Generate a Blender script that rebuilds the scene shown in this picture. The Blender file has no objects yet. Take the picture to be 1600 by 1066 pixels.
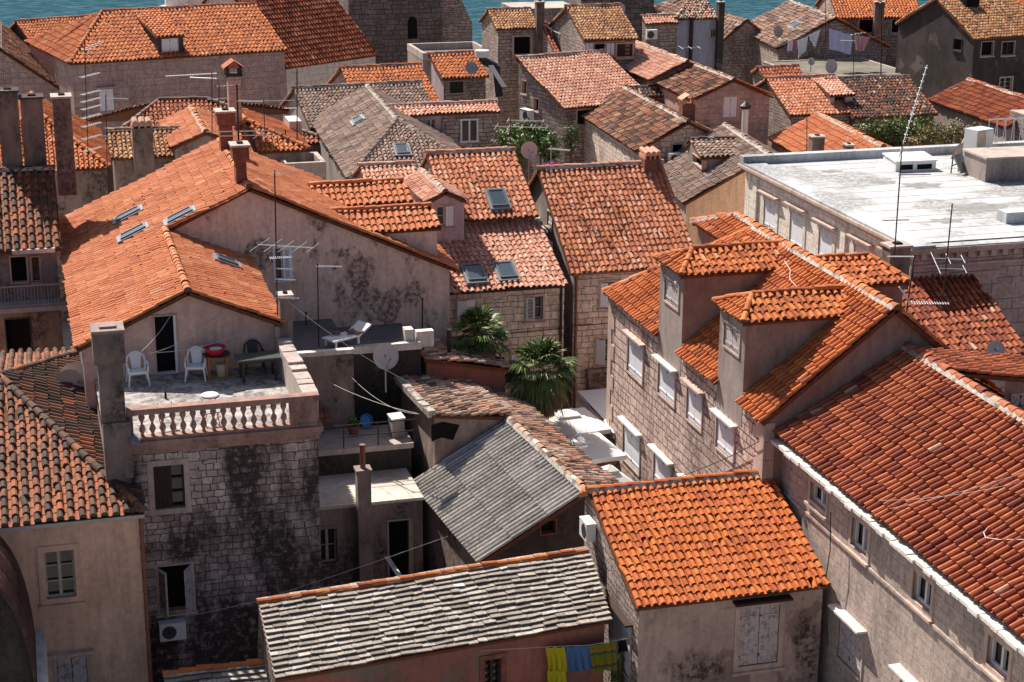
import bpy, math, random
import numpy as np
from math import radians, sin, cos, pi, tan, atan2
random.seed(7)
RNG = np.random.RandomState(11)
SC = bpy.context.scene
COL = SC.collection
# ---------------------------------------------------------------- camera model (surveying aid: photo point -> place in the town)
FPX = 2750.0; CAMZ = 26.0; PITCH = 17.2; YAW = -15.6; ROLL = 0.3

def rot(ax, a):
    c, s = cos(a), sin(a)
    return np.array({'x': [[1, 0, 0], [0, c, -s], [0, s, c]], 'z': [[c, -s, 0], [s, c, 0], [0, 0, 1]]}[ax])
RC = rot('z', radians(YAW)) @ rot('x', radians(90 - PITCH)) @ rot('z', radians(ROLL))
V = lambda *a: np.array(a, float)

def unit(a):
    return a / np.linalg.norm(a)

class Fr:
    """A building's own axes (yaw about the vertical); finds where the line of sight of a photo point meets a plane."""
    def __init__(s, yaw=0.0):
        s.yaw = yaw; s.M = rot('z', radians(-yaw)); s.C = V(0, 0, CAMZ)
    def ray(s, px, py):
        return s.M @ (RC @ V((px - 800) / FPX, -(py - 533) / FPX, -1.0))
    def _h(s, px, py, n, d):
        r = s.ray(px, py); return s.C + r * ((d - n @ s.C) / (n @ r))
    def x(s, px, py, v): return s._h(px, py, V(1, 0, 0), v)
    def y(s, px, py, v): return s._h(px, py, V(0, 1, 0), v)
    def z(s, px, py, v): return s._h(px, py, V(0, 0, 1), v)
    def sy(s, px, py, y0, z0, k):    # plane rising with +y
        return s._h(px, py, V(0, -k, 1), z0 - k * y0)
    def sx(s, px, py, x0, z0, k):    # plane rising with +x
        return s._h(px, py, V(-k, 0, 1), z0 - k * x0)
    def pl(s, px, py, p, n): return s._h(px, py, n, n @ p)
F0 = Fr(0)

# ---------------------------------------------------------------- mesh builder
class MB:
    def __init__(s):
        s.v = []; s.k = []; s.mi = []; s.t = []; s.uv = []
    def polys(s, P, mi=0, tint=None):
        P = np.asarray(P, float)
        if P.ndim == 2: P = P[None]
        n, k = P.shape[:2]
        if n == 0: return
        a = P[:, 1] - P[:, 0]; b = P[:, 2] - P[:, 0]
        N = np.cross(a, b); L = np.linalg.norm(N, axis=1, keepdims=True); N = N / np.maximum(L, 1e-9)
        h = np.stack([-N[:, 1], N[:, 0], 0 * N[:, 0]], 1); hl = np.linalg.norm(h, axis=1, keepdims=True)
        flat = np.abs(N[:, 2]) > .75
        h = np.where((hl < 1e-6) | flat[:, None], V(1, 0, 0)[None], h / np.maximum(hl, 1e-6))
        w = np.where(flat[:, None], V(0, 1, 0)[None], V(0, 0, 1)[None])
        uv = np.stack([np.einsum('nkc,nc->nk', P, h), np.einsum('nkc,nc->nk', P, w)], 2)
        s.v.append(P.reshape(-1, 3)); s.k.append(np.full(n, k)); s.mi.append(np.full(n, mi))
        s.t.append(np.full(n, .5) if tint is None else np.broadcast_to(np.asarray(tint, float), (n,)))
        s.uv.append(uv.reshape(-1, 2))
    def box(s, a, b, mi=0, tint=None):
        x0, y0, z0 = np.minimum(a, b); x1, y1, z1 = np.maximum(a, b)
        s.obox(V(x0, y0, z0), V(x1 - x0, 0, 0), V(0, y1 - y0, 0), V(0, 0, z1 - z0), mi, tint)
    def obox(s, o, a, b, c, mi=0, tint=None):
        o = np.asarray(o, float)
        p = [o, o + a, o + a + b, o + b, o + c, o + a + c, o + a + b + c, o + b + c]
        s.polys([[p[3], p[2], p[1], p[0]], [p[4], p[5], p[6], p[7]], [p[0], p[1], p[5], p[4]],
                 [p[1], p[2], p[6], p[5]], [p[2], p[3], p[7], p[6]], [p[3], p[0], p[4], p[7]]], mi, tint)
    def cyl(s, p, q, r, K=8, r2=None, mi=0, tint=None, cap=True):
        p = np.asarray(p, float); q = np.asarray(q, float); d = unit(q - p)
        u = unit(np.cross(d, V(0, 0, 1) if abs(d[2]) < .9 else V(1, 0, 0))); w = np.cross(d, u)
        th = np.arange(K) * 2 * pi / K; ring = np.outer(np.cos(th), u) + np.outer(np.sin(th), w)
        A = p + ring * r; B = q + ring * (r if r2 is None else r2); i = np.arange(K); j = (i + 1) % K
        s.polys(np.stack([A[i], A[j], B[j], B[i]], 1), mi, tint)
        if cap:
            s.polys(A[::-1][None], mi, tint); s.polys(B[None], mi, tint)
    def tube(s, pts, r, K=5, mi=0):
        for a, b in zip(pts[:-1], pts[1:]):
            s.cyl(a, b, r, K, mi=mi, cap=False)
    def lathe(s, o, prof, K=12, mi=0, ax=None):
        th = np.arange(K) * 2 * pi / K; i = np.arange(K); j = (i + 1) % K
        for (r0, z0), (r1, z1) in zip(prof[:-1], prof[1:]):
            A = np.stack([r0 * np.cos(th), r0 * np.sin(th), 0 * th + z0], 1); B = np.stack([r1 * np.cos(th), r1 * np.sin(th), 0 * th + z1], 1)
            Q = np.stack([A[i], A[j], B[j], B[i]], 1)
            if ax is not None: Q = Q @ np.asarray(ax).T
            s.polys(Q + o, mi)
    def build(s, name, mats, parent=None, base=None, smooth=False):
        me = bpy.data.meshes.new(name)
        if s.v:
            v = np.concatenate(s.v) - (0 if base is None else base); k = np.concatenate(s.k)
            nl = len(v); me.vertices.add(nl); me.vertices.foreach_set('co', v.astype(np.float32).ravel())
            me.loops.add(nl); me.loops.foreach_set('vertex_index', np.arange(nl, dtype=np.int32))
            me.polygons.add(len(k)); me.polygons.foreach_set('loop_start', (np.cumsum(k) - k).astype(np.int32))
            me.polygons.foreach_set('loop_total', k.astype(np.int32))
            me.polygons.foreach_set('material_index', np.concatenate(s.mi).astype(np.int32))
            uv = me.uv_layers.new(name='UVMap'); uv.data.foreach_set('uv', np.concatenate(s.uv).astype(np.float32).ravel())
            at = me.attributes.new('tint', 'FLOAT', 'FACE'); at.data.foreach_set('value', np.concatenate(s.t).astype(np.float32))
            me.update(); me.validate()
        for m in (mats if isinstance(mats, (list, tuple)) else [mats]): me.materials.append(m)
        if smooth:
            import bmesh
            bm = bmesh.new(); bm.from_mesh(me); bmesh.ops.remove_doubles(bm, verts=bm.verts, dist=1e-4)
            for f in bm.faces: f.smooth = True
            bm.to_mesh(me); bm.free()
        o = bpy.data.objects.new(name, me); COL.objects.link(o)
        if parent is not None: o.parent = parent
        return o

def tag(o, label, cat, group=None, kind=None):
    o['label'] = label; o['category'] = cat
    if group: o['group'] = group
    if kind: o['kind'] = kind
    return o

def thing(name, label, cat, loc=(0, 0, 0), yaw=0, group=None):
    o = bpy.data.objects.new(name, None); COL.objects.link(o); o.location = loc; o.rotation_euler = (0, 0, yaw)
    o.empty_display_size = .2
    return tag(o, label, cat, group)

def copy_thing(root, loc, yaw=None, label=None, scale=None):
    r = root.copy(); COL.objects.link(r); r.location = loc
    if yaw is not None: r.rotation_euler = (0, 0, yaw)
    if label: r['label'] = label
    if scale: r.scale = (scale,) * 3
    for ch in list(root.children):
        c = ch.copy(); COL.objects.link(c); c.parent = r
        for g in list(ch.children):
            d = g.copy(); COL.objects.link(d); d.parent = c
    return r

# ---------------------------------------------------------------- materials
class NT:
    def __init__(s, name):
        m = bpy.data.materials.new(name); m.use_nodes = True; s.m = m; s.t = m.node_tree; s.t.nodes.clear()
        s.out = s.n('ShaderNodeOutputMaterial'); s.b = s.n('ShaderNodeBsdfPrincipled'); s.l(s.b.outputs[0], s.out.inputs[0])
    def n(s, ty, **kw):
        nd = s.t.nodes.new(ty)
        for k, v in kw.items(): setattr(nd, k, v)
        return nd
    def l(s, a, b): s.t.links.new(a, b)
    def setv(s, nd, **kw):
        for k, v in kw.items():
            nd.inputs[k.replace('_', ' ')].default_value = v
        return nd
    def noise(s, vec, scale, detail=4, rough=.55, dist=0):
        nd = s.n('ShaderNodeTexNoise'); s.setv(nd, Scale=scale, Detail=detail, Roughness=rough, Distortion=dist)
        if vec is not None: s.l(vec, nd.inputs['Vector'])
        return nd.outputs['Fac']
    def ramp(s, fac, stops, interp='LINEAR'):
        nd = s.n('ShaderNodeValToRGB'); cr = nd.color_ramp; cr.interpolation = interp
        while len(cr.elements) < len(stops): cr.elements.new(.5)
        for e, (p, c) in zip(cr.elements, stops):
            e.position = p; e.color = (c[0], c[1], c[2], 1) if hasattr(c, '__len__') else (c, c, c, 1)
        s.l(fac, nd.inputs[0]); return nd.outputs[0]
    def mix(s, fac, a, b, mode='MIX'):
        nd = s.n('ShaderNodeMix', data_type='RGBA', blend_type=mode)
        for i, (sock, v) in enumerate(((nd.inputs[0], fac), (nd.inputs[6], a), (nd.inputs[7], b))):
            if isinstance(v, bpy.types.NodeSocket): s.l(v, sock)
            elif i == 0: sock.default_value = v
            elif isinstance(v, (int, float)): sock.default_value = (v, v, v, 1)
            else: sock.default_value = (v[0], v[1], v[2], 1)
        return nd.outputs[2]
    def math(s, op, a, b=0.0):
        nd = s.n('ShaderNodeMath', operation=op)
        for i, v in enumerate((a, b)):
            if isinstance(v, bpy.types.NodeSocket): s.l(v, nd.inputs[i])
            else: nd.inputs[i].default_value = v
        return nd.outputs[0]
    def map(s, vec, scale=(1, 1, 1), loc=(0, 0, 0)):
        nd = s.n('ShaderNodeMapping'); s.l(vec, nd.inputs[0]); nd.inputs['Scale'].default_value = scale; nd.inputs['Location'].default_value = loc
        return nd.outputs[0]
    def uv(s): return s.n('ShaderNodeUVMap', uv_map='UVMap').outputs[0]
    def pos(s): return s.n('ShaderNodeNewGeometry').outputs['Position']
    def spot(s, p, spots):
        """Weather stains and painted shade with a place of their own: (x, y, z, half width, half height, strength); elsewhere slightly cleaner."""
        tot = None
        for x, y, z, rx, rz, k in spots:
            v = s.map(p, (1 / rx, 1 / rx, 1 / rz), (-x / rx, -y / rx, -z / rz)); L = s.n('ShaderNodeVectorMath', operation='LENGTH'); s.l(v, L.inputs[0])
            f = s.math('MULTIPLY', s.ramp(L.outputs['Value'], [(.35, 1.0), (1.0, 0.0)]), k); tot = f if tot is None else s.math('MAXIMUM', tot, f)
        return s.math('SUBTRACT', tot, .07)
    def bump(s, h, dist=.02, strength=.6):
        nd = s.n('ShaderNodeBump'); s.setv(nd, Strength=strength, Distance=dist); s.l(h, nd.inputs['Height']); s.l(nd.outputs[0], s.b.inputs['Normal'])
    def col(s, c, rough=.85, spec=.3):
        if isinstance(c, bpy.types.NodeSocket): s.l(c, s.b.inputs['Base Color'])
        else: s.b.inputs['Base Color'].default_value = (*c, 1)
        s.b.inputs['Roughness'].default_value = rough; s.b.inputs['Specular IOR Level'].default_value = spec
        return s.m

def m_tile(name, stops, lichen=(.18, .15, .12), amt=.35, rough=.8, patch=(.5, .62), nscale=.9):
    N = NT(name); at = N.n('ShaderNodeAttribute', attribute_name='tint'); p = N.pos()
    base = N.ramp(at.outputs['Fac'], stops)
    g = N.noise(p, 9, 3); base = N.mix(1.0, base, N.ramp(g, [(.25, .72), (.75, 1.18)]), 'MULTIPLY')
    big = N.noise(p, nscale, 5, .65); f = N.ramp(big, [(patch[0], 0.0), (patch[1], 1.0)])
    fine = N.ramp(N.noise(p, 14, 3), [(.42, 0.0), (.6, 1.0)])
    fac = N.math('MULTIPLY', N.math('MULTIPLY', f, fine), amt)
    c = N.mix(fac, base, lichen)
    N.bump(N.noise(p, 40, 2), .004, .5)
    return N.col(c, rough, .25)

def m_block(name, c1, c2, mortar, bw=.42, bh=.24, ms=.018, stain=(.05, .042, .038), amt=.5, rng=(.5, .66), warp=.07, sscale=.45, streak=2.5, rough=.9, spots=None, f2r=(.36, .6)):
    """Coursed stone blocks on metric wall coordinates, with weather stains."""
    N = NT(name); uv = N.uv(); p = N.pos()
    w = N.n('ShaderNodeTexNoise'); N.setv(w, Scale=3.2, Detail=2.0); N.l(uv, w.inputs['Vector'])
    off = N.n('ShaderNodeVectorMath', operation='SCALE'); off.inputs['Scale'].default_value = warp
    sub = N.n('ShaderNodeVectorMath', operation='SUBTRACT'); N.l(w.outputs['Color'], sub.inputs[0]); sub.inputs[1].default_value = (.5, .5, .5); N.l(sub.outputs[0], off.inputs[0])
    add = N.n('ShaderNodeVectorMath', operation='ADD'); N.l(uv, add.inputs[0]); N.l(off.outputs[0], add.inputs[1])
    def brick(w_, h_, off_, sq):
        br = N.n('ShaderNodeTexBrick'); N.l(add.outputs[0], br.inputs['Vector']); br.offset = off_; br.squash = sq; br.squash_frequency = 3
        N.setv(br, Scale=1.0, Brick_Width=w_, Row_Height=h_, Mortar_Size=ms, Mortar_Smooth=.4, Bias=0.0)
        br.inputs['Color1'].default_value = (*c1, 1); br.inputs['Color2'].default_value = (*c2, 1); br.inputs['Mortar'].default_value = (*mortar, 1); return br
    bA, bB = brick(bw, bh, .43, .7), brick(bw * 1.45, bh * 1.28, .37, .8)
    msk = N.ramp(N.noise(N.map(uv, (.35, 1.1, 1)), .9, 2), [(.50, 0.0), (.51, 1.0)])
    bcol = N.mix(msk, bA.outputs['Color'], bB.outputs['Color']); bfac = N.mix(msk, bA.outputs['Fac'], bB.outputs['Fac'])
    c = N.mix(1.0, bcol, N.ramp(N.noise(p, 7, 5, .6), [(.25, .64), (.75, 1.22)]), 'MULTIPLY')
    c = N.mix(1.0, c, N.ramp(N.noise(N.map(p, (1, 1, .22)), 3.4, 4, .65), [(.30, .80), (.56, 1.08)]), 'MULTIPLY')
    st = N.noise(N.map(p, (1, 1, 1 / streak)), sscale, 6, .62)
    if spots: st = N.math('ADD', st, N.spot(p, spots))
    f1 = N.ramp(st, [(rng[0], 0.0), (rng[1], 1.0)])
    f2 = N.ramp(N.noise(p, 5, 4, .7), [(f2r[0], .15), (f2r[1], 1.0)])
    c = N.mix(N.math('MULTIPLY', N.math('MULTIPLY', f1, f2), amt), c, stain)
    h = N.math('ADD', N.math('MULTIPLY', bfac, -1.0), N.math('MULTIPLY', N.noise(p, 16, 4), .5))
    N.bump(h, .03, .7)
    return N.col(c, rough, .2)

def m_stucco(name, c, c2, stain=(.06, .045, .04), amt=.5, rng=(.52, .64), sscale=.5, streak=2.0, rough=.9, peel=None, prng=(.56, .58), spots=None):
    N = NT(name); p = N.pos()
    col = N.mix(N.ramp(N.noise(p, .7, 4), [(.35, 0.0), (.65, 1.0)]), c, c2)
    col = N.mix(1.0, col, N.ramp(N.noise(p, 6, 5, .65), [(.25, .78), (.75, 1.14)]), 'MULTIPLY')
    col = N.mix(1.0, col, N.ramp(N.noise(N.map(p, (1, 1, .14)), 4.2, 5, .7), [(.30, .80), (.55, 1.08)]), 'MULTIPLY')
    if peel is not None:
        col = N.mix(N.ramp(N.noise(p, .55, 7, .6, .4), [(prng[0], 0.0), (prng[1], 1.0)]), col, peel)
    st_ = N.noise(N.map(p, (1, 1, 1 / streak)), sscale, 7, .68)
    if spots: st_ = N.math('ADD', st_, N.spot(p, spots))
    f1 = N.ramp(st_, [(rng[0], 0.0), (rng[1], 1.0)])
    f2 = N.ramp(N.noise(p, 6, 5, .75), [(.38, 0.0), (.58, 1.0)])
    col = N.mix(N.math('MULTIPLY', N.math('MULTIPLY', f1, f2), amt), col, stain)
    N.bump(N.noise(p, 18, 5, .7), .012, .5)
    return N.col(col, rough, .2)

def m_plain(name, c, rough=.6, spec=.4, metal=0.0, var=.18, scale=6, c2=None, bump=0.0):
    N = NT(name); p = N.pos(); g = N.noise(p, scale, 4, .6)
    col = N.mix(1.0, c, N.ramp(g, [(.25, 1 - var), (.75, 1 + var)]), 'MULTIPLY')
    if c2 is not None: col = N.mix(N.ramp(N.noise(p, scale * .45, 6, .7), [(.5, 0.0), (.62, 1.0)]), col, c2)
    if bump: N.bump(N.noise(p, scale * 3, 4), bump, .6)
    N.b.inputs['Metallic'].default_value = metal
    return N.col(col, rough, spec)

M = {}
# roof tiles (real-world clay; tint picks each tile's own firing colour, or painted shade in some channels)
M['t_orange'] = m_tile('clay_orange', [(0, (.30, .085, .036)), (.25, (.43, .118, .036)), (.6, (.52, .148, .040)), (.975, (.60, .20, .062)), (1, (.60, .30, .17))], amt=.2, patch=(.56, .7))
M['t_shed'] = m_tile('clay_bright_orange', [(0, (.35, .085, .028)), (.2, (.47, .118, .033)), (.6, (.55, .148, .032)), (1, (.58, .18, .05))], amt=.22, patch=(.58, .72))
M['t_rose'] = m_tile('clay_rose', [(0, (.38, .135, .075)), (.3, (.51, .175, .085)), (.7, (.59, .225, .112)), (1, (.66, .36, .25))], amt=.2, patch=(.55, .7))
M['t_pale'] = m_tile('clay_pale_pink', [(0, (.44, .19, .125)), (.3, (.57, .265, .175)), (.7, (.64, .325, .225)), (1, (.68, .45, .34))], amt=.3, patch=(.52, .62))
M['t_a'] = m_tile('clay_light_orange', [(0, (.42, .135, .060)), (.15, (.51, .160, .064)), (.5, (.56, .182, .072)), (.9, (.60, .220, .098)), (1, (.62, .30, .17))], amt=.2, patch=(.56, .7))
M['t_red'] = m_tile('clay_red', [(0, (.20, .048, .028)), (.3, (.30, .075, .034)), (.7, (.40, .118, .050)), (.985, (.46, .14, .062)), (1, (.56, .42, .29))], amt=.22, patch=(.56, .72))
M['t_brown'] = m_tile('clay_weathered_brown', [(0, (.05, .028, .020)), (.3, (.11, .048, .028)), (.55, (.27, .095, .045)), (.8, (.36, .15, .08)), (1, (.44, .28, .19))], amt=.35)
M['t_n2'] = m_tile('clay_sooty_brown', [(0, (.042, .029, .024)), (.5, (.105, .054, .037)), (.8, (.20, .078, .042)), (1, (.34, .105, .040))], amt=.45, lichen=(.10, .085, .07))
M['t_dark'] = m_tile('clay_lichen_dark', [(0, (.028, .022, .020)), (.45, (.095, .046, .034)), (.7, (.21, .072, .038)), (.88, (.34, .115, .05)), (1, (.48, .40, .32))], amt=.3)
M['t_grey'] = m_tile('clay_grey_brown', [(0, (.13, .085, .068)), (.4, (.21, .135, .105)), (.7, (.27, .155, .115)), (1, (.36, .27, .22))], lichen=(.24, .23, .21), amt=.5)
M['t_old'] = m_tile('clay_old_mixed', [(0, (.06, .043, .036)), (.25, (.20, .125, .095)), (.5, (.40, .24, .175)), (.75, (.52, .35, .26)), (.87, (.50, .155, .06)), (.9, (.55, .42, .33)), (1, (.60, .53, .46))], amt=.4)
M['t_yel'] = m_tile('clay_old_yellowed', [(0, (.14, .06, .03)), (.3, (.34, .14, .06)), (.65, (.44, .21, .085)), (1, (.52, .36, .22))], lichen=(.07, .05, .04), amt=.6)
M['t_slab'] = m_tile('limestone_slab', [(0, (.18, .145, .12)), (.3, (.31, .265, .225)), (.7, (.42, .37, .32)), (.95, (.50, .455, .41)), (1, (.74, .72, .70))], lichen=(.15, .11, .085), amt=.7, patch=(.4, .6), nscale=1.6)
M['t_corr'] = m_tile('corrugated_cement', [(0, (.10, .085, .075)), (.34, (.40, .37, .335)), (.6, (.52, .485, .45)), (1, (.58, .545, .51))], lichen=(.17, .145, .125), amt=.7, patch=(.45, .6))  # darkest stop serves as painted shade between the ribs
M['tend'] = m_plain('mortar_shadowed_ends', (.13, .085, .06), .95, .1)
M['mort'] = m_plain('ridge_mortar', (.40, .36, .32), .95, .1, var=.3, c2=(.16, .13, .11))
M['under'] = m_plain('tile_bed', (.13, .055, .033), .95, .1, var=.3)
# walls
LS1, LS2, MO = (.56, .49, .42), (.44, .375, .315), (.17, .13, .105)
M['s_white'] = m_block('white_limestone_blocks', (0.766, 0.626, 0.525), (0.626, 0.498, 0.404), (.25, .19, .15), amt=.75, rng=(.53, .66), stain=(.16, .105, .075))
M['s_e'] = m_block('weathered_limestone_blocks', (0.696, 0.524, 0.457), (0.545, 0.401, 0.347), (.15, .095, .078), bw=.40, bh=.25, ms=.026, amt=.75, rng=(.52, .64), stain=(.12, .085, .07))
M['s_n3'] = m_block('blackened_limestone_blocks', (.58, .45, .40), (.36, .275, .245), (.085, .062, .053), bw=.31, bh=.20, ms=.014, amt=.95, rng=(.40, .56), stain=(.046, .032, .029), sscale=.9, warp=.14, f2r=(.28, .50), spots=[(*F0.y(392, 790, 45.4), .8, 3.6, .17), (*F0.y(460, 880, 45.4), 1.6, 2.4, .13), (*F0.y(330, 1010, 45.4), 3.4, 1.8, .16), (*F0.y(250, 860, 45.4), 1.2, .5, .15), (*F0.y(350, 655, 45.4), 2.6, .35, .12)])  # lower spots paint in the courtyard's shade at the wall foot; others are stains
M['s_rub'] = m_block('grey_rubble_stone', (0.464, 0.369, 0.315), (0.313, 0.235, 0.200), (.09, .07, .06), bw=.34, bh=.17, ms=.02, warp=.16, amt=.6, rng=(.48, .62))
M['s_dark'] = m_block('dark_old_stone', (.25, .20, .175), (.165, .13, .115), (.06, .047, .042), bw=.6, bh=.32, ms=.028, warp=.12, amt=.6, rng=(.45, .6))
M['s_pink'] = m_block('pinkish_ashlar', (0.487, 0.342, 0.299), (0.406, 0.280, 0.244), (.24, .175, .152), bw=.75, bh=.36, ms=.012, warp=.03, amt=.5, rng=(.52, .66), stain=(.16, .11, .095))
M['s_d'] = m_block('cream_ashlar', (.80, .73, .64), (.75, .67, .58), (.46, .35, .28), bw=.62, bh=.40, ms=.012, warp=.02, amt=.35, rng=(.56, .7), stain=(.30, .19, .12))
M['s_dfront'] = m_block('shade_tinted_ashlar', (0.534, 0.353, 0.315), (0.464, 0.305, 0.268), (.20, .135, .115), bw=.85, bh=.42, ms=.016, warp=.03, amt=.5, rng=(.52, .66), stain=(.15, .09, .07))  # darker, rosier copy of the cream stone; paints the shade of the front
M['s_f'] = m_block('worn_grey_ashlar', (.47, .375, .325), (.42, .335, .29), (.315, .238, .212), bw=.62, bh=.30, ms=.010, warp=.06, amt=.55, rng=(.50, .66), stain=(.13, .095, .08))
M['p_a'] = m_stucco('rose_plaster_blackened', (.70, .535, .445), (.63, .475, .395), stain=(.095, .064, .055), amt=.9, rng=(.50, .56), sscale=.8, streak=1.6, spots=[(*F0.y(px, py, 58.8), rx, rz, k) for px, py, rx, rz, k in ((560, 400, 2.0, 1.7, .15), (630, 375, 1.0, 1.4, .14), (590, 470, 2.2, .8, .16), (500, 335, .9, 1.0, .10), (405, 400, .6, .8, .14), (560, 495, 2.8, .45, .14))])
M['p_room'] = m_stucco('cream_plaster', (0.673, 0.460, 0.383), (0.603, 0.407, 0.336), stain=(.16, .11, .09), amt=.6, rng=(.56, .7))
M['p_n2'] = m_stucco('peach_plaster', (.70, .43, .30), (.61, .37, .265), stain=(.31, .195, .16), amt=.7, rng=(.48, .62))
M['p_peach'] = m_stucco('smooth_peach_plaster', (.74, .49, .33), (.71, .47, .31), amt=.1)
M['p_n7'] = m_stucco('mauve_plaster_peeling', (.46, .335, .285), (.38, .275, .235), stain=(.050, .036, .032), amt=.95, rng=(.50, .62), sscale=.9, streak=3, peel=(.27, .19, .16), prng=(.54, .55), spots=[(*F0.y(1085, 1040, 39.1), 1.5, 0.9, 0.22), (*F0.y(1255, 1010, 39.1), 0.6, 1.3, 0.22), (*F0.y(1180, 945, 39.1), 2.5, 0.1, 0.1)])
M['p_dirty'] = m_stucco('dirty_grey_plaster', (.35, .265, .23), (.26, .195, .17), stain=(.042, .033, .029), amt=.9, rng=(.44, .58), sscale=.7, streak=2.5)
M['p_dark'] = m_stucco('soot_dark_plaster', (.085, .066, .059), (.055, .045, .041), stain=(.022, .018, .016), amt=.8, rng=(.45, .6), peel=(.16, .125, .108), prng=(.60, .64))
M['p_red'] = m_stucco('faded_red_plaster', (.34, .125, .09), (.27, .115, .085), stain=(.13, .085, .065), amt=.7, rng=(.46, .6), peel=(.20, .155, .12), prng=(.60, .63))
M['p_lav'] = m_stucco('pale_lavender_plaster', (0.534, 0.428, 0.430), (0.487, 0.385, 0.389), amt=.25)
M['p_blue'] = m_stucco('pale_blue_plaster', (.40, .41, .47), (.37, .38, .44), amt=.3)
M['p_dorm'] = m_stucco('stained_mauve_plaster', (.30, .225, .19), (.235, .175, .148), stain=(.20, .07, .035), amt=.7, rng=(.48, .6), sscale=.8)
M['p_grey'] = m_stucco('grey_cement_render', (0.383, 0.316, 0.284), (0.313, 0.257, 0.231), stain=(.08, .065, .06), amt=.7, rng=(.47, .62))
M['chim'] = m_stucco('sooty_chimney_render', (.25, .19, .165), (.19, .145, .125), stain=(.045, .036, .032), amt=.9, rng=(.45, .6), sscale=1.1)
M['brick'] = m_block('old_red_brick', (.30, .10, .06), (.22, .075, .05), (.16, .11, .09), bw=.24, bh=.075, ms=.012, warp=.01, amt=.4)
M['conc'] = m_stucco('weathered_concrete', (0.487, 0.407, 0.362), (0.418, 0.342, 0.304), stain=(.12, .10, .09), amt=.6, rng=(.5, .66))
M['terr'] = m_stucco('mottled_terrace_screed', (.46, .43, .41), (.38, .345, .33), stain=(.10, .08, .075), amt=.9, rng=(.42, .52), sscale=2.2, streak=1)
M['slabw'] = m_stucco('sunbleached_screed', (.60, .53, .46), (.52, .455, .39), stain=(.20, .16, .13), amt=.55, rng=(.5, .66), sscale=.8)
M['groof'] = m_stucco('grey_bitumen_roof', (.185, .17, .17), (.16, .148, .148), amt=.4)
M['whiteroof'] = m_stucco('white_roof_coating', (.52, .53, .535), (.46, .47, .48), stain=(.19, .18, .17), amt=.9, rng=(.46, .56), sscale=.26, streak=1)
M['trim'] = m_stucco('cut_stone_trim', (0.545, 0.412, 0.347), (0.464, 0.348, 0.294), stain=(.16, .11, .085), amt=.5, rng=(.5, .64), sscale=1.3)
M['lite'] = m_stucco('bleached_stone', (.72, .67, .61), (.64, .59, .53), stain=(.17, .13, .11), amt=.6, rng=(.54, .68), sscale=1.4, streak=1)
M['balu'] = m_stucco('reddish_cast_stone', (0.394, 0.241, 0.194), (0.325, 0.193, 0.158), stain=(.08, .055, .046), amt=.75, rng=(.48, .62), sscale=1.2)
M['ground'] = m_stucco('stone_paving', (.36, .32, .285), (.30, .265, .24), amt=.5)
# joinery, metal, cloth
M['shut_w'] = m_plain('white_painted_shutter', (.78, .74, .77), .6, .3, var=.06, scale=9)
M['shut_b'] = m_plain('pale_blue_painted_shutter', (.75, .76, .80), .6, .3, var=.05, scale=9)
M['shut_old'] = m_plain('worn_white_shutter', (.48, .42, .42), .75, .2, var=.2, scale=14, c2=(.27, .22, .20))
M['shut_br'] = m_plain('dark_brown_shutter', (.045, .028, .022), .75, .2, var=.3, scale=14)
M['frame_w'] = m_plain('white_window_frame', (.68, .67, .68), .5, .4, var=.05)
M['frame_o'] = m_plain('old_cream_window_frame', (.42, .35, .29), .7, .3, var=.2)
M['frame_br'] = m_plain('brown_window_frame', (.055, .034, .026), .7, .3, var=.2)
M['white'] = m_plain('white_plastic', (.78, .78, .77), .45, .5, var=.05)
M['white_m'] = m_plain('white_enamel_metal', (.70, .70, .68), .4, .5, var=.08)
M['grey_m'] = m_plain('grey_metal', (.30, .30, .31), .45, .5, metal=.6, var=.15)
M['alu'] = m_plain('aluminium', (.66, .66, .66), .45, .5, metal=.2, var=.1)
M['rust'] = m_plain('rusty_dark_iron', (.055, .035, .028), .8, .3, metal=.2, var=.3, scale=20)
M['green'] = m_plain('dark_green_shutter', (.022, .036, .016), .7, .2)
M['black'] = m_plain('black_plastic', (.022, .021, .022), .5, .4)
M['lead'] = m_plain('lead_flashing', (.21, .22, .245), .6, .3, var=.25)
M['skyframe'] = m_plain('roof_window_frame', (.10, .105, .115), .5, .4)
M['dish'] = m_plain('shade_toned_dish_enamel', (.52, .46, .44), .6, .3, var=.1)  # pinkish grey mixes the shade of camera-facing reflectors into the enamel
M['dark'] = m_plain('dark_room', (.012, .010, .010), .9, .1)
M['pvc'] = m_plain('terracotta_pipe', (.24, .10, .065), .7, .3)
M['maroon'] = m_plain('maroon_sheet_metal', (.034, .009, .009), .5, .3, metal=.0, var=.35, scale=5, c2=(.085, .045, .045))
M['parasol'] = m_plain('white_canvas', (.78, .77, .75), .9, .1, var=.04)
M['red_p'] = m_plain('red_plastic', (.48, .02, .045), .4, .5)
M['blue_p'] = m_plain('blue_plastic', (.02, .22, .52), .4, .5)
M['cream_p'] = m_plain('cream_plastic', (.52, .44, .30), .5, .4)
M['cable'] = m_plain('pale_cable', (.50, .47, .44), .7, .3)
M['cable_d'] = m_plain('dark_cable', (.05, .04, .04), .8, .2)
def cloth(n, c): M[n] = m_plain(n, c, .95, .1, var=.12, scale=10)
cloth('cloth_yellow', (.42, .36, .02)); cloth('cloth_blue', (.07, .14, .28)); cloth('cloth_sky', (.02, .30, .55)); cloth('cloth_white', (.80, .80, .80))
cloth('cloth_lilac', (.55, .57, .80)); cloth('cloth_pink', (.62, .36, .39)); cloth('cloth_hot', (.62, .20, .42)); cloth('cloth_black', (.02, .02, .025))
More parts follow.
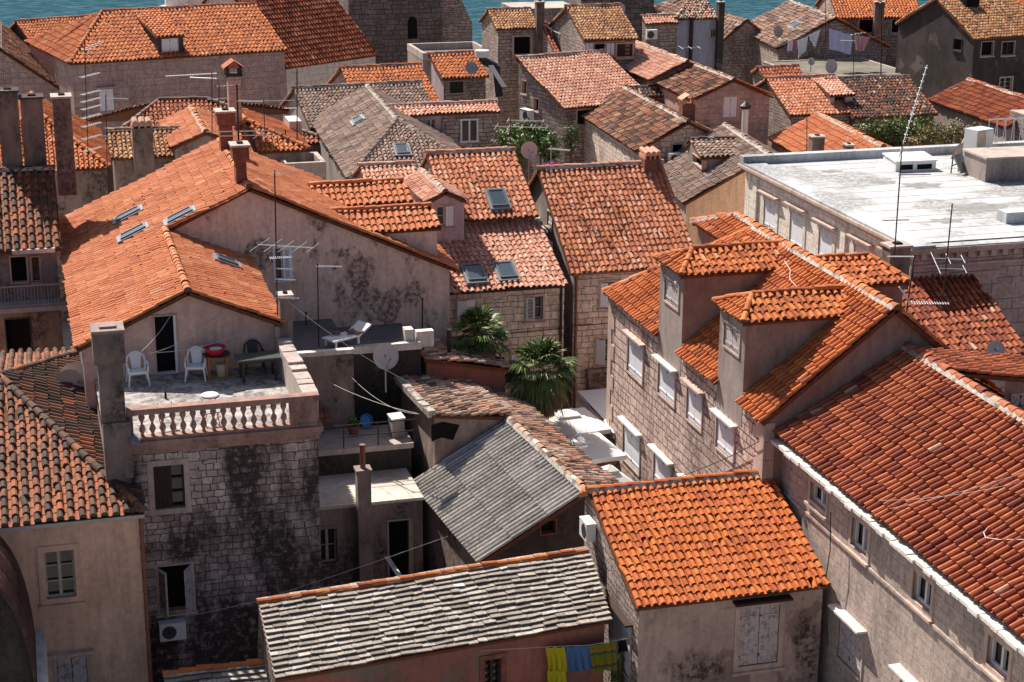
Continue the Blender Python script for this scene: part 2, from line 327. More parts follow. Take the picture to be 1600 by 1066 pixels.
def m_stripe():
    N = NT('striped_green_orange_cloth'); z = N.n('ShaderNodeSeparateXYZ'); N.l(N.pos(), z.inputs[0])
    f = N.math('FRACT', N.math('MULTIPLY', z.outputs[2], 2.6))
    c = N.ramp(f, [(0, (.16, .17, .02)), (.4, (.17, .16, .02)), (.42, (.03, .12, .05)), (.62, (.03, .12, .05)), (.64, (.36, .12, .02)), (.8, (.36, .12, .02)), (.82, (.15, .17, .02))], 'CONSTANT')
    return N.col(c, .95, .1)
M['cloth_stripe'] = m_stripe()
def m_glass():
    N = NT('dark_window_glass'); c = N.ramp(N.noise(N.pos(), 1.3, 2), [(.4, (.018, .016, .015)), (.7, (.05, .043, .038))])
    return N.col(c, .12, .5)
M['glass'] = m_glass()
M['skyglass'] = m_plain('roof_window_glass', (.06, .085, .105), .12, .6, var=.1)
def m_leaf(name, a, b, sc=1.5):
    N = NT(name); at = N.n('ShaderNodeAttribute', attribute_name='tint')
    c = N.ramp(at.outputs['Fac'], [(0, a), (1, b)])
    return N.col(c, .5, .35)
M['leaf'] = m_leaf('hedge_leaves', (.03, .06, .014), (.15, .19, .035))
M['palm'] = m_leaf('palm_leaves', (.028, .065, .016), (.16, .21, .055))
M['dead'] = m_leaf('dead_palm_leaves', (.09, .05, .024), (.26, .16, .08))
M['bark'] = m_plain('palm_fibre_bark', (.10, .065, .042), .95, .1, var=.4, scale=14, bump=.02)
M['bougain'] = m_leaf('magenta_bracts', (.42, .03, .30), (.62, .10, .50))
M['orange_m'] = m_plain('orange_painted_tube', (.55, .16, .02), .5, .4)
M['slate'] = m_plain('dark_green_tabletop', (.045, .06, .058), .35, .5)
M['olive'] = m_leaf('olive_leaves', (.06, .05, .012), (.22, .17, .035))
M['vine'] = m_leaf('vine_leaves', (.03, .07, .014), (.16, .24, .05))
M['stain'] = m_plain('dried_puddle_dirt', (.25, .245, .235), .95, .1, var=.25, scale=3)
M['conc_old'] = m_stucco('mossy_old_concrete', (.22, .195, .16), (.165, .15, .12), stain=(.07, .06, .05), amt=.7, rng=(.46, .62))
# ---------------------------------------------------------------- roof tiling
class St:
    def __init__(s, mat, w=.21, e=.30, rh=.55, K=5, jit=.018, kind='coppo', spread=1.0, clump=.0, lift=.045, cap=None, sag=.03, cov=.37, chan=None, tmin=0.0):
        s.mat = mat; s.w = w; s.e = e; s.rh = rh; s.K = K; s.jit = jit; s.kind = kind; s.spread = spread; s.clump = clump; s.lift = lift; s.cap = cap or mat; s.sag = sag; s.cov = cov; s.chan = chan; s.tmin = tmin
ST = {
    'orange': St('t_orange', rh=.62, w=.225, cov=.35, e=.33), 'shed': St('t_shed', jit=.016), 'rose': St('t_rose', rh=.48, lift=.034), 'pale': St('t_pale', rh=.46, lift=.032),
    'a': St('t_a', w=.23, e=.38, rh=.46, lift=.05, jit=.014), 'red': St('t_red', w=.225, e=.36, jit=.014),
    'redf': St('t_red', w=.24, e=.38, jit=.016, rh=.62, cov=.335, chan=0.0), 'rside': St('t_orange', e=.36),  # redf channels darkened to paint the shade between covers
    'orange_big': St('t_orange', w=.27, e=.44, rh=.55), 'red_big': St('t_red', w=.28, e=.46, rh=.5),
    'brown': St('t_brown', clump=.25), 'browna': St('t_brown', w=.23, e=.38, rh=.36, clump=.1), 'dark': St('t_dark', clump=.2, jit=.02),
    'grey': St('t_grey', w=.24, e=.36, rh=.36), 'greyc': St('t_grey'), 'old': St('t_old', jit=.035, clump=.15, e=.33, lift=.06, sag=.04), 'yel': St('t_yel', jit=.018, clump=.2),
    'n2': St('t_n2', rh=.62, w=.28, e=.42, clump=.1, cov=.34, chan=.95), 'slab': St('t_slab', kind='slab', e=.185, sag=.02, cap='t_orange'), 'corr': St('t_corr', w=.215, e=1.25, rh=.75, jit=.003, K=4, lift=.02, cov=.30, chan=0.0, tmin=.35, cap='t_pale', sag=.01),  # corr channels take the dark stop as painted shade between ribs
}

def tile_face(mb, P, i0, i1, st):
    """Lay tiles over the flat polygon P; the edge i0-i1 is its eave line."""
    P = np.asarray(P, float); e0, e1 = P[i0], P[i1]
    s = unit(e1 - e0); nn = np.zeros(3)
    for a, b in zip(P, np.roll(P, -1, 0)): nn += np.cross(a - e0, b - e0)
    n = unit(nn); n = n if n[2] > 0 else -n
    t = np.cross(n, s)
    if t[2] < 0: t = -t
    q = np.stack([(P - e0) @ s, (P - e0) @ t], 1)
    A, B = q, np.roll(q, -1, 0)
    # bed under the tiles, with a visible edge
    top = P - n * .015; bot = P - n * .12
    mb.polys(top[None], 2); mb.polys(bot[::-1][None], 2)
    for i in range(len(P)):
        j = (i + 1) % len(P); mb.polys([[top[i], bot[i], bot[j], top[j]]], 2)
    W3 = lambda S, T, N: e0 + S[..., None] * s + T[..., None] * t + N[..., None] * n
    def spans(x):
        c = [a[1] + (x - a[0]) / (b[0] - a[0]) * (b[1] - a[1]) for a, b in zip(A, B) if (a[0] - x) * (b[0] - x) < 0]
        c.sort(); return list(zip(c[::2], c[1::2]))
    def rspans(y):
        c = [a[0] + (y - a[1]) / (b[1] - a[1]) * (b[0] - a[0]) for a, b in zip(A, B) if (a[1] - y) * (b[1] - y) < 0]
        c.sort(); return list(zip(c[::2], c[1::2]))
    smin, smax = q[:, 0].min(), q[:, 0].max(); ph = RNG.rand(4) * 6
    sag = lambda S, T: st.sag * (np.sin(S * 1.1 + ph[0]) * np.sin(T * 1.3 + ph[1]) + .6 * np.sin(S * 2.7 + ph[2]) * np.sin(T * 2.1 + ph[3]))
    if st.kind == 'slab':
        r = 0; e = st.e
        while r * e < q[:, 1].max():
            t0 = r * e; tm = min(t0 + e * .5, q[:, 1].max() - .01)
            for a, b in rspans(tm):
                x = a - .02
                while x < b:
                    L = random.uniform(.22, .58); x2 = min(x + L, b + .02)
                    if b - x2 < .15: x2 = b + .02
                    g = .006; th = random.uniform(.034, .052); dz = random.uniform(0, .02); sk = random.uniform(-.02, .02)
                    S = np.array([x + g, x2 - g, x2 - g, x + g]); T = np.array([t0 - .045 + sk, t0 - .045 + random.uniform(-.025, .025), t0 + e + .03, t0 + e + .03])
                    N0 = np.array([.075, .075, -.01, -.01]) + dz + sag(S, T)
                    up = W3(S, T, N0 + th); lo = W3(S, T, N0)
                    ti = np.clip(RNG.beta(2, 2), 0, 1)
                    mb.polys(up[None], 0, ti)
                    for i in range(4):
                        j = (i + 1) % 4; mb.polys([[up[i], lo[i], lo[j], up[j]]], 0, ti * .5)
                    x = x2
            r += 1
        return
    nc = max(1, int(round((smax - smin) / st.w))); w = (smax - smin) / nc
    rows = []
    for c in range(nc):
        x = smin + (c + .5) * w
        for a, b in spans(x):
            r0 = int(math.floor(a / st.e + 1e-6)); r1 = int(math.ceil(b / st.e - 1e-6))
            for r in range(r0, r1):
                ta = max(a, r * st.e); tb = min(b, (r + 1) * st.e)
                if tb - ta < .06: continue
                rows.append((x, ta - (.05 if ta > a + 1e-3 else .035), tb + (.03 if tb < b - 1e-3 else 0), c, r))
    if not rows: return
    R = np.array(rows); n_ = len(R); x = R[:, 0] + RNG.randn(n_) * st.jit * .5; ta = R[:, 1] + RNG.randn(n_) * st.jit; tb = R[:, 2]
    slip = RNG.rand(n_) < .025; ta = ta - slip * RNG.uniform(.03, .10, n_); tb = tb - slip * .03
    K = st.K; th = np.linspace(0, pi, K + 1); tint = RNG.rand(n_)
    if st.clump:
        cl = .5 + .5 * np.sin(R[:, 0] * 1.7 + ph[0] + 1.5 * np.sin(ta * .9 + ph[1])) * np.cos(ta * 1.3 + ph[2]); tint = np.clip(tint * (1 - st.clump) + cl * st.clump + (RNG.rand(n_) - .5) * .3, 0, 1)
    skew = RNG.randn(n_) * st.jit + slip * RNG.randn(n_) * .03
    rl = w * st.cov; ru = w * st.cov * .85; tint = np.maximum(tint, st.tmin); cs, sn = -np.cos(th), np.sin(th)
    base = sag(R[:, 0], ta); base2 = sag(R[:, 0], tb)
    dn = RNG.rand(n_) * st.jit * .6
    Lo = W3(x[:, None] + cs * rl, np.repeat(ta[:, None], K + 1, 1), st.lift + sn * rl * st.rh * 2 + (base + dn)[:, None])
    Up = W3((x + skew)[:, None] + cs * ru, np.repeat(tb[:, None], K + 1, 1), .008 + sn * ru * st.rh * 2 + base2[:, None])
    for i in range(K):
        mb.polys(np.stack([Lo[:, i], Lo[:, i + 1], Up[:, i + 1], Up[:, i]], 1), 0, tint)
    # the tile's thickness and its shadowed hollow at the lower end
    Li = W3(x[:, None] + cs * rl * .80, np.repeat(ta[:, None] + .004, K + 1, 1), st.lift + sn * rl * st.rh * 2 * .76 + (base + dn)[:, None])
    for i in range(K):
        mb.polys(np.stack([Lo[:, i], Li[:, i], Li[:, i + 1], Lo[:, i + 1]], 1), 0, tint * .8)
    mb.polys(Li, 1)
    # channel tiles between the covers; a fixed dark tint paints the gaps' shade
    xl, xr = x + w * .5 - w * .30, x + w * .5 + w * .30
    t2 = RNG.rand(n_) * .7 if st.chan is None else np.full(n_, st.chan)
    ch = [W3(np.stack([a_, b_, b_, a_], 1), np.stack([ta, ta, tb, tb], 1), np.stack([h1 + base, h2 + base, h2 + base2 - .02, h1 + base2 - .02], 1))
          for a_, b_, h1, h2 in ((xl, x + w * .5, .035, .022), (x + w * .5, xr, .022, .035))]
    keep = R[:, 3] < nc - 1
    for c_ in ch: mb.polys(c_[keep], 0, t2[keep])

def ridge(mb, p, q, r=.125, L=.38, mort=True, mi=0):
    p = np.asarray(p, float); q = np.asarray(q, float); D = np.linalg.norm(q - p); d = (q - p) / D
    u = unit(np.cross(d, V(0, 0, 1))); w = np.cross(u, d); w = w if w[2] > 0 else -w
    k = max(1, int(D / L)); L = D / k; th = np.linspace(-.15, pi + .15, 8)
    for i in range(k):
        a = p + d * (i * L - .03); b = p + d * ((i + 1) * L + .02); j = RNG.randn() * .012
        ra, rb = r * 1.08, r * .92
        A = a + np.outer(np.cos(th), u) * ra + np.outer(np.sin(th), w) * ra + V(0, 0, .01 + j); B = b + np.outer(np.cos(th), u) * rb + np.outer(np.sin(th), w) * rb + V(0, 0, j)
        ti = RNG.rand()
        for m in range(7): mb.polys([[A[m], A[m + 1], B[m + 1], B[m]]], mi, ti)
        mb.polys(A[None], 1)
    if mort:
        for sg in (-1, 1):
            A = p + u * sg * r * 1.5 - w * .03; B = q + u * sg * r * 1.5 - w * .03
            mb.polys([[A, B, q + u * sg * r * .7 + w * .09, p + u * sg * r * .7 + w * .09]], 3)

def clip(poly, u0, u1, z0, z1):
    for ax, lim, sg in ((0, u0, 1), (0, u1, -1), (1, z0, 1), (1, z1, -1)):
        out = []
        for a, b in zip(poly, poly[1:] + poly[:1]):
            ia, ib = (a[ax] - lim) * sg >= -1e-9, (b[ax] - lim) * sg >= -1e-9
            if ia: out.append(a)
            if ia != ib:
                f = (lim - a[ax]) / (b[ax] - a[ax]); out.append((a[0] + f * (b[0] - a[0]), a[1] + f * (b[1] - a[1])))
        poly = out
        if len(poly) < 3: return []
    return poly

class Wn:
    """One opening: photo corners (upper left, lower right) plus what fills it."""
    def __init__(s, x0, y0, x1, y1, kind='case', shut='shut_w', fr='frame_w', sur='trim', lint=None, sill=True, bars=2, ol=0, orr=0, sw=.10, name='window', label=None, louv=False, pane='glass', hood=.22):
        s.__dict__.update(locals())

class House:
    def __init__(s, name, label, base, fr=F0, cat='house', group=None):
        s.fr = fr; s.base = np.asarray(base, float)
        w = rot('z', radians(fr.yaw)) @ s.base
        s.root = thing(name, label, cat, tuple(w), radians(fr.yaw), group)
        s.W = MB(); s.wm = []; s.R = {}; s.wl = []; s.name = name
    def add(s, mb, name, mats, parent=None, smooth=False):
        if isinstance(mats, str): mats = M[mats]
        elif isinstance(mats, (list, tuple)): mats = [M[m] if isinstance(m, str) else m for m in mats]
        return mb.build(name, mats, parent or s.root, s.base, smooth)
    def wi(s, m):
        if m not in s.wm: s.wm.append(m)
        return s.wm.index(m)
    # --- roofs
    def rmb(s, st): return s.R.setdefault(st, MB())
    def face(s, pts, st='orange', e=(0, 1)):
        tile_face(s.rmb(st), np.array(pts), e[0], e[1], ST[st])
    def cap(s, p, q, st='orange', **k):
        ridge(s.rmb(st), p, q, **k)
    # --- walls
    def wall(s, pts, mat, wins=()):
        """Vertical polygon, bottom-left, bottom-right, then the top from right to left."""
        P = np.array(pts, float); o = P[0].copy(); d = P[1] - P[0]; d[2] = 0; ux = unit(d)
        nr = V(-ux[1], ux[0], 0); nr = nr if nr @ (s.fr.C - o) > 0 else -nr
        q = [((p - o) @ ux, p[2]) for p in P]; mi = s.wi(mat)
        Q = lambda u, z, n=0.0: V(*(o + ux * u + nr * n)[:2], z)
        holes = []
        for w in wins:
            a = s.fr.pl(w.x0, w.y0, o, nr); b = s.fr.pl(w.x1, w.y1, o, nr)
            ua, ub = sorted(((a - o) @ ux, (b - o) @ ux)); za, zb = sorted((a[2], b[2])); holes.append((ua, ub, za, zb))
        su = sorted({q_[0] for q_ in q} | {h for H in holes for h in H[:2]}); sz = sorted({min(q_[1] for q_ in q), max(q_[1] for q_ in q)} | {h for H in holes for h in H[2:]})
        if not holes: s.W.polys(P[None], mi)
        else:
            for u0, u1 in zip(su[:-1], su[1:]):
                for z0, z1 in zip(sz[:-1], sz[1:]):
                    cu, cz = (u0 + u1) / 2, (z0 + z1) / 2
                    if any(h[0] < cu < h[1] and h[2] < cz < h[3] for h in holes): continue
                    c = clip(list(q), u0, u1, z0, z1)
                    if len(c) >= 3: s.W.polys([[Q(*p) for p in c]], mi)
        for w, (u0, u1, z0, z1) in zip(wins, holes):
            dd = -.22
            for a, b in (((u0, z0), (u1, z0)), ((u1, z0), (u1, z1)), ((u1, z1), (u0, z1)), ((u0, z1), (u0, z0))):
                s.W.polys([[Q(*a), Q(*b), Q(*b, dd), Q(*a, dd)]], s.wi(w.sur))
            s.opening(w, Q, u0, u1, z0, z1, ux, nr)
    def opening(s, w, Q, u0, u1, z0, z1, ux, nr):
        Z = V(0, 0, 1)
        def bx(mb, a0, a1, b0, b1, n0, n1, mi=0):
            mb.obox(Q(a0, b0, n0), ux * (a1 - a0), Z * (b1 - b0), nr * (n1 - n0), mi)
        mb = MB(); k = w.sw; U, H = u1 - u0, z1 - z0
        bx(mb, u0 - k, u1 + k, z1, z1 + k, -.02, .04); bx(mb, u0 - k, u0, z0, z1, -.02, .036); bx(mb, u1, u1 + k, z0, z1, -.02, .036)
        if w.kind != 'door': bx(mb, u0 - k, u1 + k, z0 - k, z0, -.02, .04)
        win = s.add(mb, w.name, w.sur)
        if w.label: win['label'] = w.label
        if w.lint:
            l = MB(); bx(l, u0 - k - .10, u1 + k + .10, z1 + k + .04, z1 + k + .10, -.01, w.hood); s.add(l, 'hood', w.lint, win)
        if w.sill and w.kind != 'door':
            l = MB(); bx(l, u0 - k - .04, u1 + k + .04, z0 - k - .07, z0 - k, -.01, .12); s.add(l, 'sill', w.sur, win)
        pn = MB(); P_ = Q(u0, z0, -.20); pn.polys([[Q(u0, z0, -.20), Q(u1, z0, -.20), Q(u1, z1, -.20), Q(u0, z1, -.20)]])
        s.add(pn, 'pane', 'dark' if w.kind in ('door', 'dark', 'closed') else w.pane, win)
        if w.kind == 'closed':
            for a, b in ((u0 + .01, (u0 + u1) / 2 - .008), ((u0 + u1) / 2 + .008, u1 - .01)) if U > .42 else ((u0 + .01, u1 - .01),):
                l = MB(); npl = max(2, int((b - a) / .13)); pw = (b - a) / npl
                for i in range(npl): bx(l, a + i * pw + .003, a + (i + 1) * pw - .003, z0 + .015, z1 - .015, -.045, -.012)
                for zz in (z0 + .14 * H, z0 + .80 * H): bx(l, a + .02, b - .02, zz, zz + .07, -.013, .004)
                for zz in (z0 + .17 * H, z0 + .83 * H): bx(l, a - .005, a + .03, zz - .02, zz + .02, -.005, .02, 1)
                s.add(l, 'shutter', [w.shut, 'rust'], win)
        if w.kind in ('case', 'open'):
            f = MB(); t = min(.055, U * .1)
            bx(f, u0, u1, z0, z0 + t, -.17, -.10); bx(f, u0, u1, z1 - t, z1, -.17, -.10); bx(f, u0, u0 + t, z0 + t, z1 - t, -.17, -.10); bx(f, u1 - t, u1, z0 + t, z1 - t, -.17, -.10)
            if U > .35: bx(f, (u0 + u1) / 2 - t * .8, (u0 + u1) / 2 + t * .8, z0 + t, z1 - t, -.172, -.095)
            for i in range(1, w.bars + 1): bx(f, u0 + t, u1 - t, z0 + H * i / (w.bars + 1) - .014, z0 + H * i / (w.bars + 1) + .014, -.165, -.12)
            s.add(f, 'frame', w.fr, win)
        if w.kind == 'door':
            f = MB(); bx(f, u1 - .07, u1, z0, z1, -.18, .01); bx(f, u0, u1, z0, z0 + .03, -.2, .06); s.add(f, 'frame', w.fr, win)
        if w.kind == 'half':
            l = MB(); m_ = u0 + U * .55; npl = 4; pw = (m_ - u0) / npl
            for i in range(npl): bx(l, u0 + i * pw + .003, u0 + (i + 1) * pw - .003, z0 + .01, z1 - .01, -.10, -.06)
            s.add(l, 'shutter', w.shut, win)
            f = MB(); t = .04; bx(f, m_, m_ + t, z0, z1, -.17, -.11); bx(f, u1 - t, u1, z0, z1, -.17, -.11)
            for i in range(4): bx(f, m_, u1, z0 + (H - t) * i / 3, z0 + (H - t) * i / 3 + t, -.165, -.115)
            s.add(f, 'frame', w.fr, win)
        for sg, ang in ((-1, w.ol), (1, w.orr)):
            if not ang: continue
            a = radians(ang); h = Q(u0 if sg < 0 else u1, z0, .045); L = U * .5 if w.kind != 'case1' else U
            d = ux * sg * -cos(a) + nr * sin(a); th = unit(np.cross(d, Z)) * .035
            l = MB(); fw = .06
            if w.louv:
                l.obox(h, d * fw, Z * H, th); l.obox(h + d * (L - fw), d * fw, Z * H, th); l.obox(h + d * fw, d * (L - 2 * fw), Z * fw, th); l.obox(h + d * fw + Z * (H - fw), d * (L - 2 * fw), Z * fw, th)
                ns = max(4, int(H / .06))
                for i in range(ns): l.obox(h + d * fw + Z * (fw + (H - 2 * fw) * (i + .1) / ns), d * (L - 2 * fw), Z * ((H - 2 * fw) / ns * .55) + th * .6, th * .35)
            else:
                npl = 3
                for i in range(npl): l.obox(h + d * (L * i / npl + .003), d * (L / npl - .006), Z * H, th)
                for zz in (.15, .78): l.obox(h + d * .02 + Z * H * zz - th * .5, d * (L - .04), Z * .06, th * 2)
            s.add(l, 'shutter', w.shut, win)
    # --- plain-roof houses
    def gx(s, x0, x1, y0, z0, y1, z1, st='orange', mat='s_rub', y2=None, z2=None, oh=.18, zb=2.0, wins={}, caps=True, mats={}, back=True):
        """Ridge runs along x; the front eave faces the camera."""
        if z2 is None: z2 = z0
        if y2 is None: y2 = y1 + (y1 - y0) * (z1 - z2) / (z1 - z0)
        s.face([(x0, y0, z0), (x1, y0, z0), (x1, y1, z1), (x0, y1, z1)], st)
        if back: s.face([(x1, y2, z2), (x0, y2, z2), (x0, y1, z1), (x1, y1, z1)], st)
        if caps: s.cap(V(x0 - .03, y1, z1 + .03), V(x1 + .03, y1, z1 + .03), st)
        kf = (z1 - z0) / (y1 - y0); kb = (z1 - z2) / (y2 - y1); d = .14
        a, b, f, g = x0 + oh, x1 - oh, y0 + oh, y2 - oh; zf, zg = z0 + kf * oh - d, z2 + kb * oh - d; G = lambda k: mats.get(k, mat)
        s.wall([(a, f, zb), (b, f, zb), (b, f, zf), (a, f, zf)], G('F'), wins.get('F', ()))
        s.wall([(a, g, zb), (a, f, zb), (a, f, zf), (a, y1, z1 - d), (a, g, zg)], G('L'), wins.get('L', ()))
        s.wall([(b, f, zb), (b, g, zb), (b, g, zg), (b, y1, z1 - d), (b, f, zf)], G('R'), wins.get('R', ()))
        s.wall([(b, g, zb), (a, g, zb), (a, g, zg), (b, g, zg)], G('B'))
    def gy(s, y0, y1, x0, z0, x1, z1, st='orange', mat='s_rub', x2=None, z2=None, oh=.18, zb=2.0, wins={}, caps=True, mats={}, right=True, st2=None):
        """Ridge runs away from the camera; the gable end faces it."""
        if z2 is None: z2 = z0
        if x2 is None: x2 = x1 + (x1 - x0) * (z1 - z2) / (z1 - z0)
        s.face([(x0, y1, z0), (x0, y0, z0), (x1, y0, z1), (x1, y1, z1)], st)
        if right: s.face([(x2, y0, z2), (x2, y1, z2), (x1, y1, z1), (x1, y0, z1)], st2 or st)
        if caps: s.cap(V(x1, y0 - .03, z1 + .03), V(x1, y1 + .03, z1 + .03), st)
        kl = (z1 - z0) / (x1 - x0); kr = (z1 - z2) / (x2 - x1); d = .14; G = lambda k: mats.get(k, mat)
        a, b, f, g = x0 + oh, x2 - oh, y0 + oh, y1 - oh; za, zr = z0 + kl * oh - d, z2 + kr * oh - d
        s.wall([(a, f, zb), (b, f, zb), (b, f, zr), (x1, f, z1 - d), (a, f, za)], G('F'), wins.get('F', ()))
        s.wall([(a, g, zb), (a, f, zb), (a, f, za), (a, g, za)], G('L'), wins.get('L', ()))
        s.wall([(b, f, zb), (b, g, zb), (b, g, zr), (b, f, zr)], G('R'), wins.get('R', ()))
        s.wall([(b, g, zb), (a, g, zb), (a, g, za), (x1, g, z1 - d), (b, g, zr)], G('B'))
    def shed(s, x0, x1, y0, z0, y1, z1, st='orange', mat='s_rub', oh=.18, zb=2.0, wins={}, mats={}, cap=True):
        s.face([(x0, y0, z0), (x1, y0, z0), (x1, y1, z1), (x0, y1, z1)], st)
        if cap: s.cap(V(x0 - .02, y1 - .03, z1 + .02), V(x1 + .02, y1 - .03, z1 + .02), st)
        d = .14; k = (z1 - z0) / (y1 - y0); a, b, f, g = x0 + oh, x1 - oh, y0 + oh, y1 - .02; zf = z0 + k * oh - d; zg = z1 - d; G = lambda q: mats.get(q, mat)
        s.wall([(a, f, zb), (b, f, zb), (b, f, zf), (a, f, zf)], G('F'), wins.get('F', ()))
        s.wall([(a, g, zb), (a, f, zb), (a, f, zf), (a, g, zg)], G('L'), wins.get('L', ()))
        s.wall([(b, f, zb), (b, g, zb), (b, g, zg), (b, f, zf)], G('R'), wins.get('R', ()))
        s.wall([(b, g, zb), (a, g, zb), (a, g, zg), (b, g, zg)], G('B'))
    def block(s, x0, x1, y0, y1, z1, mat, zb=2.0, wins={}, top=None, mats={}):
        G = lambda q: mats.get(q, mat)
        s.wall([(x0, y0, zb), (x1, y0, zb), (x1, y0, z1), (x0, y0, z1)], G('F'), wins.get('F', ()))
        s.wall([(x0, y1, zb), (x0, y0, zb), (x0, y0, z1), (x0, y1, z1)], G('L'), wins.get('L', ()))
        s.wall([(x1, y0, zb), (x1, y1, zb), (x1, y1, z1), (x1, y0, z1)], G('R'), wins.get('R', ()))
        s.wall([(x1, y1, zb), (x0, y1, zb), (x0, y1, z1), (x1, y1, z1)], G('B'))
        if top: s.W.polys([[(x0, y0, z1), (x1, y0, z1), (x1, y1, z1), (x0, y1, z1)]], s.wi(top))
    # --- things that belong to a roof
    def chimney(s, px0, px1, pyt, pyb, y, mat='chim', cap='slab', depth=None, label=None, capm='conc', flare=0.0):
        a = s.fr.y(px0, pyt, y); b = s.fr.y(px1, pyt, y); c = s.fr.y((px0 + px1) / 2, pyb, y); w = b[0] - a[0]; d = depth or w; zt, zb = a[2], c[2] - .5
        mb = MB(); h = .22 * w
        if flare:
            mb.box((a[0] + flare, y + flare, zb), (b[0] - flare, y + d - flare, zt - .5)); mb.box((a[0], y, zt - .5), (b[0], y + d, zt - (.06 if cap == 'slab' else .25)))
        else: mb.box((a[0], y, zb), (b[0], y + d, zt - (.06 if cap == 'slab' else .25)))
        ch = s.add(mb, 'chimney', mat)
        if label: ch['label'] = label
        c_ = MB()
        if cap == 'slab':
            c_.box((a[0] - .05, y - .05, zt - .06), (b[0] + .05, y + d + .05, zt + .01)); c_.box((a[0] + w * .35, y + d * .3, zt + .01), (b[0] - w * .3, y + d * .7, zt + .06), 1)
        elif cap == 'tiles':
            for i in range(3):
                xx = a[0] + w * (i + .5) / 3; c_.cyl((xx, y - .06, zt - .02), (xx, y + d + .06, zt + .04), w / 6.2, 7)
            for i in range(4): c_.box((a[0] + (w - .08) * i / 3, y, zt - .26), (a[0] + (w - .08) * i / 3 + .08, y + d, zt - .08))
        elif cap == 'gable':
            xm = (a[0] + b[0]) / 2; e = .08
            c_.box((a[0], y, zt - .26), (a[0] + .1, y + d, zt - .02)); c_.box((b[0] - .1, y, zt - .26), (b[0], y + d, zt - .02))
            for sg in (-1, 1):
                p = [V(xm, y - e, zt + w * .32), V(xm + sg * (w / 2 + e), y - e, zt - .04), V(xm + sg * (w / 2 + e), y + d + e, zt - .04), V(xm, y + d + e, zt + w * .32)]
                c_.polys([p]); c_.polys([[q + V(0, 0, .05) for q in p]])
        s.add(c_, 'chimney_cap', [capm, 'dark'], ch)
        return ch
    def skylight(s, c, sx_, ty, w, h, n, tilt=False, label=None):
        """Roof window centred on c with unit axes sx_ (along) and ty (upslope)."""
        mb = MB(); o = c - sx_ * w / 2 - ty * h / 2; f = .06; t = .10
        for a, b, u, v in ((0, 0, w, f), (0, h - f, w, f), (0, f, f, h - 2 * f), (w - f, f, f, h - 2 * f)): mb.obox(o + sx_ * a + ty * b + n * .03, sx_ * u, ty * v, n * .18)
        sk = s.add(mb, 'skylight', 'skyframe')
        g = MB(); g.obox(o + sx_ * f + ty * f + n * .05, sx_ * (w - 2 * f), ty * (h - 2 * f), n * .135); s.add(g, 'pane', 'skyglass', sk)
        fl = MB()
        for a, b, u, v in ((-.09, -.14, w + .18, .14), (-.09, h, w + .18, .10), (-.09, 0, .09, h), (w, 0, .09, h)): fl.obox(o + sx_ * a + ty * b + n * .03, sx_ * u, ty * v, n * .125)
        s.add(fl, 'flashing', 'lead', sk)
        if label: sk['label'] = label
    def finish(s):
        for st, mb in s.R.items():
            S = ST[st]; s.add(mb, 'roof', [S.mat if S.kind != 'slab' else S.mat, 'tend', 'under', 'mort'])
        if s.W.v: s.add(s.W, 'wall', s.wm)
        return s

def dormer_x(H, dr, yn, yr, yf, xf, xb, ze, zr, st, mat, matf, hip=None, zb=None, wins=(), winsn=(), oh=.14, fm=None):
    """Dormer whose front looks along -x (dr=-1) or +x (dr=+1); its ridge runs along x."""
    hip = hip if hip is not None else abs(yr - yn) * 1.0
    R = MB(); S = ST[st]; xr = xf - dr * hip; o = dr * oh
    P = dict(nf=V(xf + o, yn - oh, ze), ff=V(xf + o, yf + oh, ze), nb=V(xb, yn - oh, ze), fb=V(xb, yf + oh, ze), rf=V(xr, yr, zr), rb=V(xb, yr, zr))
    tile_face(R, [P['nf'], P['nb'], P['rb'], P['rf']], 0, 1, S); tile_face(R, [P['fb'], P['ff'], P['rf'], P['rb']], 0, 1, S)
    if hip > .05:
        tile_face(R, [P['ff'], P['nf'], P['rf']], 0, 1, S); ridge(R, P['nf'] + V(0, 0, .04), P['rf'] + V(0, 0, .04), r=.10, mort=False); ridge(R, P['ff'] + V(0, 0, .04), P['rf'] + V(0, 0, .04), r=.10, mort=False)
    ridge(R, P['rf'] + V(0, 0, .03), P['rb'] + V(0, 0, .03), r=.11, mort=False)
    W_ = H.W; wm = H.wm; H.W = MB(); H.wm = []; add = H.add; z1 = ze - .10
    made = []
    def add2(mb, name, mats, parent=None, smooth=False):
        o_ = add(mb, name, mats, parent, smooth); made.append((o_, parent)); return o_
    H.add = add2
    H.wall([(xf, yn, zb), (xf, yf, zb), (xf, yf, z1), (xf, yn, z1)] if dr > 0 else [(xf, yf, zb), (xf, yn, zb), (xf, yn, z1), (xf, yf, z1)], matf, wins)
    a, b = (xb, xf) if dr > 0 else (xf, xb)
    H.wall([(a, yn, zb), (b, yn, zb), (b, yn, z1), (a, yn, z1)], mat, winsn)
    H.wall([(b, yf, zb), (a, yf, zb), (a, yf, z1), (b, yf, z1)], mat)
    if hip <= .05: H.W.polys([[V(xf, yn, z1), V(xf, yf, z1), V(xf, yr, zr - .1)]], H.wi(matf))
    H.add = add
    dm = H.add(H.W, 'dormer', H.wm); H.W, H.wm = W_, wm
    flatten(made, dm)
    ro = H.add(R, 'dormer_roof', [S.mat, 'tend', 'under', 'mort'], dm)
    return dm

def flatten(made, dm):
    """Inside a dormer a window's pieces sit one level up, so nothing goes deeper than sub-part."""
    for o_, par in made: o_.parent = dm

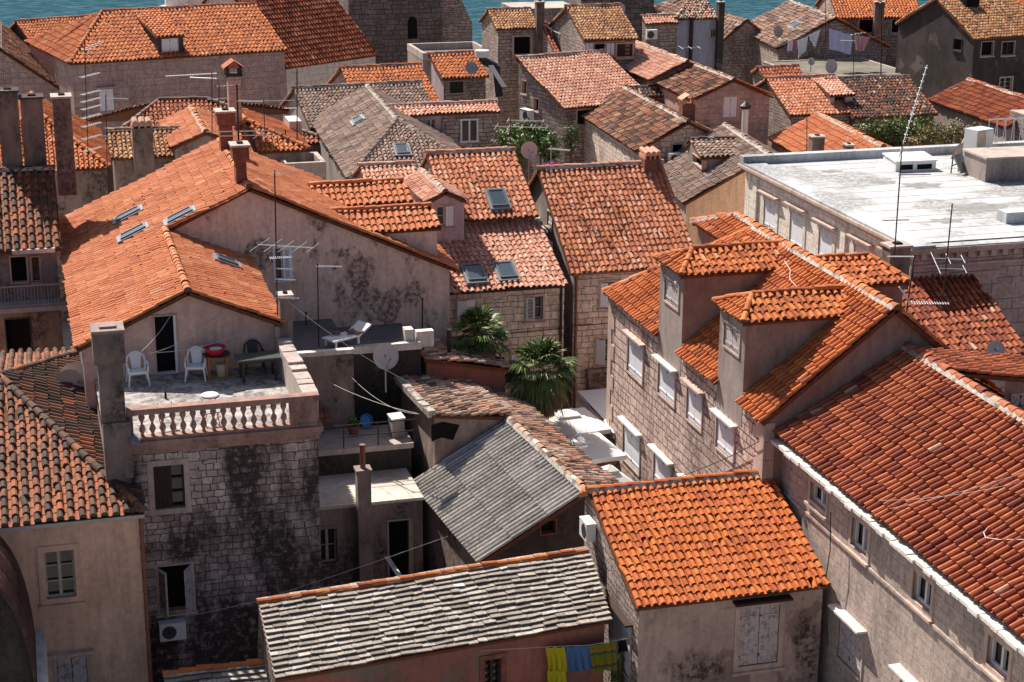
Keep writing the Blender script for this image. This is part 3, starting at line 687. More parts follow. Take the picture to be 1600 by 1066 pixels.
def dormer_y(H, x0, x1, xr, yf, yb, ze, zr, st, mat, zb, wins=(), shed=False, oh=.10, zback=None, gable=True):
    """Dormer looking at the camera: gabled (ridge along y) or with a single slope."""
    R = MB(); S = ST[st]
    if shed:
        zk = zback; k = (zk - ze) / (yb - yf)
        tile_face(R, [V(x0 - oh, yf - oh, ze - k * oh), V(x1 + oh, yf - oh, ze - k * oh), V(x1 + oh, yb, zk), V(x0 - oh, yb, zk)], 0, 1, S)
    else:
        tile_face(R, [V(x0 - oh, yb, ze), V(x0 - oh, yf - oh, ze), V(xr, yf - oh, zr), V(xr, yb, zr)], 0, 1, S)
        tile_face(R, [V(x1 + oh, yf - oh, ze), V(x1 + oh, yb, ze), V(xr, yb, zr), V(xr, yf - oh, zr)], 0, 1, S)
        ridge(R, V(xr, yf - oh, zr + .03), V(xr, yb, zr + .03), r=.10)
    W_ = H.W; wm = H.wm; H.W = MB(); H.wm = []; add = H.add; made = []
    def add2(mb, name, mats, parent=None, smooth=False):
        o_ = add(mb, name, mats, parent, smooth); made.append((o_, parent)); return o_
    H.add = add2; d = .12
    top = [(x1, yf, ze - d), (x0, yf, ze - d)] if shed else [(x1, yf, ze - d), (xr, yf, zr - d), (x0, yf, ze - d)]
    H.wall([(x0, yf, zb), (x1, yf, zb)] + top, mat, wins)
    zk2 = (zback if shed else ze) - d
    H.wall([(x0, yb, zb), (x0, yf, zb), (x0, yf, ze - d), (x0, yb, zk2)], mat); H.wall([(x1, yf, zb), (x1, yb, zb), (x1, yb, zk2), (x1, yf, ze - d)], mat)
    H.add = add; dm = H.add(H.W, 'dormer', H.wm); H.W, H.wm = W_, wm
    flatten(made, dm); H.add(R, 'dormer_roof', [S.mat, 'tend', 'under', 'mort'], dm)
    return dm

# ---------------------------------------------------------------- small things
def antenna(label, px, pyb, pyt, y, booms, r=.022, mat='rust', fr=F0, lean=0.0, group=None):
    """A mast with yagi booms: (height fraction, heading deg, length, number of rods, rod length, back part)."""
    b = fr.y(px, pyb, y); t = fr.y(px + lean, pyt, y); h = t[2] - b[2]; w = rot('z', radians(fr.yaw)) @ b
    o = thing('tv_antenna', label, 'antenna', tuple(w), 0, group)
    m = MB(); tl = V(t[0] - b[0], 0, h); m.cyl(-V(0, 0, .3), tl, r, 6); m.build('mast', M[mat], o)
    for bm in booms:
        f, hd, L, n, rl, back = bm[:6]; rise = bm[6] if len(bm) > 6 else 0.0
        d = V(sin(radians(hd)), cos(radians(hd)), rise); c = V(d[1], -d[0], 0); c0 = tl * f; a = c0 - d * L * back; e = MB()
        e.cyl(a, a + d * L, .020, 5)
        for i in range(n):
            p = a + d * L * (.03 + .94 * i / max(1, n - 1)); k = rl * (1.15 - .35 * i / max(1, n - 1)) / 2
            e.cyl(p - c * k, p + c * k, .011, 4)
        e.build('yagi_boom', M['alu'], o)
    return o

def dish(label, px, py, y, r, hd=180, el=35, fr=F0, mat='dish', pole=1.0, group=None, arm=True):
    c = fr.y(px, py, y); w = rot('z', radians(fr.yaw)) @ c
    o = thing('satellite_dish', label, 'satellite dish', tuple(w), 0, group)
    d = V(sin(radians(hd)) * cos(radians(el)), cos(radians(hd)) * cos(radians(el)), sin(radians(el)))
    u = unit(np.cross(V(0, 0, 1), d)); v = np.cross(d, u); A = np.stack([u, v, d], 1)
    m = MB(); prof = [(.001, -.16 * r)] + [(r * k, -.16 * r * (1 - k * k)) for k in (.25, .5, .75, 1)] + [(r * 1.02, .01), (r, -.02)] + [(r * k, -.16 * r * (1 - k * k) - .02) for k in (.75, .5, .25, .01)]
    m.lathe(V(0, 0, 0), prof, 24, ax=A); m.build('reflector', M[mat], o, smooth=True)
    m = MB(); f = d * r * .75 - v * r * .25
    if arm: m.cyl(-v * r * .95, f, .018, 5); m.cyl(f - d * .02, f + d * .10 + v * .03, .045, 7); m.build('feed_arm', M['grey_m'], o)
    m = MB(); b = -d * r * .2; m.cyl(b - V(0, 0, pole), b + V(0, 0, .15 * r), .03, 7); m.cyl(b, -d * .15 * r, .05, 6); m.build('pole', M['grey_m'], o)
    return o

def ac_unit(label, o_, ux, nr, w=.80, h=.55, d=.28, group='air conditioner units on the walls'):
    """Outdoor unit hung on a wall: o_ = world lower left corner at the wall."""
    o = thing('air_conditioner', label, 'air conditioner', tuple(o_), 0, group); Z = V(0, 0, 1)
    m = MB(); m.obox(nr * .06, ux * w, nr * d, Z * h); m.obox(nr * .05 + Z * h - ux * .01, ux * (w + .02), nr * (d + .02), Z * .015); m.build('casing', M['white_m'], o)
    A = np.stack([ux, Z, nr], 1); g = MB(); c = ux * w * .36 + Z * h * .5 + nr * (.06 + d)
    g.lathe(c, [(.001, .004), (h * .40, .006), (h * .40, .0)], 16, ax=A); 
    for k in range(3): g.lathe(c, [(h * (.13 + .1 * k), .014), (h * (.145 + .1 * k), .014)], 16, ax=A, mi=1)
    g.build('fan_grille', [M['black'], M['grey_m']], o)
    b = MB(); b.obox(ux * w * .15 - Z * .04, ux * .04, nr * (d + .05), Z * .04); b.obox(ux * w * .8 - Z * .04, ux * .04, nr * (d + .05), Z * .04); b.build('bracket', M['grey_m'], o)
    return o

def cable(label, pts, r=.012, mat='cable', sag=.0, name='cable', n=10, cat='cable', group=None):
    P = [np.asarray(p, float) for p in pts]; L = []
    for a, b in zip(P[:-1], P[1:]):
        for i in range(n):
            f = i / n; L.append(a + (b - a) * f - V(0, 0, 4 * sag * f * (1 - f)))
    L.append(P[-1]); base = P[0]
    m = MB(); m.tube(L, r, 5); o = m.build(name, M[mat], None, base); o.location = tuple(base)
    return tag(o, label, cat, group)
# ================================================================= THE TOWN
GZ = 2.0
def qpx(fr, pts, z): return [fr.z(px, py, z) for px, py in pts]

# ---------------------------------------------------------------- terrace house (left): balustrade terrace, gabled room, big orange roof
Y_F, Y_R, Y_G = 45.4, 51.1, 58.8      # facade, terrace room, main gable
H = House('terrace_house', 'stone house with white balustrade terrace under a big light orange gabled roof', (4, 48, GZ))
kL = (11.97 - 10.47) / (4.24 - .99)
xe = .92; ze = 11.97 - kL * (4.24 - xe); zm = 11.97 + kL * (7.11 - 4.24); yb = 67.5; yf = Y_R - .28
H.face([(xe, yb, ze), (xe, yf, ze), (4.24, yf, 11.97), (4.24, Y_G - .15, 11.97), (7.11, Y_G - .15, zm), (7.11, yb, zm)], 'a')
xr_ = 7.05; kr = .43; zr_ = 11.97 - kr * (xr_ - 4.24)
H.face([(xr_, yf, zr_), (xr_, Y_G + .1, zr_), (4.24, Y_G + .1, 11.97), (4.24, yf, 11.97)], 'a')
x2 = 14.35; z2 = zm - (zm - 9.98) / (14.3 - 7.11) * (x2 - 7.11)
H.face([(x2, Y_G - .15, z2), (x2, yb, z2), (7.11, yb, zm), (7.11, Y_G - .15, zm)], 'a')
H.cap(V(4.24, yf, 11.99), V(4.24, Y_G, 11.99), 'a', mort=False); H.cap(V(7.11, Y_G - .2, zm + .02), V(7.11, yb, zm + .02), 'a', mort=False)
# verge tiles down the gable rakes
H.cap(V(x2, Y_G - .12, z2 + .05), V(7.2, Y_G - .12, zm + .02), 'a', r=.08, mort=False); H.cap(V(xe + .1, yf + .06, ze + .07), V(4.1, yf + .06, 11.95), 'a', r=.07, mort=False); H.cap(V(xr_, yf + .06, zr_ + .06), V(4.35, yf + .06, 11.97), 'a', r=.07, mort=False)
kR = (zm - z2) / (x2 - 7.11); dd = .13
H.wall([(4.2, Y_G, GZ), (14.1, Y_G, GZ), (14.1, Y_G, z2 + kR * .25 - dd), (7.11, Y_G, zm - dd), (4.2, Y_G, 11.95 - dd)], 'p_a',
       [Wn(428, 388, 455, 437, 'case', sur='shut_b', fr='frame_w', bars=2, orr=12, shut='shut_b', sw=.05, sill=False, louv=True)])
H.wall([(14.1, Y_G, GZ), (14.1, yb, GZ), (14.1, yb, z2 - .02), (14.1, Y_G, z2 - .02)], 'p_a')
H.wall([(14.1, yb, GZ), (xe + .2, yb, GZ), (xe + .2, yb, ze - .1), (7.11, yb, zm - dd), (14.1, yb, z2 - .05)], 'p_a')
H.wall([(xe + .2, yb, GZ), (xe + .2, Y_R, GZ), (xe + .2, Y_R, ze - .04), (xe + .2, yb, ze - .04)], 'p_dirty')
H.wall([(xe + .2, Y_R, GZ), (6.9, Y_R, GZ), (6.9, Y_R, zr_ + kr * .15 - dd), (4.24, Y_R, 11.97 - dd), (xe + .2, Y_R, ze + kL * .2 - dd)], 'p_room',
       [Wn(241, 495, 279, 583, 'door', sur='trim', fr='shut_w', sill=False, sw=.05, name='terrace_door')])
H.wall([(6.9, Y_R, GZ), (6.9, Y_G, GZ), (6.9, Y_G, zr_), (6.9, Y_R, zr_)], 'p_room')
# lower stone block carrying the terrace
XL, XR, TZ = 2.0, 7.12, 9.4
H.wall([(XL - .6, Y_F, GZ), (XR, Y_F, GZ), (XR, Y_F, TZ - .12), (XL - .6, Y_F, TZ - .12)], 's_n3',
       [Wn(239, 729, 290, 792, 'half', shut='shut_br', fr='frame_br', sw=.16, lint=None, sill=False),
        Wn(245, 886, 303, 950, 'dark', sur='trim', shut='shut_old', ol=62, orr=62, louv=True, sw=.06, sill=True)])
H.wall([(XR, Y_F, GZ), (XR, Y_G, GZ), (XR, Y_G, TZ), (XR, Y_F, TZ)], 'p_dirty')
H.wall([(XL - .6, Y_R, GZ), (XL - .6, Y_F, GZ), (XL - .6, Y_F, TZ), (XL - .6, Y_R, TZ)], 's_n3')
H.W.box((XL - .6, Y_F + .002, TZ - .3), (XR - .002, Y_R, TZ), H.wi('terr'))
mb = MB(); mb.box((XL - .1, Y_F - .16, TZ - .12), (XR + .14, Y_F + .30, TZ + .02)); mb.box((XL - .1, Y_F - .10, TZ - .24), (XR + .08, Y_F + .1, TZ - .122)); mb.box((XL - .1, Y_F - .05, TZ - .36), (XR + .04, Y_F + .1, TZ - .242))
H.add(mb, 'cornice', 'balu')
# balustrade
mb = MB(); RZ = 10.33
mb.box((XL, Y_F - .12, RZ - .16), (XR + .06, Y_F + .20, RZ)); mb.box((XL, Y_F - .08, TZ + .02), (XR, Y_F + .16, TZ + .12))
xp0, xp1 = F0.y(452, 640, Y_F)[0], XR
mb.box((xp0, Y_F - .06, TZ + .12), (xp1, Y_F + .14, RZ - .16)); mb.box((XL, Y_F - .06, TZ + .12), (XL + .16, Y_F + .14, RZ - .16))
ba = H.add(mb, 'balustrade', 'balu'); nb = 15
for i in range(nb):
    xx = XL + .30 + (xp0 - XL - .36) * (i + .35) / (nb - .3); mb = MB(); h = RZ - .16 - TZ - .12
    mb.lathe(V(xx, Y_F + .04, TZ + .12), [(.055, 0), (.055, .06 * h), (.035, .09 * h), (.055, .16 * h), (.090, .30 * h), (.075, .42 * h), (.036, .52 * h), (.034, .60 * h), (.050, .66 * h), (.088, .80 * h), (.075, .90 * h), (.055, .94 * h), (.055, h)], 10)
    H.add(mb, 'baluster', 'balu', ba, smooth=True)
# side parapet with rough top
mb = MB(); yy = Y_F + .3; j = 0
while yy < Y_R + 1.8:
    L = random.uniform(.25, .5); mb.box((XR - .34, yy + .004, TZ - .2), (XR + .10, yy + L, TZ + .92 + random.uniform(-.05, .05) + (.35 if yy > Y_R - .4 else 0))); yy += L
H.add(mb, 'side_parapet', 'conc')
# chimneys on the ridge and the corner pier
H.chimney(363, 389, 228, 272, 59.4, mat='brick', depth=.75, flare=.10); H.chimney(339, 367, 175, 216, 65.2, mat='brick', depth=.75, flare=.10)
H.chimney(437, 456, 462, 585, Y_R - .25, mat='chim', depth=.4)
# roof windows
nL = unit(V(-kL, 0, 1)); tL = unit(V(1, 0, kL)); nR = unit(V(kr, 0, 1)); sY = V(0, -1, 0)
for cx_, cy_, lb in ((203, 340, None), (211, 368, None), (284, 342, None)):
    H.skylight(F0.sx(cx_, cy_, 4.24, 11.97, kL), sY, tL, .62, .95, nL)
H.skylight(F0.sx(352, 413, 4.24, 11.97, -kr), V(0, 1, 0), unit(V(-1, 0, kr)), .6, .7, nR)
# two long dormers running out over the right-hand slope
c = F0.y(688, 351, Y_G + .4)
def a_dormer(pl, pr, pel, yr_, yn_, zz):
    pass
E1 = F0.y(687, 355, 59.3); R1 = F0.z(535, 333, E1[2] + .55); R2 = F0.z(680, 318, E1[2] + .55)
yn, zr2 = 59.3, E1[2] + .55; yrid = (R1[1] + R2[1]) / 2
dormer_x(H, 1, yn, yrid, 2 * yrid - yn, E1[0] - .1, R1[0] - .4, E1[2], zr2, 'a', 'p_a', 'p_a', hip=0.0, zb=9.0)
E2 = F0.y(643, 314, 63.0); R1 = F0.z(499, 290, E2[2] + .55); R2 = F0.z(637, 281, E2[2] + .55); yrid = (R1[1] + R2[1]) / 2
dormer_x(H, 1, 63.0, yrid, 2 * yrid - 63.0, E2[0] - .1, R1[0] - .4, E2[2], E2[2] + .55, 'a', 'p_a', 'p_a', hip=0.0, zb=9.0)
H.finish()

# ---------------------------------------------------------------- hip-roofed peach house at lower left
H = House('corner_house', 'peach plastered house with a dark hipped tile roof at the lower left', (0, 45, GZ))
ex, ey, ez = 2.2, 43.75, 8.0
ap = F0.sx(-2, 589, ex, ez, -.46); hz = ap[2]; k_ = (hz - ez) / (ap[1] - ey)
xl = -9.0
H.face([(xl, ey, ez), (ex, ey, ez), tuple(ap), (xl, ap[1], hz)], 'n2')
yb2 = 2 * ap[1] - ey
H.face([(ex, ey, ez), (ex, yb2, ez), tuple(ap)], 'n2')
H.face([(ex, yb2, ez), (xl, yb2, ez), (xl, ap[1], hz), tuple(ap)], 'n2')
H.cap(V(ex, ey, ez + .05), ap + V(0, 0, .04), 'n2', mort=False, r=.12); H.cap(V(ex, yb2, ez + .05), ap + V(0, 0, .04), 'n2', mort=False); H.cap(ap + V(0, 0, .03), V(xl, ap[1], hz + .03), 'n2', mort=False)
H.block(xl, ex - .12, ey + .15, yb2 - .15, ez - .06, 'p_n2', wins={'F': [Wn(67, 863, 120, 931, 'case', fr='frame_o', sur='p_n2', sw=.16, bars=2), Wn(88, 1030, 140, 1100, 'closed', shut='shut_old', sur='trim', lint='trim', sw=.1)]})
mb = MB(); mb.box((xl, ey - .04, ez - .13), (ex + .03, ey + .14, ez - .03)); gt = H.add(mb, 'gutter', 'grey_m')
mb = MB(); mb.cyl((ex - .06, ey + .06, GZ), (ex - .06, ey + .06, ez - .1), .05, 8); H.add(mb, 'downpipe', 'pvc')
# tall rendered chimney with rougher head
mb = MB(); yc = 45.1; a = F0.y(152, 560, yc); b = F0.y(191, 560, yc); zt = F0.y(170, 517, yc)[2]; zmid = F0.y(170, 568, yc)[2]; zlow = F0.y(170, 660, yc)[2]
mb.box((a[0], yc, zlow - .02), (b[0], yc + .62, zmid)); mb.box((a[0] - .10, yc - .1, zmid), (b[0] + .08, yc + .74, zt - .05)); mb.box((a[0] + .02, yc - .06, zlow - 1.6), (b[0] + .10, yc + .7, zlow - .02))
ch = H.add(mb, 'chimney', 'chim'); mb = MB(); mb.box((a[0] - .12, yc - .12, zt - .05), (b[0] + .10, yc + .76, zt + .03)); mb.box((a[0] + .1, yc + .1, zt + .03), (b[0] - .1, yc + .5, zt + .09)); H.add(mb, 'chimney_cap', 'p_dirty', ch)
mb = MB(); mb.obox(V(b[0] + .06, yc - .35, zlow - .5), V(.28, 0, -.14), V(0, .9, 0), V(0, 0, .03)); H.add(mb, 'flashing', 'lead', ch)
H.finish()

# ---------------------------------------------------------------- maroon barrel roof in the bottom left corner
H = House('vaulted_chapel', 'low chapel with a maroon sheet metal barrel roof and pale stone coping', (0, 36, GZ))
c0 = F0.z(-22, 985, 6.6); yv0, yv1 = c0[1], c0[1] + 3.6; rr = F0.y(57, 1066, yv0)[0] - c0[0]; zc = F0.y(57, 1066, yv0)[2] - .3; hh = F0.y(-22, 905, yv0)[2] - zc
th = np.linspace(0, pi, 25); mb = MB()
for i in range(24):
    p = lambda t, y, k=1.0: V(c0[0] + cos(t) * rr * k, y, zc + sin(t) * hh * k)
    mb.polys([[p(th[i], yv0), p(th[i + 1], yv0), p(th[i + 1], yv1), p(th[i], yv1)]])
    mb.polys([[p(th[i], yv0), p(th[i + 1], yv0), p(th[i + 1], yv0, .94), p(th[i], yv0, .94)]]); mb.polys([[p(th[i], yv0, .94), p(th[i + 1], yv0, .94), p(th[i + 1], yv1, .94), p(th[i], yv1, .94)]])
for f in (.34, .67): 
    for i in range(24):
        p = lambda t, y, k: V(c0[0] + cos(t) * rr * k, y, zc + sin(t) * hh * k); y_ = yv0 + (yv1 - yv0) * f
        mb.polys([[p(th[i], y_, 1.02), p(th[i + 1], y_, 1.02), p(th[i + 1], y_ + .06, 1.02), p(th[i], y_ + .06, 1.02)]])
H.add(mb, 'barrel_roof', 'maroon')
H.W.polys([[p(t, yv1, .95) for t in th] ], H.wi('p_dark')); H.W.polys([[p(t, yv0 + .25, .95) for t in th]], H.wi('p_dark'))
H.block(c0[0] - rr, c0[0] + rr, yv0, yv1, zc, 'p_dirty')
mb = MB(); xk = c0[0] + rr
for i in range(9):
    mb.box((xk + .01, yv0 + (yv1 - yv0) * i / 9 + .004, zc - .35), (xk + .27, yv0 + (yv1 - yv0) * (i + 1) / 9, zc + .12 + .02 * (i % 2)))
H.add(mb, 'coping', 'lite'); H.finish()

# ---------------------------------------------------------------- right-hand long house (F) and dormered house (E)
H = House('long_stone_house', 'long grey stone house with a red tile roof and white casement windows on the right', (22, 36, GZ))
x0, y1, y0, z0 = 19.75, 42.42, 24.0, 9.0
pr = F0.z(1428, 548, 9.0)
kF = .57; rp = F0.sx(1426, 548, x0, z0, kF); rq = F0.sx(1600, 657, x0, z0, kF); xr = (rp[0] + rq[0]) / 2; zr = z0 + kF * (xr - x0)
FXR, FZR = xr, zr
wF = [Wn(1268, 750, 1291, 800, 'case', bars=0, sw=.12, lint='trim', hood=.10), Wn(1333, 806, 1355, 872, 'case', bars=0, sw=.12, lint='trim', hood=.10), Wn(1429, 890, 1454, 959, 'case', bars=0, sw=.12, lint='trim', hood=.10),
      Wn(1546, 990, 1575, 1064, 'case', bars=0, sw=.12, lint='trim', hood=.10), Wn(1313, 955, 1345, 1062, 'closed', shut='shut_old', sw=.06, lint='lite', sill=False, hood=.3), Wn(1409, 1050, 1440, 1150, 'closed', shut='shut_old', sw=.06, lint='lite', sill=False, hood=.3)]
H.gy(y0, y1 + .6, x0 - .12, z0 - .05, xr, zr, 'redf', 's_f', oh=.24, wins={'L': wF}, caps=False)
H.cap(V(xr, y0, zr + .03), V(xr, y1 + .6, zr + .03), 'redf', r=.14)
mb = MB(); yy = y0
while yy < y1 - .1:
    L = random.uniform(.3, .5); mb.box((x0 - .31 + random.uniform(-.05, .03), yy + random.uniform(.006, .02), z0 - .27), (x0 + .16, yy + L - .008, z0 - .17 + random.uniform(-.03, .01))); yy += L
H.add(mb, 'eaves_cornice', 'lite')
mb = MB(); c1 = F0.x(1300, 835, x0 + .12); mb.box((x0 + .06, y0, c1[2] - .05), (x0 + .14, y1, c1[2] + .03)); H.add(mb, 'string_course', 's_f')
H.finish()

H = House('dormered_stone_house', 'tall pale stone house with white shutters and hipped dormers on its orange roof', (22, 49, GZ))
x0, ys, yn_, z0 = 19.3, 42.75, 56.4, 9.4
kE = .78; rp = F0.sx(1405, 486, x0, z0, kE); rq = F0.sx(1157, 334, x0, z0, kE); print('E ridge', rp, rq)
xr = rp[0]; zr = z0 + kE * (xr - x0); ytop = max(rq[1], yn_)
wE = [Wn(982, 524, 1004, 600, 'closed', shut='shut_b', lint='trim', hood=.2, sill=False, sw=.07), Wn(1030, 563, 1054, 636, 'closed', shut='shut_b', lint='lite', hood=.22, sill=False, sw=.07), Wn(1075, 600, 1096, 674, 'closed', shut='shut_w', lint='trim', hood=.22, sill=False, sw=.07), Wn(1121, 648, 1146, 722, 'closed', shut='shut_w', lint='lite', hood=.22, sill=False, sw=.07),
      Wn(975, 659, 999, 742, 'closed', shut='shut_b', lint='lite', hood=.22, sill=False, sw=.07), Wn(1023, 703, 1048, 776, 'closed', shut='shut_b', lint='lite', hood=.22, sill=False, sw=.07), Wn(1070, 750, 1090, 800, 'closed', shut='shut_b', lint='lite', hood=.22, sill=False, sw=.07)]
def eave(x, y): return (x, y, z0 + kE * (x - x0) + .047)
notch = []
for a_, b_ in ((F0.x(1023, 402, x0 - .16)[1] - .1, F0.x(1064, 432, x0 - .16)[1] + .1), (F0.x(1116, 470, x0 - .16)[1] - .1, F0.x(1161, 508, x0 - .16)[1] + .1)):
    notch += [eave(x0 - .15, a_), eave(x0 + .25, a_ - .001), eave(x0 + .25, b_ + .001), eave(x0 - .15, b_)]
H.face([eave(x0 - .15, yn_ + .15)] + notch + [eave(x0 - .15, ys - .12), eave(xr, ys - .12), eave(xr, yn_ - (xr - x0) * 1.0)], 'orange', e=(0, -3))
x2 = 2 * xr - x0
H.face([(x2, ys - .12, z0 - .07), (x2, yn_ + .15, z0 - .07), (xr, yn_ - (xr - x0) * 1.0, zr), (xr, ys - .12, zr)], 'orange')
H.face([(x2, yn_ + .15, z0 - .07), (x0 - .15, yn_ + .15, z0 - .07), (xr, yn_ - (xr - x0) * 1.0, zr)], 'orange')
H.cap(V(xr, ys - .15, zr + .04), V(xr, yn_ - (xr - x0) * 1.0, zr + .04), 'orange', r=.14); H.cap(V(x0 - .15, yn_ + .15, z0 - .02), V(xr, yn_ - (xr - x0) * 1.0, zr + .03), 'orange', mort=False)
H.wall([(x0, yn_, GZ), (x0, ys, GZ), (x0, ys, z0 - .10), (x0, yn_, z0 - .10)], 's_e', wE)
H.wall([(x0, ys, GZ), (x2 - .15, ys, GZ), (x2 - .15, ys, z0 - .1), (xr, ys, zr - .13), (x0, ys, z0 - .12)], 'p_dorm')
H.wall([(x2 - .15, ys, GZ), (x2 - .15, yn_, GZ), (x2 - .15, yn_, z0 - .1), (x2 - .15, ys, z0 - .1)], 's_e'); H.wall([(x2 - .15, yn_, GZ), (x0, yn_, GZ), (x0, yn_, z0 - .1), (x2 - .15, yn_, z0 - .1)], 's_e')
for yq_ in (yn_, ys):
    mb = MB()
    for i in range(13):
        za = GZ + i * .56; L = (.62 if i % 2 else .34) if yq_ > 50 else (.34 if i % 2 else .62)
        mb.box((x0 - .03, yq_ - L if yq_ > 50 else yq_ - .03, za + .006), (x0 + .3, yq_ + .03 if yq_ > 50 else yq_ + L, za + .55))
    H.add(mb, 'quoin_stack', 'trim')
def edorm(xf, pn, pr_, zn, st='orange', win=None, tall=.9):
    """front-near eave corner pn and ridge point pr_ in the photo; xf = plane of the front."""
    n = F0.x(pn[0], pn[1], xf - .14); ze = n[2]; yn = n[1] + .14; return yn, ze
for (pn, pf, pr_, st, sh) in (((1064, 432), (1023, 402), (1083, 390), 'orange', Wn(1040, 432, 1060, 484, 'closed', shut='shut_old', sw=.07, sill=False)), ((1161, 508), (1116, 470), (1176, 461), 'orange', Wn(1133, 502, 1155, 556, 'closed', shut='shut_old', sw=.07, sill=False))):
    n = F0.x(*pn, x0 - .16); f = F0.x(*pf, x0 - .16); ze = (n[2] + f[2]) / 2; yn, yf_ = n[1] + .14, f[1] - .14; yr = (yn + yf_) / 2
    r_ = F0.y(*pr_, yr); hip = max(.5, r_[0] - x0); print('dormer', n, f, r_)
    dormer_x(H, -1, yn, yr, yf_, x0 - .012, xr - .1 if r_[2] > zr - .3 else x0 + (r_[2] - z0) / kE + .1, ze, r_[2], st, 'p_dorm', 'p_grey', hip=hip, zb=8.6, wins=[sh] if sh else [])
# raised attic at the far end of the ridge
az = 11.75; q0, q1 = F0.z(1142, 387, az), F0.z(1096, 347, az); ax, ay0, ay1 = (q0[0] + q1[0]) / 2, q0[1], q1[1]
p1, p2 = F0.sx(1202, 366, ax, az, .7), F0.sx(1155, 334, ax, az, .7); print('attic', p1, p2)
mb = MB(); S_ = ST['orange']; q0, q1, q2, q3 = V(ax - .15, ay1, az), V(ax - .15, ay0, az), p1, V(p1[0], p2[1], p1[2])
tile_face(mb, [q0, q1, q2, q3], 0, 1, S_); mx = lambda p: V(2 * p1[0] - p[0], p[1], p[2])
tile_face(mb, [mx(q1), mx(q0), q3, q2], 0, 1, S_); tile_face(mb, [mx(q0), q0, q3], 0, 1, S_); tile_face(mb, [q1, mx(q1), q2], 0, 1, S_)
for a, b in ((q2, q3), (q0, q3), (q1, q2)): ridge(mb, a + V(0, 0, .04), b + V(0, 0, .04), r=.12)
w_ = MB(); w_.box((ax, ay0 + .15, 9.3), (2 * p1[0] - ax, ay1 - .15, az - .11)); at_ = H.add(w_, 'attic', 'p_dorm'); H.add(mb, 'attic_roof', [S_.mat, 'tend', 'under', 'mort'], at_)
# rear dormer beyond the ridge
n = F0.z(1412, 438, 11.0); 
ev = F0.z(1352, 446, zr - .75); yn = ev[1] + .14; rd = F0.z(1285, 406, zr - .25); xq = F0.y(1412, 438, yn)[0]
dormer_x(H, 1, yn, rd[1], 2 * rd[1] - yn, xq, xr + .2, ev[2], zr - .22, 'orange', 'p_dorm', 'p_dorm', hip=.6, zb=9.0)
H.chimney(1392, 1424, 386, 430, rd[1] + .2, mat='chim', cap='slab', depth=.6)
mb = MB(); pp = F0.sx(1136, 470, x0, z0, kE); mb.cyl(pp - V(0, 0, .4), pp + V(0, 0, .75), .09, 10); mb.cyl(pp + V(0, 0, .75), pp + V(0, 0, .85), .11, 10); H.add(mb, 'flue', 'alu')
H.finish()

# ---------------------------------------------------------------- orange-roofed shed (N7)
H = House('plastered_house', 'low mauve plastered house with a bright orange barrel tile roof beside the long grey wall', (17, 41, GZ))
y0, z0 = 38.95, 6.0
e0, e1 = F0.z(997, 955, z0), F0.z(1293, 908, z0); kk = .40
rl = F0.sy(921, 770, y0, z0, kk); rr2 = F0.sy(1185, 739, y0, z0, kk); y1 = (rl[1] + rr2[1]) / 2; z1 = z0 + kk * (y1 - y0); print('N7', e0, e1, rl, rr2)
X0, X1 = e0[0], 19.72
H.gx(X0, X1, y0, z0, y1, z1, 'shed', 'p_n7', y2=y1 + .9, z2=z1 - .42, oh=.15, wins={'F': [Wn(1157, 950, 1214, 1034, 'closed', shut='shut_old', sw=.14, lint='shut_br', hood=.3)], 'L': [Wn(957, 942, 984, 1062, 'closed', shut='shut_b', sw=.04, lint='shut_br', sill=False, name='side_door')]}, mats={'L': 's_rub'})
H.finish()

# ---------------------------------------------------------------- stone-slab shed (N6) and its little neighbour
FR6 = Fr(-1.2 + .0)
H = House('slab_roofed_shed', 'long red walled shed under a white limestone slab roof', (9, 42, GZ), FR6)
z0 = 5.2; a = FR6.z(430, 1062, z0); b = FR6.z(953, 970, z0); FRs = degrees = math.degrees(atan2(b[1] - a[1], b[0] - a[0])); print('N6 yaw', FRs)
FR6 = Fr(-1.2 + FRs); H.fr = FR6; COL.objects.unlink(H.root); bpy.data.objects.remove(H.root)
H = House('slab_roofed_shed', 'long red walled shed under a white limestone slab roof', (9, 42, GZ), FR6)
a = FR6.z(430, 1062, z0); b = FR6.z(953, 970, z0); y0 = a[1]; kk = .36; rl = FR6.sy(402, 940, y0, z0, kk); rr2 = FR6.sy(922, 868, y0, z0, kk); print('N6', a, b, rl, rr2)
y1 = (rl[1] + rr2[1]) / 2; z1 = z0 + kk * (y1 - y0)
H.face([(a[0], y0, z0), (b[0], y0, z0), (rr2[0], y1, z1), (rl[0], y1, z1)], 'slab'); H.rmb('shedcap'); ridge(H.R['shedcap'], V(rl[0], y1, z1 + .06), V(rr2[0] - .05, y1, z1 + .06), r=.10, mort=False)
ST['shedcap'] = ST['rside']
H.wall([(a[0] + .15, y0 + .12, GZ), (b[0] - .1, y0 + .12, GZ), (b[0] - .1, y0 + .12, z0 - .08), (a[0] + .15, y0 + .12, z0 - .08)], 'p_red', [Wn(757, 1032, 783, 1090, 'case', fr='rust', sur='brick', sw=.14, bars=5, sill=False)])
H.wall([(a[0] + .15, y1, GZ), (a[0] + .15, y0 + .12, GZ), (a[0] + .15, y0 + .12, z0 - .08), (rl[0] + .12, y1, z1 - .1)], 'p_dirty'); H.wall([(b[0] - .1, y0 + .12, GZ), (b[0] - .1, y1, GZ), (rr2[0] - .1, y1, z1 - .1), (b[0] - .1, y0 + .12, z0 - .08)], 'p_dirty'); H.wall([(b[0], y1, GZ), (a[0], y1, GZ), (rl[0], y1, z1 - .1), (rr2[0], y1, z1 - .1)], 'p_dirty')
H.finish()
H = House('small_slab_roof_shed', 'small shed with a slab roof cropped by the bottom edge of the photo', (3, 38, GZ))
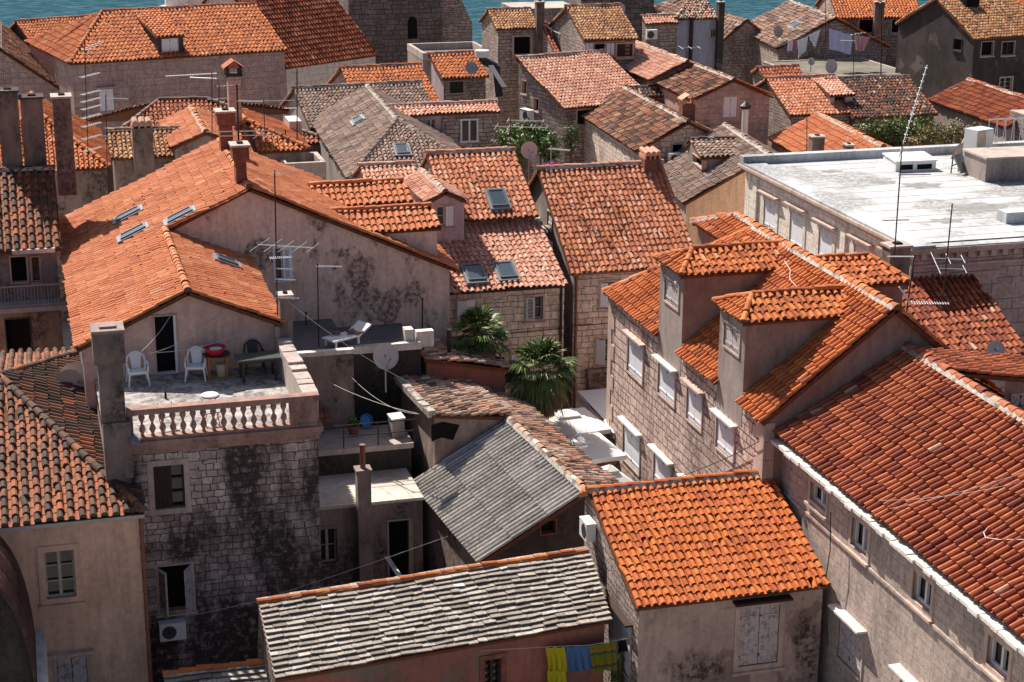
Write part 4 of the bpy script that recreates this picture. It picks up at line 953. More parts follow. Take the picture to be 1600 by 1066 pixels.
z0 = 3.6; q = F0.z(256, 1057, 4.4); q2 = F0.z(412, 1037, 4.4)
H.face([(q[0], q[1] - 2.2, z0), (q2[0], q[1] - 2.2, z0), (q2[0], q[1], 4.4), (q[0], q[1], 4.4)], 'slab'); ridge(H.rmb('shedcap'), V(q[0], q[1], 4.46), V(q2[0], q[1], 4.46), r=.10, mort=False)
H.block(q[0] + .1, q2[0] - .1, q[1] - 2.1, q[1] - .02, z0 - .1, 'p_dirty'); H.finish()

# ---------------------------------------------------------------- old house with corrugated lean-to (N5)
FR5 = Fr(4.6)
H = House('old_crooked_house', 'old crooked house with mixed weathered tiles and a grey corrugated roof slope', (12, 48, GZ), FR5)
pz = 6.6
rA = FR5.z(912, 770, pz); rB = FR5.z(797, 655, pz); xr = (rA[0] + rB[0]) / 2; print('N5 ridge', rA, rB)
kc = .62
eA = FR5.y(735, 868, rA[1]); eB = FR5.y(655, 766, rB[1]); print('N5 corr eave', eA, eB)
xe_ = (eA[0] + eB[0]) / 2; ze_ = (eA[2] + eB[2]) / 2
yA, yB = rA[1], rB[1]
H.face([(xe_, yB, ze_), (xe_, yA, ze_), (xr, yA, pz), (xr, yB, pz)], 'corr'); H.cap(V(xr, yA - .05, pz + .06), V(xr, yB, pz + .06), 'old', r=.11)
# right slope over the whole depth
pe = FR5.y(962, 757, yA + 1.4); kR5 = .42; xe2 = FR5.sx(958, 756, xr, pz, -kR5)[0]; ze2 = pz - kR5 * (xe2 - xr); print('N5 right', xe2, ze2, FR5.sx(800, 616, xr, pz, -kR5))
yT = FR5.z(690, 567, 7.5)[1]
H.face([(xe2, yA, ze2), (xe2, yT, ze2), (xr, yT, pz), (xr, yA, pz)], 'old')
# back part: higher left slope of mixed tiles
eC = FR5.y(678, 644, yB); eD = FR5.x(617, 574, eC[0]); rC = FR5.y(797, 650, yB); rD = FR5.x(693, 567, rC[0]); print('N5 old', eC, eD, rC, rD)
yD = max(eD[1], rD[1]) - .3
H.face([(xr, yB - .1, pz + .12), (xr, yD, pz + .12), (eC[0] - .1, yD, eC[2] - .05), (eC[0] - .1, yB - .1, eC[2] - .05)], 'old')
mb = MB(); yy = yB - .1
while yy < yD: mb.box((eC[0] - .22, yy, eC[2] - .14), (eC[0] + .02, yy + .3, eC[2] + .06 + random.uniform(-.03, .03))); yy += .31
H.add(mb, 'mortar_verge', 'mort')
X_L = eC[0] + .02; kq = (pz + .12 - eC[2]) / (xr - X_L)
H.wall([(X_L, yB, GZ), (xr, yB, GZ), (xr, yB, pz - .02), (X_L, yB, eC[2] - .12)], 'p_dirty')
mbh = MB(); h0 = FR5.y(682, 670, yB); h1 = FR5.y(712, 688, yB)
mbh.polys([[FR5.y(*p_, yB - .006) for p_ in ((674, 664), (692, 659), (718, 664), (708, 688), (690, 684), (674, 690))]]); H.add(mbh, 'wall_hole', 'dark')
H.wall([(X_L, yT, GZ), (X_L, yB, GZ), (X_L, yB, eC[2] - .1), (X_L, yT, eC[2] - .1)], 'p_dirty'); H.wall([(xe2 - .2, yT, GZ), (X_L, yT, GZ), (X_L, yT, eC[2] - .12), (xr, yT, pz - .05), (xe2 - .2, yT, ze2)], 'p_dirty')
H.wall([(xe2 - .2, yA + .1, GZ), (xe2 - .2, yT, GZ), (xe2 - .2, yT, ze2 - .05), (xe2 - .2, yA + .1, ze2 - .05)], 'p_dirty')
H.wall([(xe_ + .15, yA + .12, GZ), (xe2 - .2, yA + .12, GZ), (xe2 - .2, yA + .12, ze2 - .06), (xr, yA + .12, pz - .1), (xe_ + .15, yA + .12, ze_)], 'p_dark', [Wn(845, 815, 868, 832, 'dark', sur='brick', sw=.03, sill=False)])
H.wall([(xe_ + .15, yB, GZ), (xe_ + .15, yA + .12, GZ), (xe_ + .15, yA + .12, ze_ - .02), (xe_ + .15, yB, ze_ - .02)], 'p_dirty')
H.finish()

# small old-tile outhouse between the old house and the square
H = House('tile_roofed_outhouse', 'small outhouse with faded red tiles beside the date palm', (13, 55, GZ), FR5)
f0_ = FR5.z(664, 561, 7.75); yo = f0_[1]; f1_ = FR5.y(798, 577, yo); dims_ = (f0_, f1_); yo2 = yo + 2.9; print('outhouse', f0_, f1_)
P0, P1, P2, P3 = V(f1_[0], yo, f1_[2]), V(f1_[0], yo2, f1_[2]), V(f0_[0], yo2, f0_[2]), V(f0_[0], yo, f0_[2])
H.face([P0, P1, P2, P3], 'old'); mo = V(-.12, 0, -.10)
H.wall([(P3[0] + .1, yo + .15, GZ), (P0[0] - .15, yo + .15, GZ), (P0[0] - .15, yo + .15, P0[2] - .12), (P3[0] + .1, yo + .15, P3[2] - .14)], 'p_red'); H.wall([(P0[0] - .15, yo + .15, GZ), (P0[0] - .15, yo2 - .1, GZ), (P0[0] - .15, yo2 - .1, P0[2] - .12), (P0[0] - .15, yo + .15, P0[2] - .12)], 'p_red')
H.wall([(P3[0] + .1, yo2 - .1, GZ), (P3[0] + .1, yo + .15, GZ), (P3[0] + .1, yo + .15, P3[2] - .14), (P3[0] + .1, yo2 - .1, P3[2] - .14)], 'p_dirty'); H.wall([(P0[0] - .15, yo2 - .1, GZ), (P3[0] + .1, yo2 - .1, GZ), (P3[0] + .1, yo2 - .1, P3[2] - .14), (P0[0] - .15, yo2 - .1, P0[2] - .12)], 'p_dirty')
mb = MB(); pp = FR5.sx(702, 556, f0_[0], f0_[2], (f1_[2] - f0_[2]) / (f1_[0] - f0_[0])); mb.cyl(pp - V(0, 0, .3), pp + V(0, 0, .95), .075, 8); H.add(mb, 'flue', 'black'); H.finish()

# ---------------------------------------------------------------- courtyard block (N4): lower slab house, upper platform, flat roof
H = House('courtyard_house', 'dilapidated grey plastered house with a sunlit concrete deck in the dark courtyard', (9, 50, GZ))
z0 = 5.0; a = F0.z(497, 797, z0); b = F0.z(657, 770, z0); y0 = (a[1] + b[1]) / 2; print('N4', a, b)
xa, xb = XR + .02, b[0]
yb_ = F0.z(520, 722, z0)[1]; yP = F0.z(590, 697, 5.9)[1]
H.wall([(xa, y0, GZ), (xb, y0, GZ), (xb, y0, z0 - .10), (xa, y0, z0 - .10)], 'p_dirty', [Wn(496, 828, 527, 878, 'case', fr='frame_o', sur='p_dirty', bars=1, sill=True), Wn(607, 815, 643, 905, 'door', fr='frame_o', sur='trim', sill=False, sw=.05, name='door')])
H.W.box((xa, y0 - .10, z0 - .10), (xb + .02, yP + .5, z0), H.wi('slabw'))
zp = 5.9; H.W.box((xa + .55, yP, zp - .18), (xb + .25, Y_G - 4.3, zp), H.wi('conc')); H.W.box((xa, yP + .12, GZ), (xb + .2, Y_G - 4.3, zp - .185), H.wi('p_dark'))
mb = MB(); pc = F0.y(567, 735, y0 - .35); w_ = .21; mb.box((pc[0] - w_, y0 - .35 - w_, GZ), (pc[0] + w_, y0 - .35 + w_, pc[2])); mb.box((pc[0] - w_ - .04, y0 - .35 - w_ - .04, pc[2]), (pc[0] + w_ + .04, y0 - .35 + w_ + .04, pc[2] + .08)); ch = H.add(mb, 'chimney', 'p_dirty')
mb = MB(); zt = F0.y(566, 697, y0 - .35)[2]; mb.cyl((pc[0], y0 - .35, pc[2] + .08), (pc[0], y0 - .35, zt), .085, 10); mb.cyl((pc[0], y0 - .35, zt), (pc[0], y0 - .35, zt + .05), .10, 10); H.add(mb, 'flue', 'pvc', ch)
H.finish()
H = House('flat_roofed_house', 'dark flat roofed building between the stained gable and the courtyard', (9, 56, GZ))
yq, zq = Y_G - 4.2, 7.6; qa = F0.y(552, 550, yq); zq = qa[2]; print('flat', zq)
xq1 = F0.y(668, 560, yq)[0]
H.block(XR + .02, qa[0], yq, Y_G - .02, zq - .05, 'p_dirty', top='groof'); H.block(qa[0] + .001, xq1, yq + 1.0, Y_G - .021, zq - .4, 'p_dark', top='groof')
mb = MB(); mb.box((XR + .02, yq - .03, zq - .05), (qa[0] + .02, yq + .22, zq + .10)); mb.box((qa[0] + .02, yq + .97, zq - .4), (xq1 + .02, yq + 1.2, zq - .15)); mb.box((xq1 - .5, yq + 1.2, zq - .4), (xq1 - .2, yq + 1.6, zq + .25)); mb.box((xq1 - .1, yq + 1.2, zq - .4), (xq1 + .5, yq + 1.5, zq + .15))
H.add(mb, 'parapet', 'lite')
mb = MB(); 
for i in range(14): mb.box((XR + .3 + .22 * (i % 7) + random.uniform(-.02, .02), yq - .55 + .0, zq - 2.2 + .18 * (i // 7)), (XR + .50 + .22 * (i % 7), yq - .05, zq - 2.04 + .18 * (i // 7)))
H.add(mb, 'tile_stack', 'pvc'); H.finish()
# ================================================================= houses of the middle and far rows
def yaw_of(a, b): return math.degrees(atan2(b[1] - a[1], b[0] - a[0]))
def dims(n, *a): print(n, *[np.round(q, 2) for q in a])
def auto_gx(name, label, eL, eR, z0, k, top, st, mat, yaw=None, roof='gx', fin=True, hipl=None, hipr=None, oh=.18, wins={}, mats={}, cap=True):
    if yaw is None: yaw = yaw_of(F0.z(*eL, z0), F0.z(*eR, z0))
    fr = Fr(yaw); a, b = fr.z(*eL, z0), fr.z(*eR, z0); y0 = (a[1] + b[1]) / 2; r = fr.sy(*top, y0, z0, k)
    dims(name + ' yaw %.1f' % yaw, a, b, r)
    H = House(name, label, (a[0], y0, GZ), fr); H.p = dict(x0=a[0], x1=b[0], y0=y0, z0=z0, y1=r[1], z1=r[2], k=k)
    if hipl is None and hipr is None:
        getattr(H, roof)(a[0], b[0], y0, z0, r[1], r[2], st, mat, oh=oh, wins=wins, mats=mats)
    else:
        x0, x1, y1, z1, d = a[0], b[0], r[1], r[2], r[1] - y0; y2 = 2 * y1 - y0
        h0 = hipl or 0; h1 = hipr or 0
        A, B, C, D, E, G = V(x0, y0, z0), V(x1, y0, z0), V(x1, y2, z0), V(x0, y2, z0), V(x0 + h0, y1, z1), V(x1 - h1, y1, z1)
        H.face([A, B, G, E], st); H.face([C, D, E, G], st)
        if h0: H.face([D, A, E], st); H.cap(A + V(0, 0, .05), E + V(0, 0, .04), st, mort=False)
        if h1: H.face([B, C, G], st); H.cap(B + V(0, 0, .05), G + V(0, 0, .04), st, mort=False)
        H.cap(E + V(0, 0, .03), G + V(0, 0, .03), st)
        H.block(x0 + oh, x1 - oh, y0 + oh, y2 - oh, z0 - .05, mat, wins=wins, mats=mats)
        if not h1: H.wall([(x1 - oh, y0 + oh, z0 - .06), (x1 - oh, y2 - oh, z0 - .06), (x1 - oh, y1, z1 - .14)], mats.get('R', mat))
        if not h0: H.wall([(x0 + oh, y2 - oh, z0 - .06), (x0 + oh, y0 + oh, z0 - .06), (x0 + oh, y1, z1 - .14)], mats.get('L', mat))
    return H.finish() if fin else H
def auto_gy(name, label, rf, rb, zr, eave, k, st, mat, yaw=None, fin=True, **kw):
    a, b = F0.z(*rb, zr), F0.z(*rf, zr)
    if yaw is None: yaw = math.degrees(atan2(-(a[0] - b[0]), a[1] - b[1]))
    fr = Fr(yaw); r0, r1 = fr.z(*rf, zr), fr.z(*rb, zr); x1 = (r0[0] + r1[0]) / 2; e = fr.sx(*eave, x1, zr, k)
    dims(name + ' yaw %.1f' % yaw, r0, r1, e)
    H = House(name, label, (x1, r0[1], GZ), fr); H.p = dict(x0=e[0], z0=e[2], x1=x1, z1=zr, y0=r0[1], y1=r1[1], k=k)
    H.gy(r0[1], r1[1], e[0], e[2], x1, zr, st, mat, **kw)
    return H.finish() if fin else H
C_ = lambda *a, **k: Wn(*a, 'case', **k)
S_ = lambda *a, **k: Wn(*a, 'closed', **k)
D_ = lambda *a, **k: Wn(*a, 'dark', **k)

# ---- B: stone house on the square, two roof levels
H = House('square_side_house', 'pale stone house on the square with two levels of pink tiles and roof windows', (16, 60, GZ))
y0, z0, kB = 60.13, 8.7, .40; bx0, bx1 = 14.14, 18.95
t = F0.sy(834, 345, y0, z0, kB); yt, zt = t[1], t[2]; u0 = F0.y(727, 343, yt - .25); u1 = F0.y(842, 337, yt - .25); zu = (u0[2] + u1[2]) / 2
kU = .55; r0 = F0.sy(666, 241, yt - .25, zu, kU); r1 = F0.sy(815, 234, yt - .25, zu, kU); yr = (r0[1] + r1[1]) / 2; zr = zu + kU * (yr - yt + .25); dims('B', t, u0, u1, r0, r1)
bl = r0[0] - .0
H.face([(bx0, y0, z0), (bx1, y0, z0), (bx1, yt, zt), (bx0, yt, zt)], 'pale')
H.face([(bl, yt - .25, zu), (u1[0], yt - .25, zu), (u1[0], yr, zr), (bl, yr, zr)], 'rose'); H.face([(u1[0], 2 * yr - yt, zu), (bl, 2 * yr - yt, zu), (bl, yr, zr), (u1[0], yr, zr)], 'rose'); H.cap(V(bl, yr, zr + .03), V(u1[0], yr, zr + .03), 'rose')
H.wall([(bx0, y0 + .12, GZ), (bx1 - .12, y0 + .12, GZ), (bx1 - .12, y0 + .12, z0 - .08), (bx0, y0 + .12, z0 - .08)], 's_white',
       [Wn(714, 470, 742, 500, 'dark', shut='frame_w', ol=8, orr=8, sw=.07), C_(822, 464, 848, 498, fr='frame_o', bars=1, ol=30, shut='frame_w', louv=True, sw=.08), S_(712, 548, 740, 580, sw=.08), S_(800, 548, 822, 580, sw=.08)])
H.wall([(bx1 - .12, y0 + .12, GZ), (bx1 - .12, yt, GZ), (bx1 - .12, yt, zt - .1), (bx1 - .12, y0 + .12, z0 - .08)], 's_rub')
H.block(bl + .1, u1[0] - .1, yt, 2 * yr - yt - .3, zu - .08, 's_rub'); xm = u1[0] - .1
H.wall([(xm, yt, zu - .1), (xm, 2 * yr - yt - .3, zu - .1), (xm, yr, zr - .14)], 's_rub'); H.wall([(bl + .1, 2 * yr - yt - .3, zu - .1), (bl + .1, yt, zu - .1), (bl + .1, yr, zr - .14)], 's_rub')
for px, py, yy, zz, kk_ in ((741, 431, y0, z0, kB), (790, 427, y0, z0, kB), (777, 314, yt - .25, zu, kU)):
    H.skylight(F0.sy(px, py, yy, zz, kk_), V(1, 0, 0), unit(V(0, 1, kk_)), .66, .95, unit(V(0, -kk_, 1)))
mb = MB(); mb.cyl((bx0 + .1, y0 - .04, z0 - .03), (bx1 - .05, y0 - .04, z0 - .05), .055, 8); mb.cyl((bx1 - .25, y0 + .05, z0 - .1), (bx1 - .25, y0 + .05, GZ), .05, 8); H.add(mb, 'gutter', 'rust')
# gabled dormer with white window
yd = yt - 1.0; a = F0.y(664, 316, yd); b = F0.y(729, 313, yd); ap = F0.y(695, 299, yd); dims('B dormer', a, b, ap)
dormer_y(H, a[0] + .1, b[0] - .1, ap[0], yd, yr - .2, (a[2] + b[2]) / 2, ap[2], 'pale', 'p_lav', zt - 1.6, [C_(682, 323, 708, 352, sw=.06, bars=1, orr=14, shut='frame_w')])
H.finish()
auto_gx('tiled_annexe', 'little annexe with pale pink tiles left of the upper pink roof', (574, 300), (662, 296), 10.0, .4, (577, 259), 'pale', 's_rub', yaw=0)

# ---- C
H = auto_gx('wide_roofed_house', 'stone house with a broad rosy tiled roof and brick chimney right of the narrow alley', (894, 430), (1092, 412), 8.6, .68, (851, 264), 'rose', 's_white', yaw=0, fin=False, mats={'L': 'p_grey'},
            wins={'F': [C_(938, 442, 960, 477, bars=0, ol=20, shut='shut_b', fr='dark', sw=.08), C_(931, 530, 959, 566, bars=2, fr='frame_o', ol=35, shut='frame_w', sw=.08)], 'L': [S_(856, 329, 863, 357, sw=.05, shut='frame_w')]})
p = H.p; mb = MB(); mb.cyl((p['x0'] + .1, p['y0'] - .03, p['z0'] - .03), (p['x1'] - .1, p['y0'] - .03, p['z0'] - .05), .055, 8); mb.cyl((p['x0'] + .28, p['y0'] + .10, p['z0'] - .1), (p['x0'] + .28, p['y0'] + .10, GZ), .05, 8); H.add(mb, 'gutter', 'pvc')
H.chimney(1008, 1033, 240, 268, H.p['y1'] - .5, mat='brick', cap='tiles', capm='t_pale', depth=.7)
H.finish()
print('C ridge', H.p); WLX = H.p['x0'] + .18

# ---- D: white flat roof
FD = F0; zD = 10.4; a = F0.z(1165, 250, zD); b = F0.z(1430, 379, zD); e = F0.z(1600, 352, zD); f = F0.z(1440, 231, zD); dims('D', a, b, e, f)
xd = (a[0] + b[0]) / 2; ya, yb_ = b[1], a[1]; x2 = xd + 16.0
H = House('flat_white_roof_building', 'cream ashlar building with a bright white flat roof and stone cornice', (xd, 60, GZ))
def dwin(x, y, x1, y1): return S_(x, y, x1, y1, shut='shut_b', sw=.26, sur='s_d', lint='trim', sill=False, hood=.25)
H.block(xd, x2, ya, yb_, zD - .5, 's_d', mats={'F': 's_dfront'}, wins={'L': [dwin(1195, 311, 1211, 365), dwin(1236, 330, 1253, 395), dwin(1281, 356, 1299, 415), dwin(1336, 382, 1356, 435), dwin(1384, 402, 1398, 440)]})
mb = MB(); mb.box((xd - .30, ya - .30, zD - .32), (x2 + .3, yb_ + .3, zD - .20)); mb.box((xd - .18, ya - .18, zD - .44), (x2 + .2, yb_ + .2, zD - .325)); mb.box((xd - .12, ya - .12, zD - .95), (x2 + .1, ya, zD - .88))
for i in range(int((x2 - xd) / .48)): mb.box((xd + .25 + .48 * i, ya - .16, zD - .66), (xd + .46 + .48 * i, ya - .001, zD - .45))
H.add(mb, 'cornice', 'trim')
for fz in (1182, 1320):
    q = F0.x(fz, 300 if fz < 1200 else 370, xd); mb = MB(); mb.box((xd - .10, q[1] - .22, GZ), (xd + .05, q[1] + .22, zD - .45)); H.add(mb, 'pilaster', 's_d')
mb = MB(); mb.box((xd - .1, ya, GZ), (xd + .05, ya + .4, zD - .45)); H.add(mb, 'pilaster', 's_d')
mb = MB(); zt = zD - .22; mb.box((xd - .24, ya - .24, zt), (x2, yb_ + .2, zt + .06)); mb.box((xd - .24, yb_ - .25, zt + .06), (x2, yb_ + .2, zt + .42)); mb.box((xd - .24, ya - .24, zt + .06), (xd + .75, yb_ - .25, zt + .13))
H.add(mb, 'roof', 'whiteroof')
mb = MB()
for i in range(1, 14): yy = ya + (yb_ - ya) * i / 14 + random.uniform(-.1, .1); mb.box((xd + .85, yy, zt + .058), (x2 - .1, yy + .05, zt + .068))
for i in range(9): xx = xd + 1.2 + i * 1.55 + random.uniform(-.3, .3); yy = random.uniform(ya + .5, yb_ - 2); mb.box((xx, yy, zt + .059), (xx + .06, yy + random.uniform(1, 2.4), zt + .066))
H.add(mb, 'membrane_seams', 'conc')
for qx, qy, qr in ((1440, 290, .9), (1530, 325, 1.3), (1380, 285, .6), (1480, 345, .7), (1300, 268, .5)):
    q = F0.z(qx, qy, zt + .06); mb = MB(); mb.polys([[q + V(qr * k_ * cos(t_), qr * k_ * .6 * sin(t_), .0045) for t_, k_ in zip(np.linspace(0, 2 * pi, 24)[:-1], 1 + .25 * np.sin(np.arange(23) * 1.7))]]); H.add(mb, 'puddle_stain', 'stain')
mb = MB(); mb.box((xd + .76, ya + .3, zt + .06), (xd + .80, yb_ - .6, zt + .10)); mb.box((xd + .3, ya + .28, zt + .07), (x2, ya + .32, zt + .10)); H.add(mb, 'lightning_strap', 'rust')
q = F0.z(1572, 344, zD); mb = MB(); mb.box((q[0], q[1], zt), (q[0] + 1.2, q[1] + .7, zt + .5)); H.add(mb, 'roof_curb', 'whiteroof')
zDt = zt + .06; H.finish(); print('D x', xd, ya, yb_)

# ---- G and the wing beside the long house
G = auto_gx('brick_red_roof_house', 'house with a coarse brick red tile roof below the white flat roof', (1452, 566), (1610, 552), 7.2, .42, (1453, 426), 'redf', 's_dfront', yaw=0)
H = House('side_wing_house', 'mauve walled wing with a shallow dull red tile roof behind the mortared ridge', (25, 41, GZ))
p = F0.sx(1466, 545, FXR, FZR + .06, -.16); q = F0.sx(1501, 583, FXR, FZR + .06, -.16); dims('wing', p, q); yw0, yw1, xw = q[1], 42.45, 31.5
H.face([(xw, yw0, FZR + .06 - .16 * (xw - FXR)), (xw, yw1, FZR + .06 - .16 * (xw - FXR)), (FXR, yw1, FZR + .06), (FXR, yw0, FZR + .06)], 'red')
H.wall([(25.3, yw0 + .1, GZ), (xw - .1, yw0 + .1, GZ), (xw - .1, yw0 + .1, FZR - .09 - .16 * (xw - FXR)), (25.3, yw0 + .1, FZR - .09 - .16 * (25.3 - FXR))], 'p_dorm', [S_(1582, 618, 1606, 634, shut='shut_old', sw=.06, sill=False)])
H.wall([(xw - .1, yw0 + .1, GZ), (xw - .1, yw1, GZ), (xw - .1, yw1, 9.5), (xw - .1, yw0 + .1, 9.5)], 'p_dorm'); H.finish()

# ---- grey hip-ended house with its stone wing
FH = Fr(-3.0); zr = 11.2; kh = .55
P = FH.z(619, 187, zr); Q = FH.z(577, 134, zr); x1 = (P[0] + Q[0]) / 2; e = FH.sx(496, 207, x1, zr, kh); e2 = FH.sx(545, 280, x1, zr, kh); dims('H14', P, Q, e, e2)
H = House('grey_hipped_house', 'house with a steep grey brown tiled roof and hung tile gable end', (x1, P[1], GZ), FH)
x0 = (e[0] + e2[0]) / 2; z0 = zr - kh * (x1 - x0); yf = e2[1]; yb_ = Q[1]; x2 = 2 * x1 - x0
H.face([(x0, yb_, z0), (x0, yf, z0), (x1, P[1], zr), (x1, yb_, zr)], 'grey'); H.face([(x2, yf, z0), (x2, yb_, z0), (x1, yb_, zr), (x1, P[1], zr)], 'grey'); H.face([(x0, yf, z0), (x2, yf, z0), (x1, P[1], zr)], 'greyc')
for a, b in (((x1, P[1], zr + .03), (x1, yb_, zr + .03)), ((x0, yf, z0 + .04), (x1, P[1], zr + .03)), ((x2, yf, z0 + .04), (x1, P[1], zr + .03))): H.cap(V(*a), V(*b), 'grey', r=.11)
H.block(x0 + .15, x2 - .15, yf + .15, yb_ - .05, z0 - .05, 'p_grey'); H.wall([(x2 - .15, yb_ - .05, z0 - .06), (x0 + .15, yb_ - .05, z0 - .06), (x1, yb_ - .05, zr - .13)], 'p_grey')
kf = (zr - z0) / (P[1] - yf); H.skylight(FH.sy(628, 237, yf, z0, kf), V(1, 0, 0), unit(V(0, 1, kf)), .6, .9, unit(V(0, -kf, 1)))
H.skylight(FH.sx(561, 191, x1, zr, kh), V(0, -1, 0), unit(V(1, 0, kh)), 1.1, .5, unit(V(-kh, 0, 1)))
H.finish()
yw = 86.3; a = F0.y(690, 176, yw); b = F0.y(779, 172, yw); zw = (a[2] + b[2]) / 2; dims('wing14', a, b)
H = House('stone_wing', 'stone wing with a white double window and a narrow strip of pale tiles', (a[0], yw, GZ)); xl = F0.y(607, 178, yw)[0]
t = F0.sy(779, 159, yw, zw, .3); H.shed(xl, b[0] + .1, yw - .12, zw - .04, t[1], zw + .3 * (t[1] - yw), 'pale', 'p_lav', oh=.12, wins={'F': [C_(667, 187, 680, 207, bars=0, sw=.08)]})
mb = MB(); mb.box((a[0], yw - .06, GZ), (b[0] - .05, yw + .2, zw - .12)); H.add(mb, 'stone_front', 's_rub')
mb = MB(); w0 = F0.y(719, 186, yw - .06); w1 = F0.y(747, 220, yw - .06); mb.box((w0[0], yw - .075, w1[2]), (w1[0], yw - .062, w0[2])); wn = H.add(mb, 'window', 'glass'); f_ = MB(); t_ = .09
for xx in (w0[0], (w0[0] + w1[0]) / 2 - t_ / 2, w1[0] - t_): f_.box((xx, yw - .12, w1[2]), (xx + t_, yw - .076, w0[2]))
for zz in (w1[2] - .06, w0[2] - t_): f_.box((w0[0] - .04, yw - .125, zz), (w1[0] + .04, yw - .0765, zz + t_))
H.add(f_, 'frame', 'frame_w', wn); H.finish()
auto_gx('ridge_roof_house', 'low house with a dull pink brown tiled roof behind the steep grey roof', (484, 201), (690, 189), 9.3, .42, (475, 138), 'greyc', 'p_grey', fin=True, mats={'F': 'p_grey'})
H = auto_gx('long_orange_roof_house', 'house with a plain orange roof and steel flue between grey roof and church', (558, 166), (688, 159), 9.6, .42, (553, 106), 'rside', 's_pink', fin=False)
H.finish()
H = auto_gx('bright_roof_cottage', 'small stone cottage with bright orange tiles and a dark green shutter', (690, 123), (765, 119), 10.2, .45, (672, 85), 'orange', 's_rub', fin=False, roof='shed', mats={'L': 'p_lav'}, wins={'F': [S_(702, 128, 724, 145, shut='green', sw=.04, sill=False)]})
H.finish()
zf = 9.8; a = F0.z(668, 83, zf); c = F0.z(642, 68, zf); d = F0.z(739, 64, zf)
def flatbox(name, label, x0, x1, y0, y1, z, mat, top='groof', par=.45, t=.2, wins={}):
    H = House(name, label, (x0, y0, GZ)); H.block(x0, x1, y0, y1, z - par, mat, top=top, wins=wins); mb = MB()
    mb.box((x0 - .02, y0 - .02, z - par - .02), (x1 + .02, y0 + t, z)); mb.box((x0 - .02, y1 - t, z - par - .02), (x1 + .02, y1 + .02, z)); mb.box((x0 - .02, y0 + t, z - par - .02), (x0 + t, y1 - t, z)); mb.box((x1 - t, y0 + t, z - par - .02), (x1 + .02, y1 - t, z))
    H.add(mb, 'parapet', 'conc'); return H.finish()
flatbox('parapet_roof_house', 'flat roofed house with a bare parapet below the ruined stone tower', a[0] - .3, d[0], a[1], c[1], zf, 'p_grey')

# ---- three-roof house and big pale roof in the centre back
H = House('triple_roof_house', 'tall stone house with three stepped roofs, yellowed, red and orange', (30, 95, GZ))
z0 = 12.0; a = F0.z(775, 46, z0); b = F0.z(839, 42, z0); r = F0.sy(764, 16, a[1], z0, .42); dims('H18', a, b, r)
H.gx(a[0], b[0], a[1], z0, r[1], r[2], 'yel', 's_rub', wins={'F': [D_(803, 58, 829, 84, sw=.1)]})
z3 = 12.2; a3 = F0.z(912, 63, z3); b3 = F0.z(1001, 61, z3); r3 = F0.sy(876, 11, a3[1], z3, .42); dims('H18c', a3, b3, r3)
H.gx(a3[0], b3[0], a3[1], z3, r3[1], r3[2], 'yel', 's_rub', wins={'F': [S_(915, 68, 927, 86, sw=.04, shut='shut_w'), D_(929, 69, 945, 86, sw=.04), S_(948, 68, 960, 86, sw=.04, shut='shut_w'), Wn(964, 69, 988, 88, 'half', shut='shut_br', fr='frame_br', sw=.08)]})
zl = z3 - 1.5; p1_ = F0.z(868, 87, zl); p2_ = F0.z(912, 86, zl); tq = F0.sy(851, 13, p1_[1], zl, .5); H.face([(p1_[0], p1_[1], zl), (a3[0], p1_[1], zl), (a3[0], tq[1], tq[2]), (p1_[0], tq[1], tq[2])], 'redf')
H.wall([(p1_[0] + .05, p1_[1] + .1, GZ), (a3[0], p1_[1] + .1, GZ), (a3[0], p1_[1] + .1, zl - .06), (p1_[0] + .05, p1_[1] + .1, zl - .06)], 's_rub'); H.wall([(p1_[0] + .05, tq[1], GZ), (p1_[0] + .05, p1_[1] + .1, GZ), (p1_[0] + .05, p1_[1] + .1, zl - .06), (p1_[0] + .05, tq[1], tq[2] - .1)], 's_rub')
H.chimney(839, 851, 3, 84, a[1] - .3, mat='chim', depth=.5)
H.finish()
H = auto_gx('pale_roof_house', 'stone house with a large pale pink tiled roof and windows down its shaded side', (881, 170), (1022, 156), 9.4, .42, (806, 91), 'pale', 's_rub', fin=False, roof='shed', wins={'F': [C_(902, 173, 922, 193, fr='frame_br', bars=0, sw=.09)], 'L': [D_(816, 126, 823, 147, sw=.05), D_(834, 153, 842, 174, sw=.05)]})
H.finish()
auto_gy('far_ridge_house', 'house with pinkish tiles sharing the long ridge behind the gable with white shutters', (1074, 97), (985, 63), 11.4, (1001, 120), .42, 'pale', 's_rub')
H = auto_gy('pink_gable_house', 'pink stone gable house with one big white shuttered window', (1147, 125), (1078, 98), 11.2, (1091, 161), .42, 'browna', 's_pink', fin=False, wins={'F': [S_(1131, 152, 1151, 183, sw=.10, shut='shut_w')]}, st2='orange')
H.finish()
H = auto_gy('patchy_brown_roof_house', 'house with a patchy brown tile slope and brick chimney at its stone gable', (1076, 191), (975, 136), 10.2, (1009, 247), .50, 'browna', 's_white', fin=False, mats={'L': 's_white'}, wins={'F': [D_(1051, 226, 1066, 244, sw=.05)]}, st2='yel')
H.chimney(1067, 1087, 156, 192, H.p['y0'] + 1.0, mat='brick', cap='gable', capm='t_pale', depth=.6)
H.finish()
auto_gx('stepped_roof_cottage', 'narrow cottage of dark tiles wedged behind the patchy brown roof', (990, 152), (1060, 150), 9.6, .42, (987, 138), 'dark', 's_rub', yaw=0)
auto_gx('low_tiled_annexe', 'low annexe of yellowed tiles behind the brick chimney', (1090, 200), (1120, 198), 8.6, .42, (1087, 174), 'yel', 's_rub', yaw=0)
H = auto_gy('peach_gable_house', 'house with a smooth peach gable wall and weathered grey red tiles', (1203, 242), (1133, 195), 10.0, (1081, 331), .55, 'grey', 'p_peach', fin=False, mats={'L': 'p_grey'})
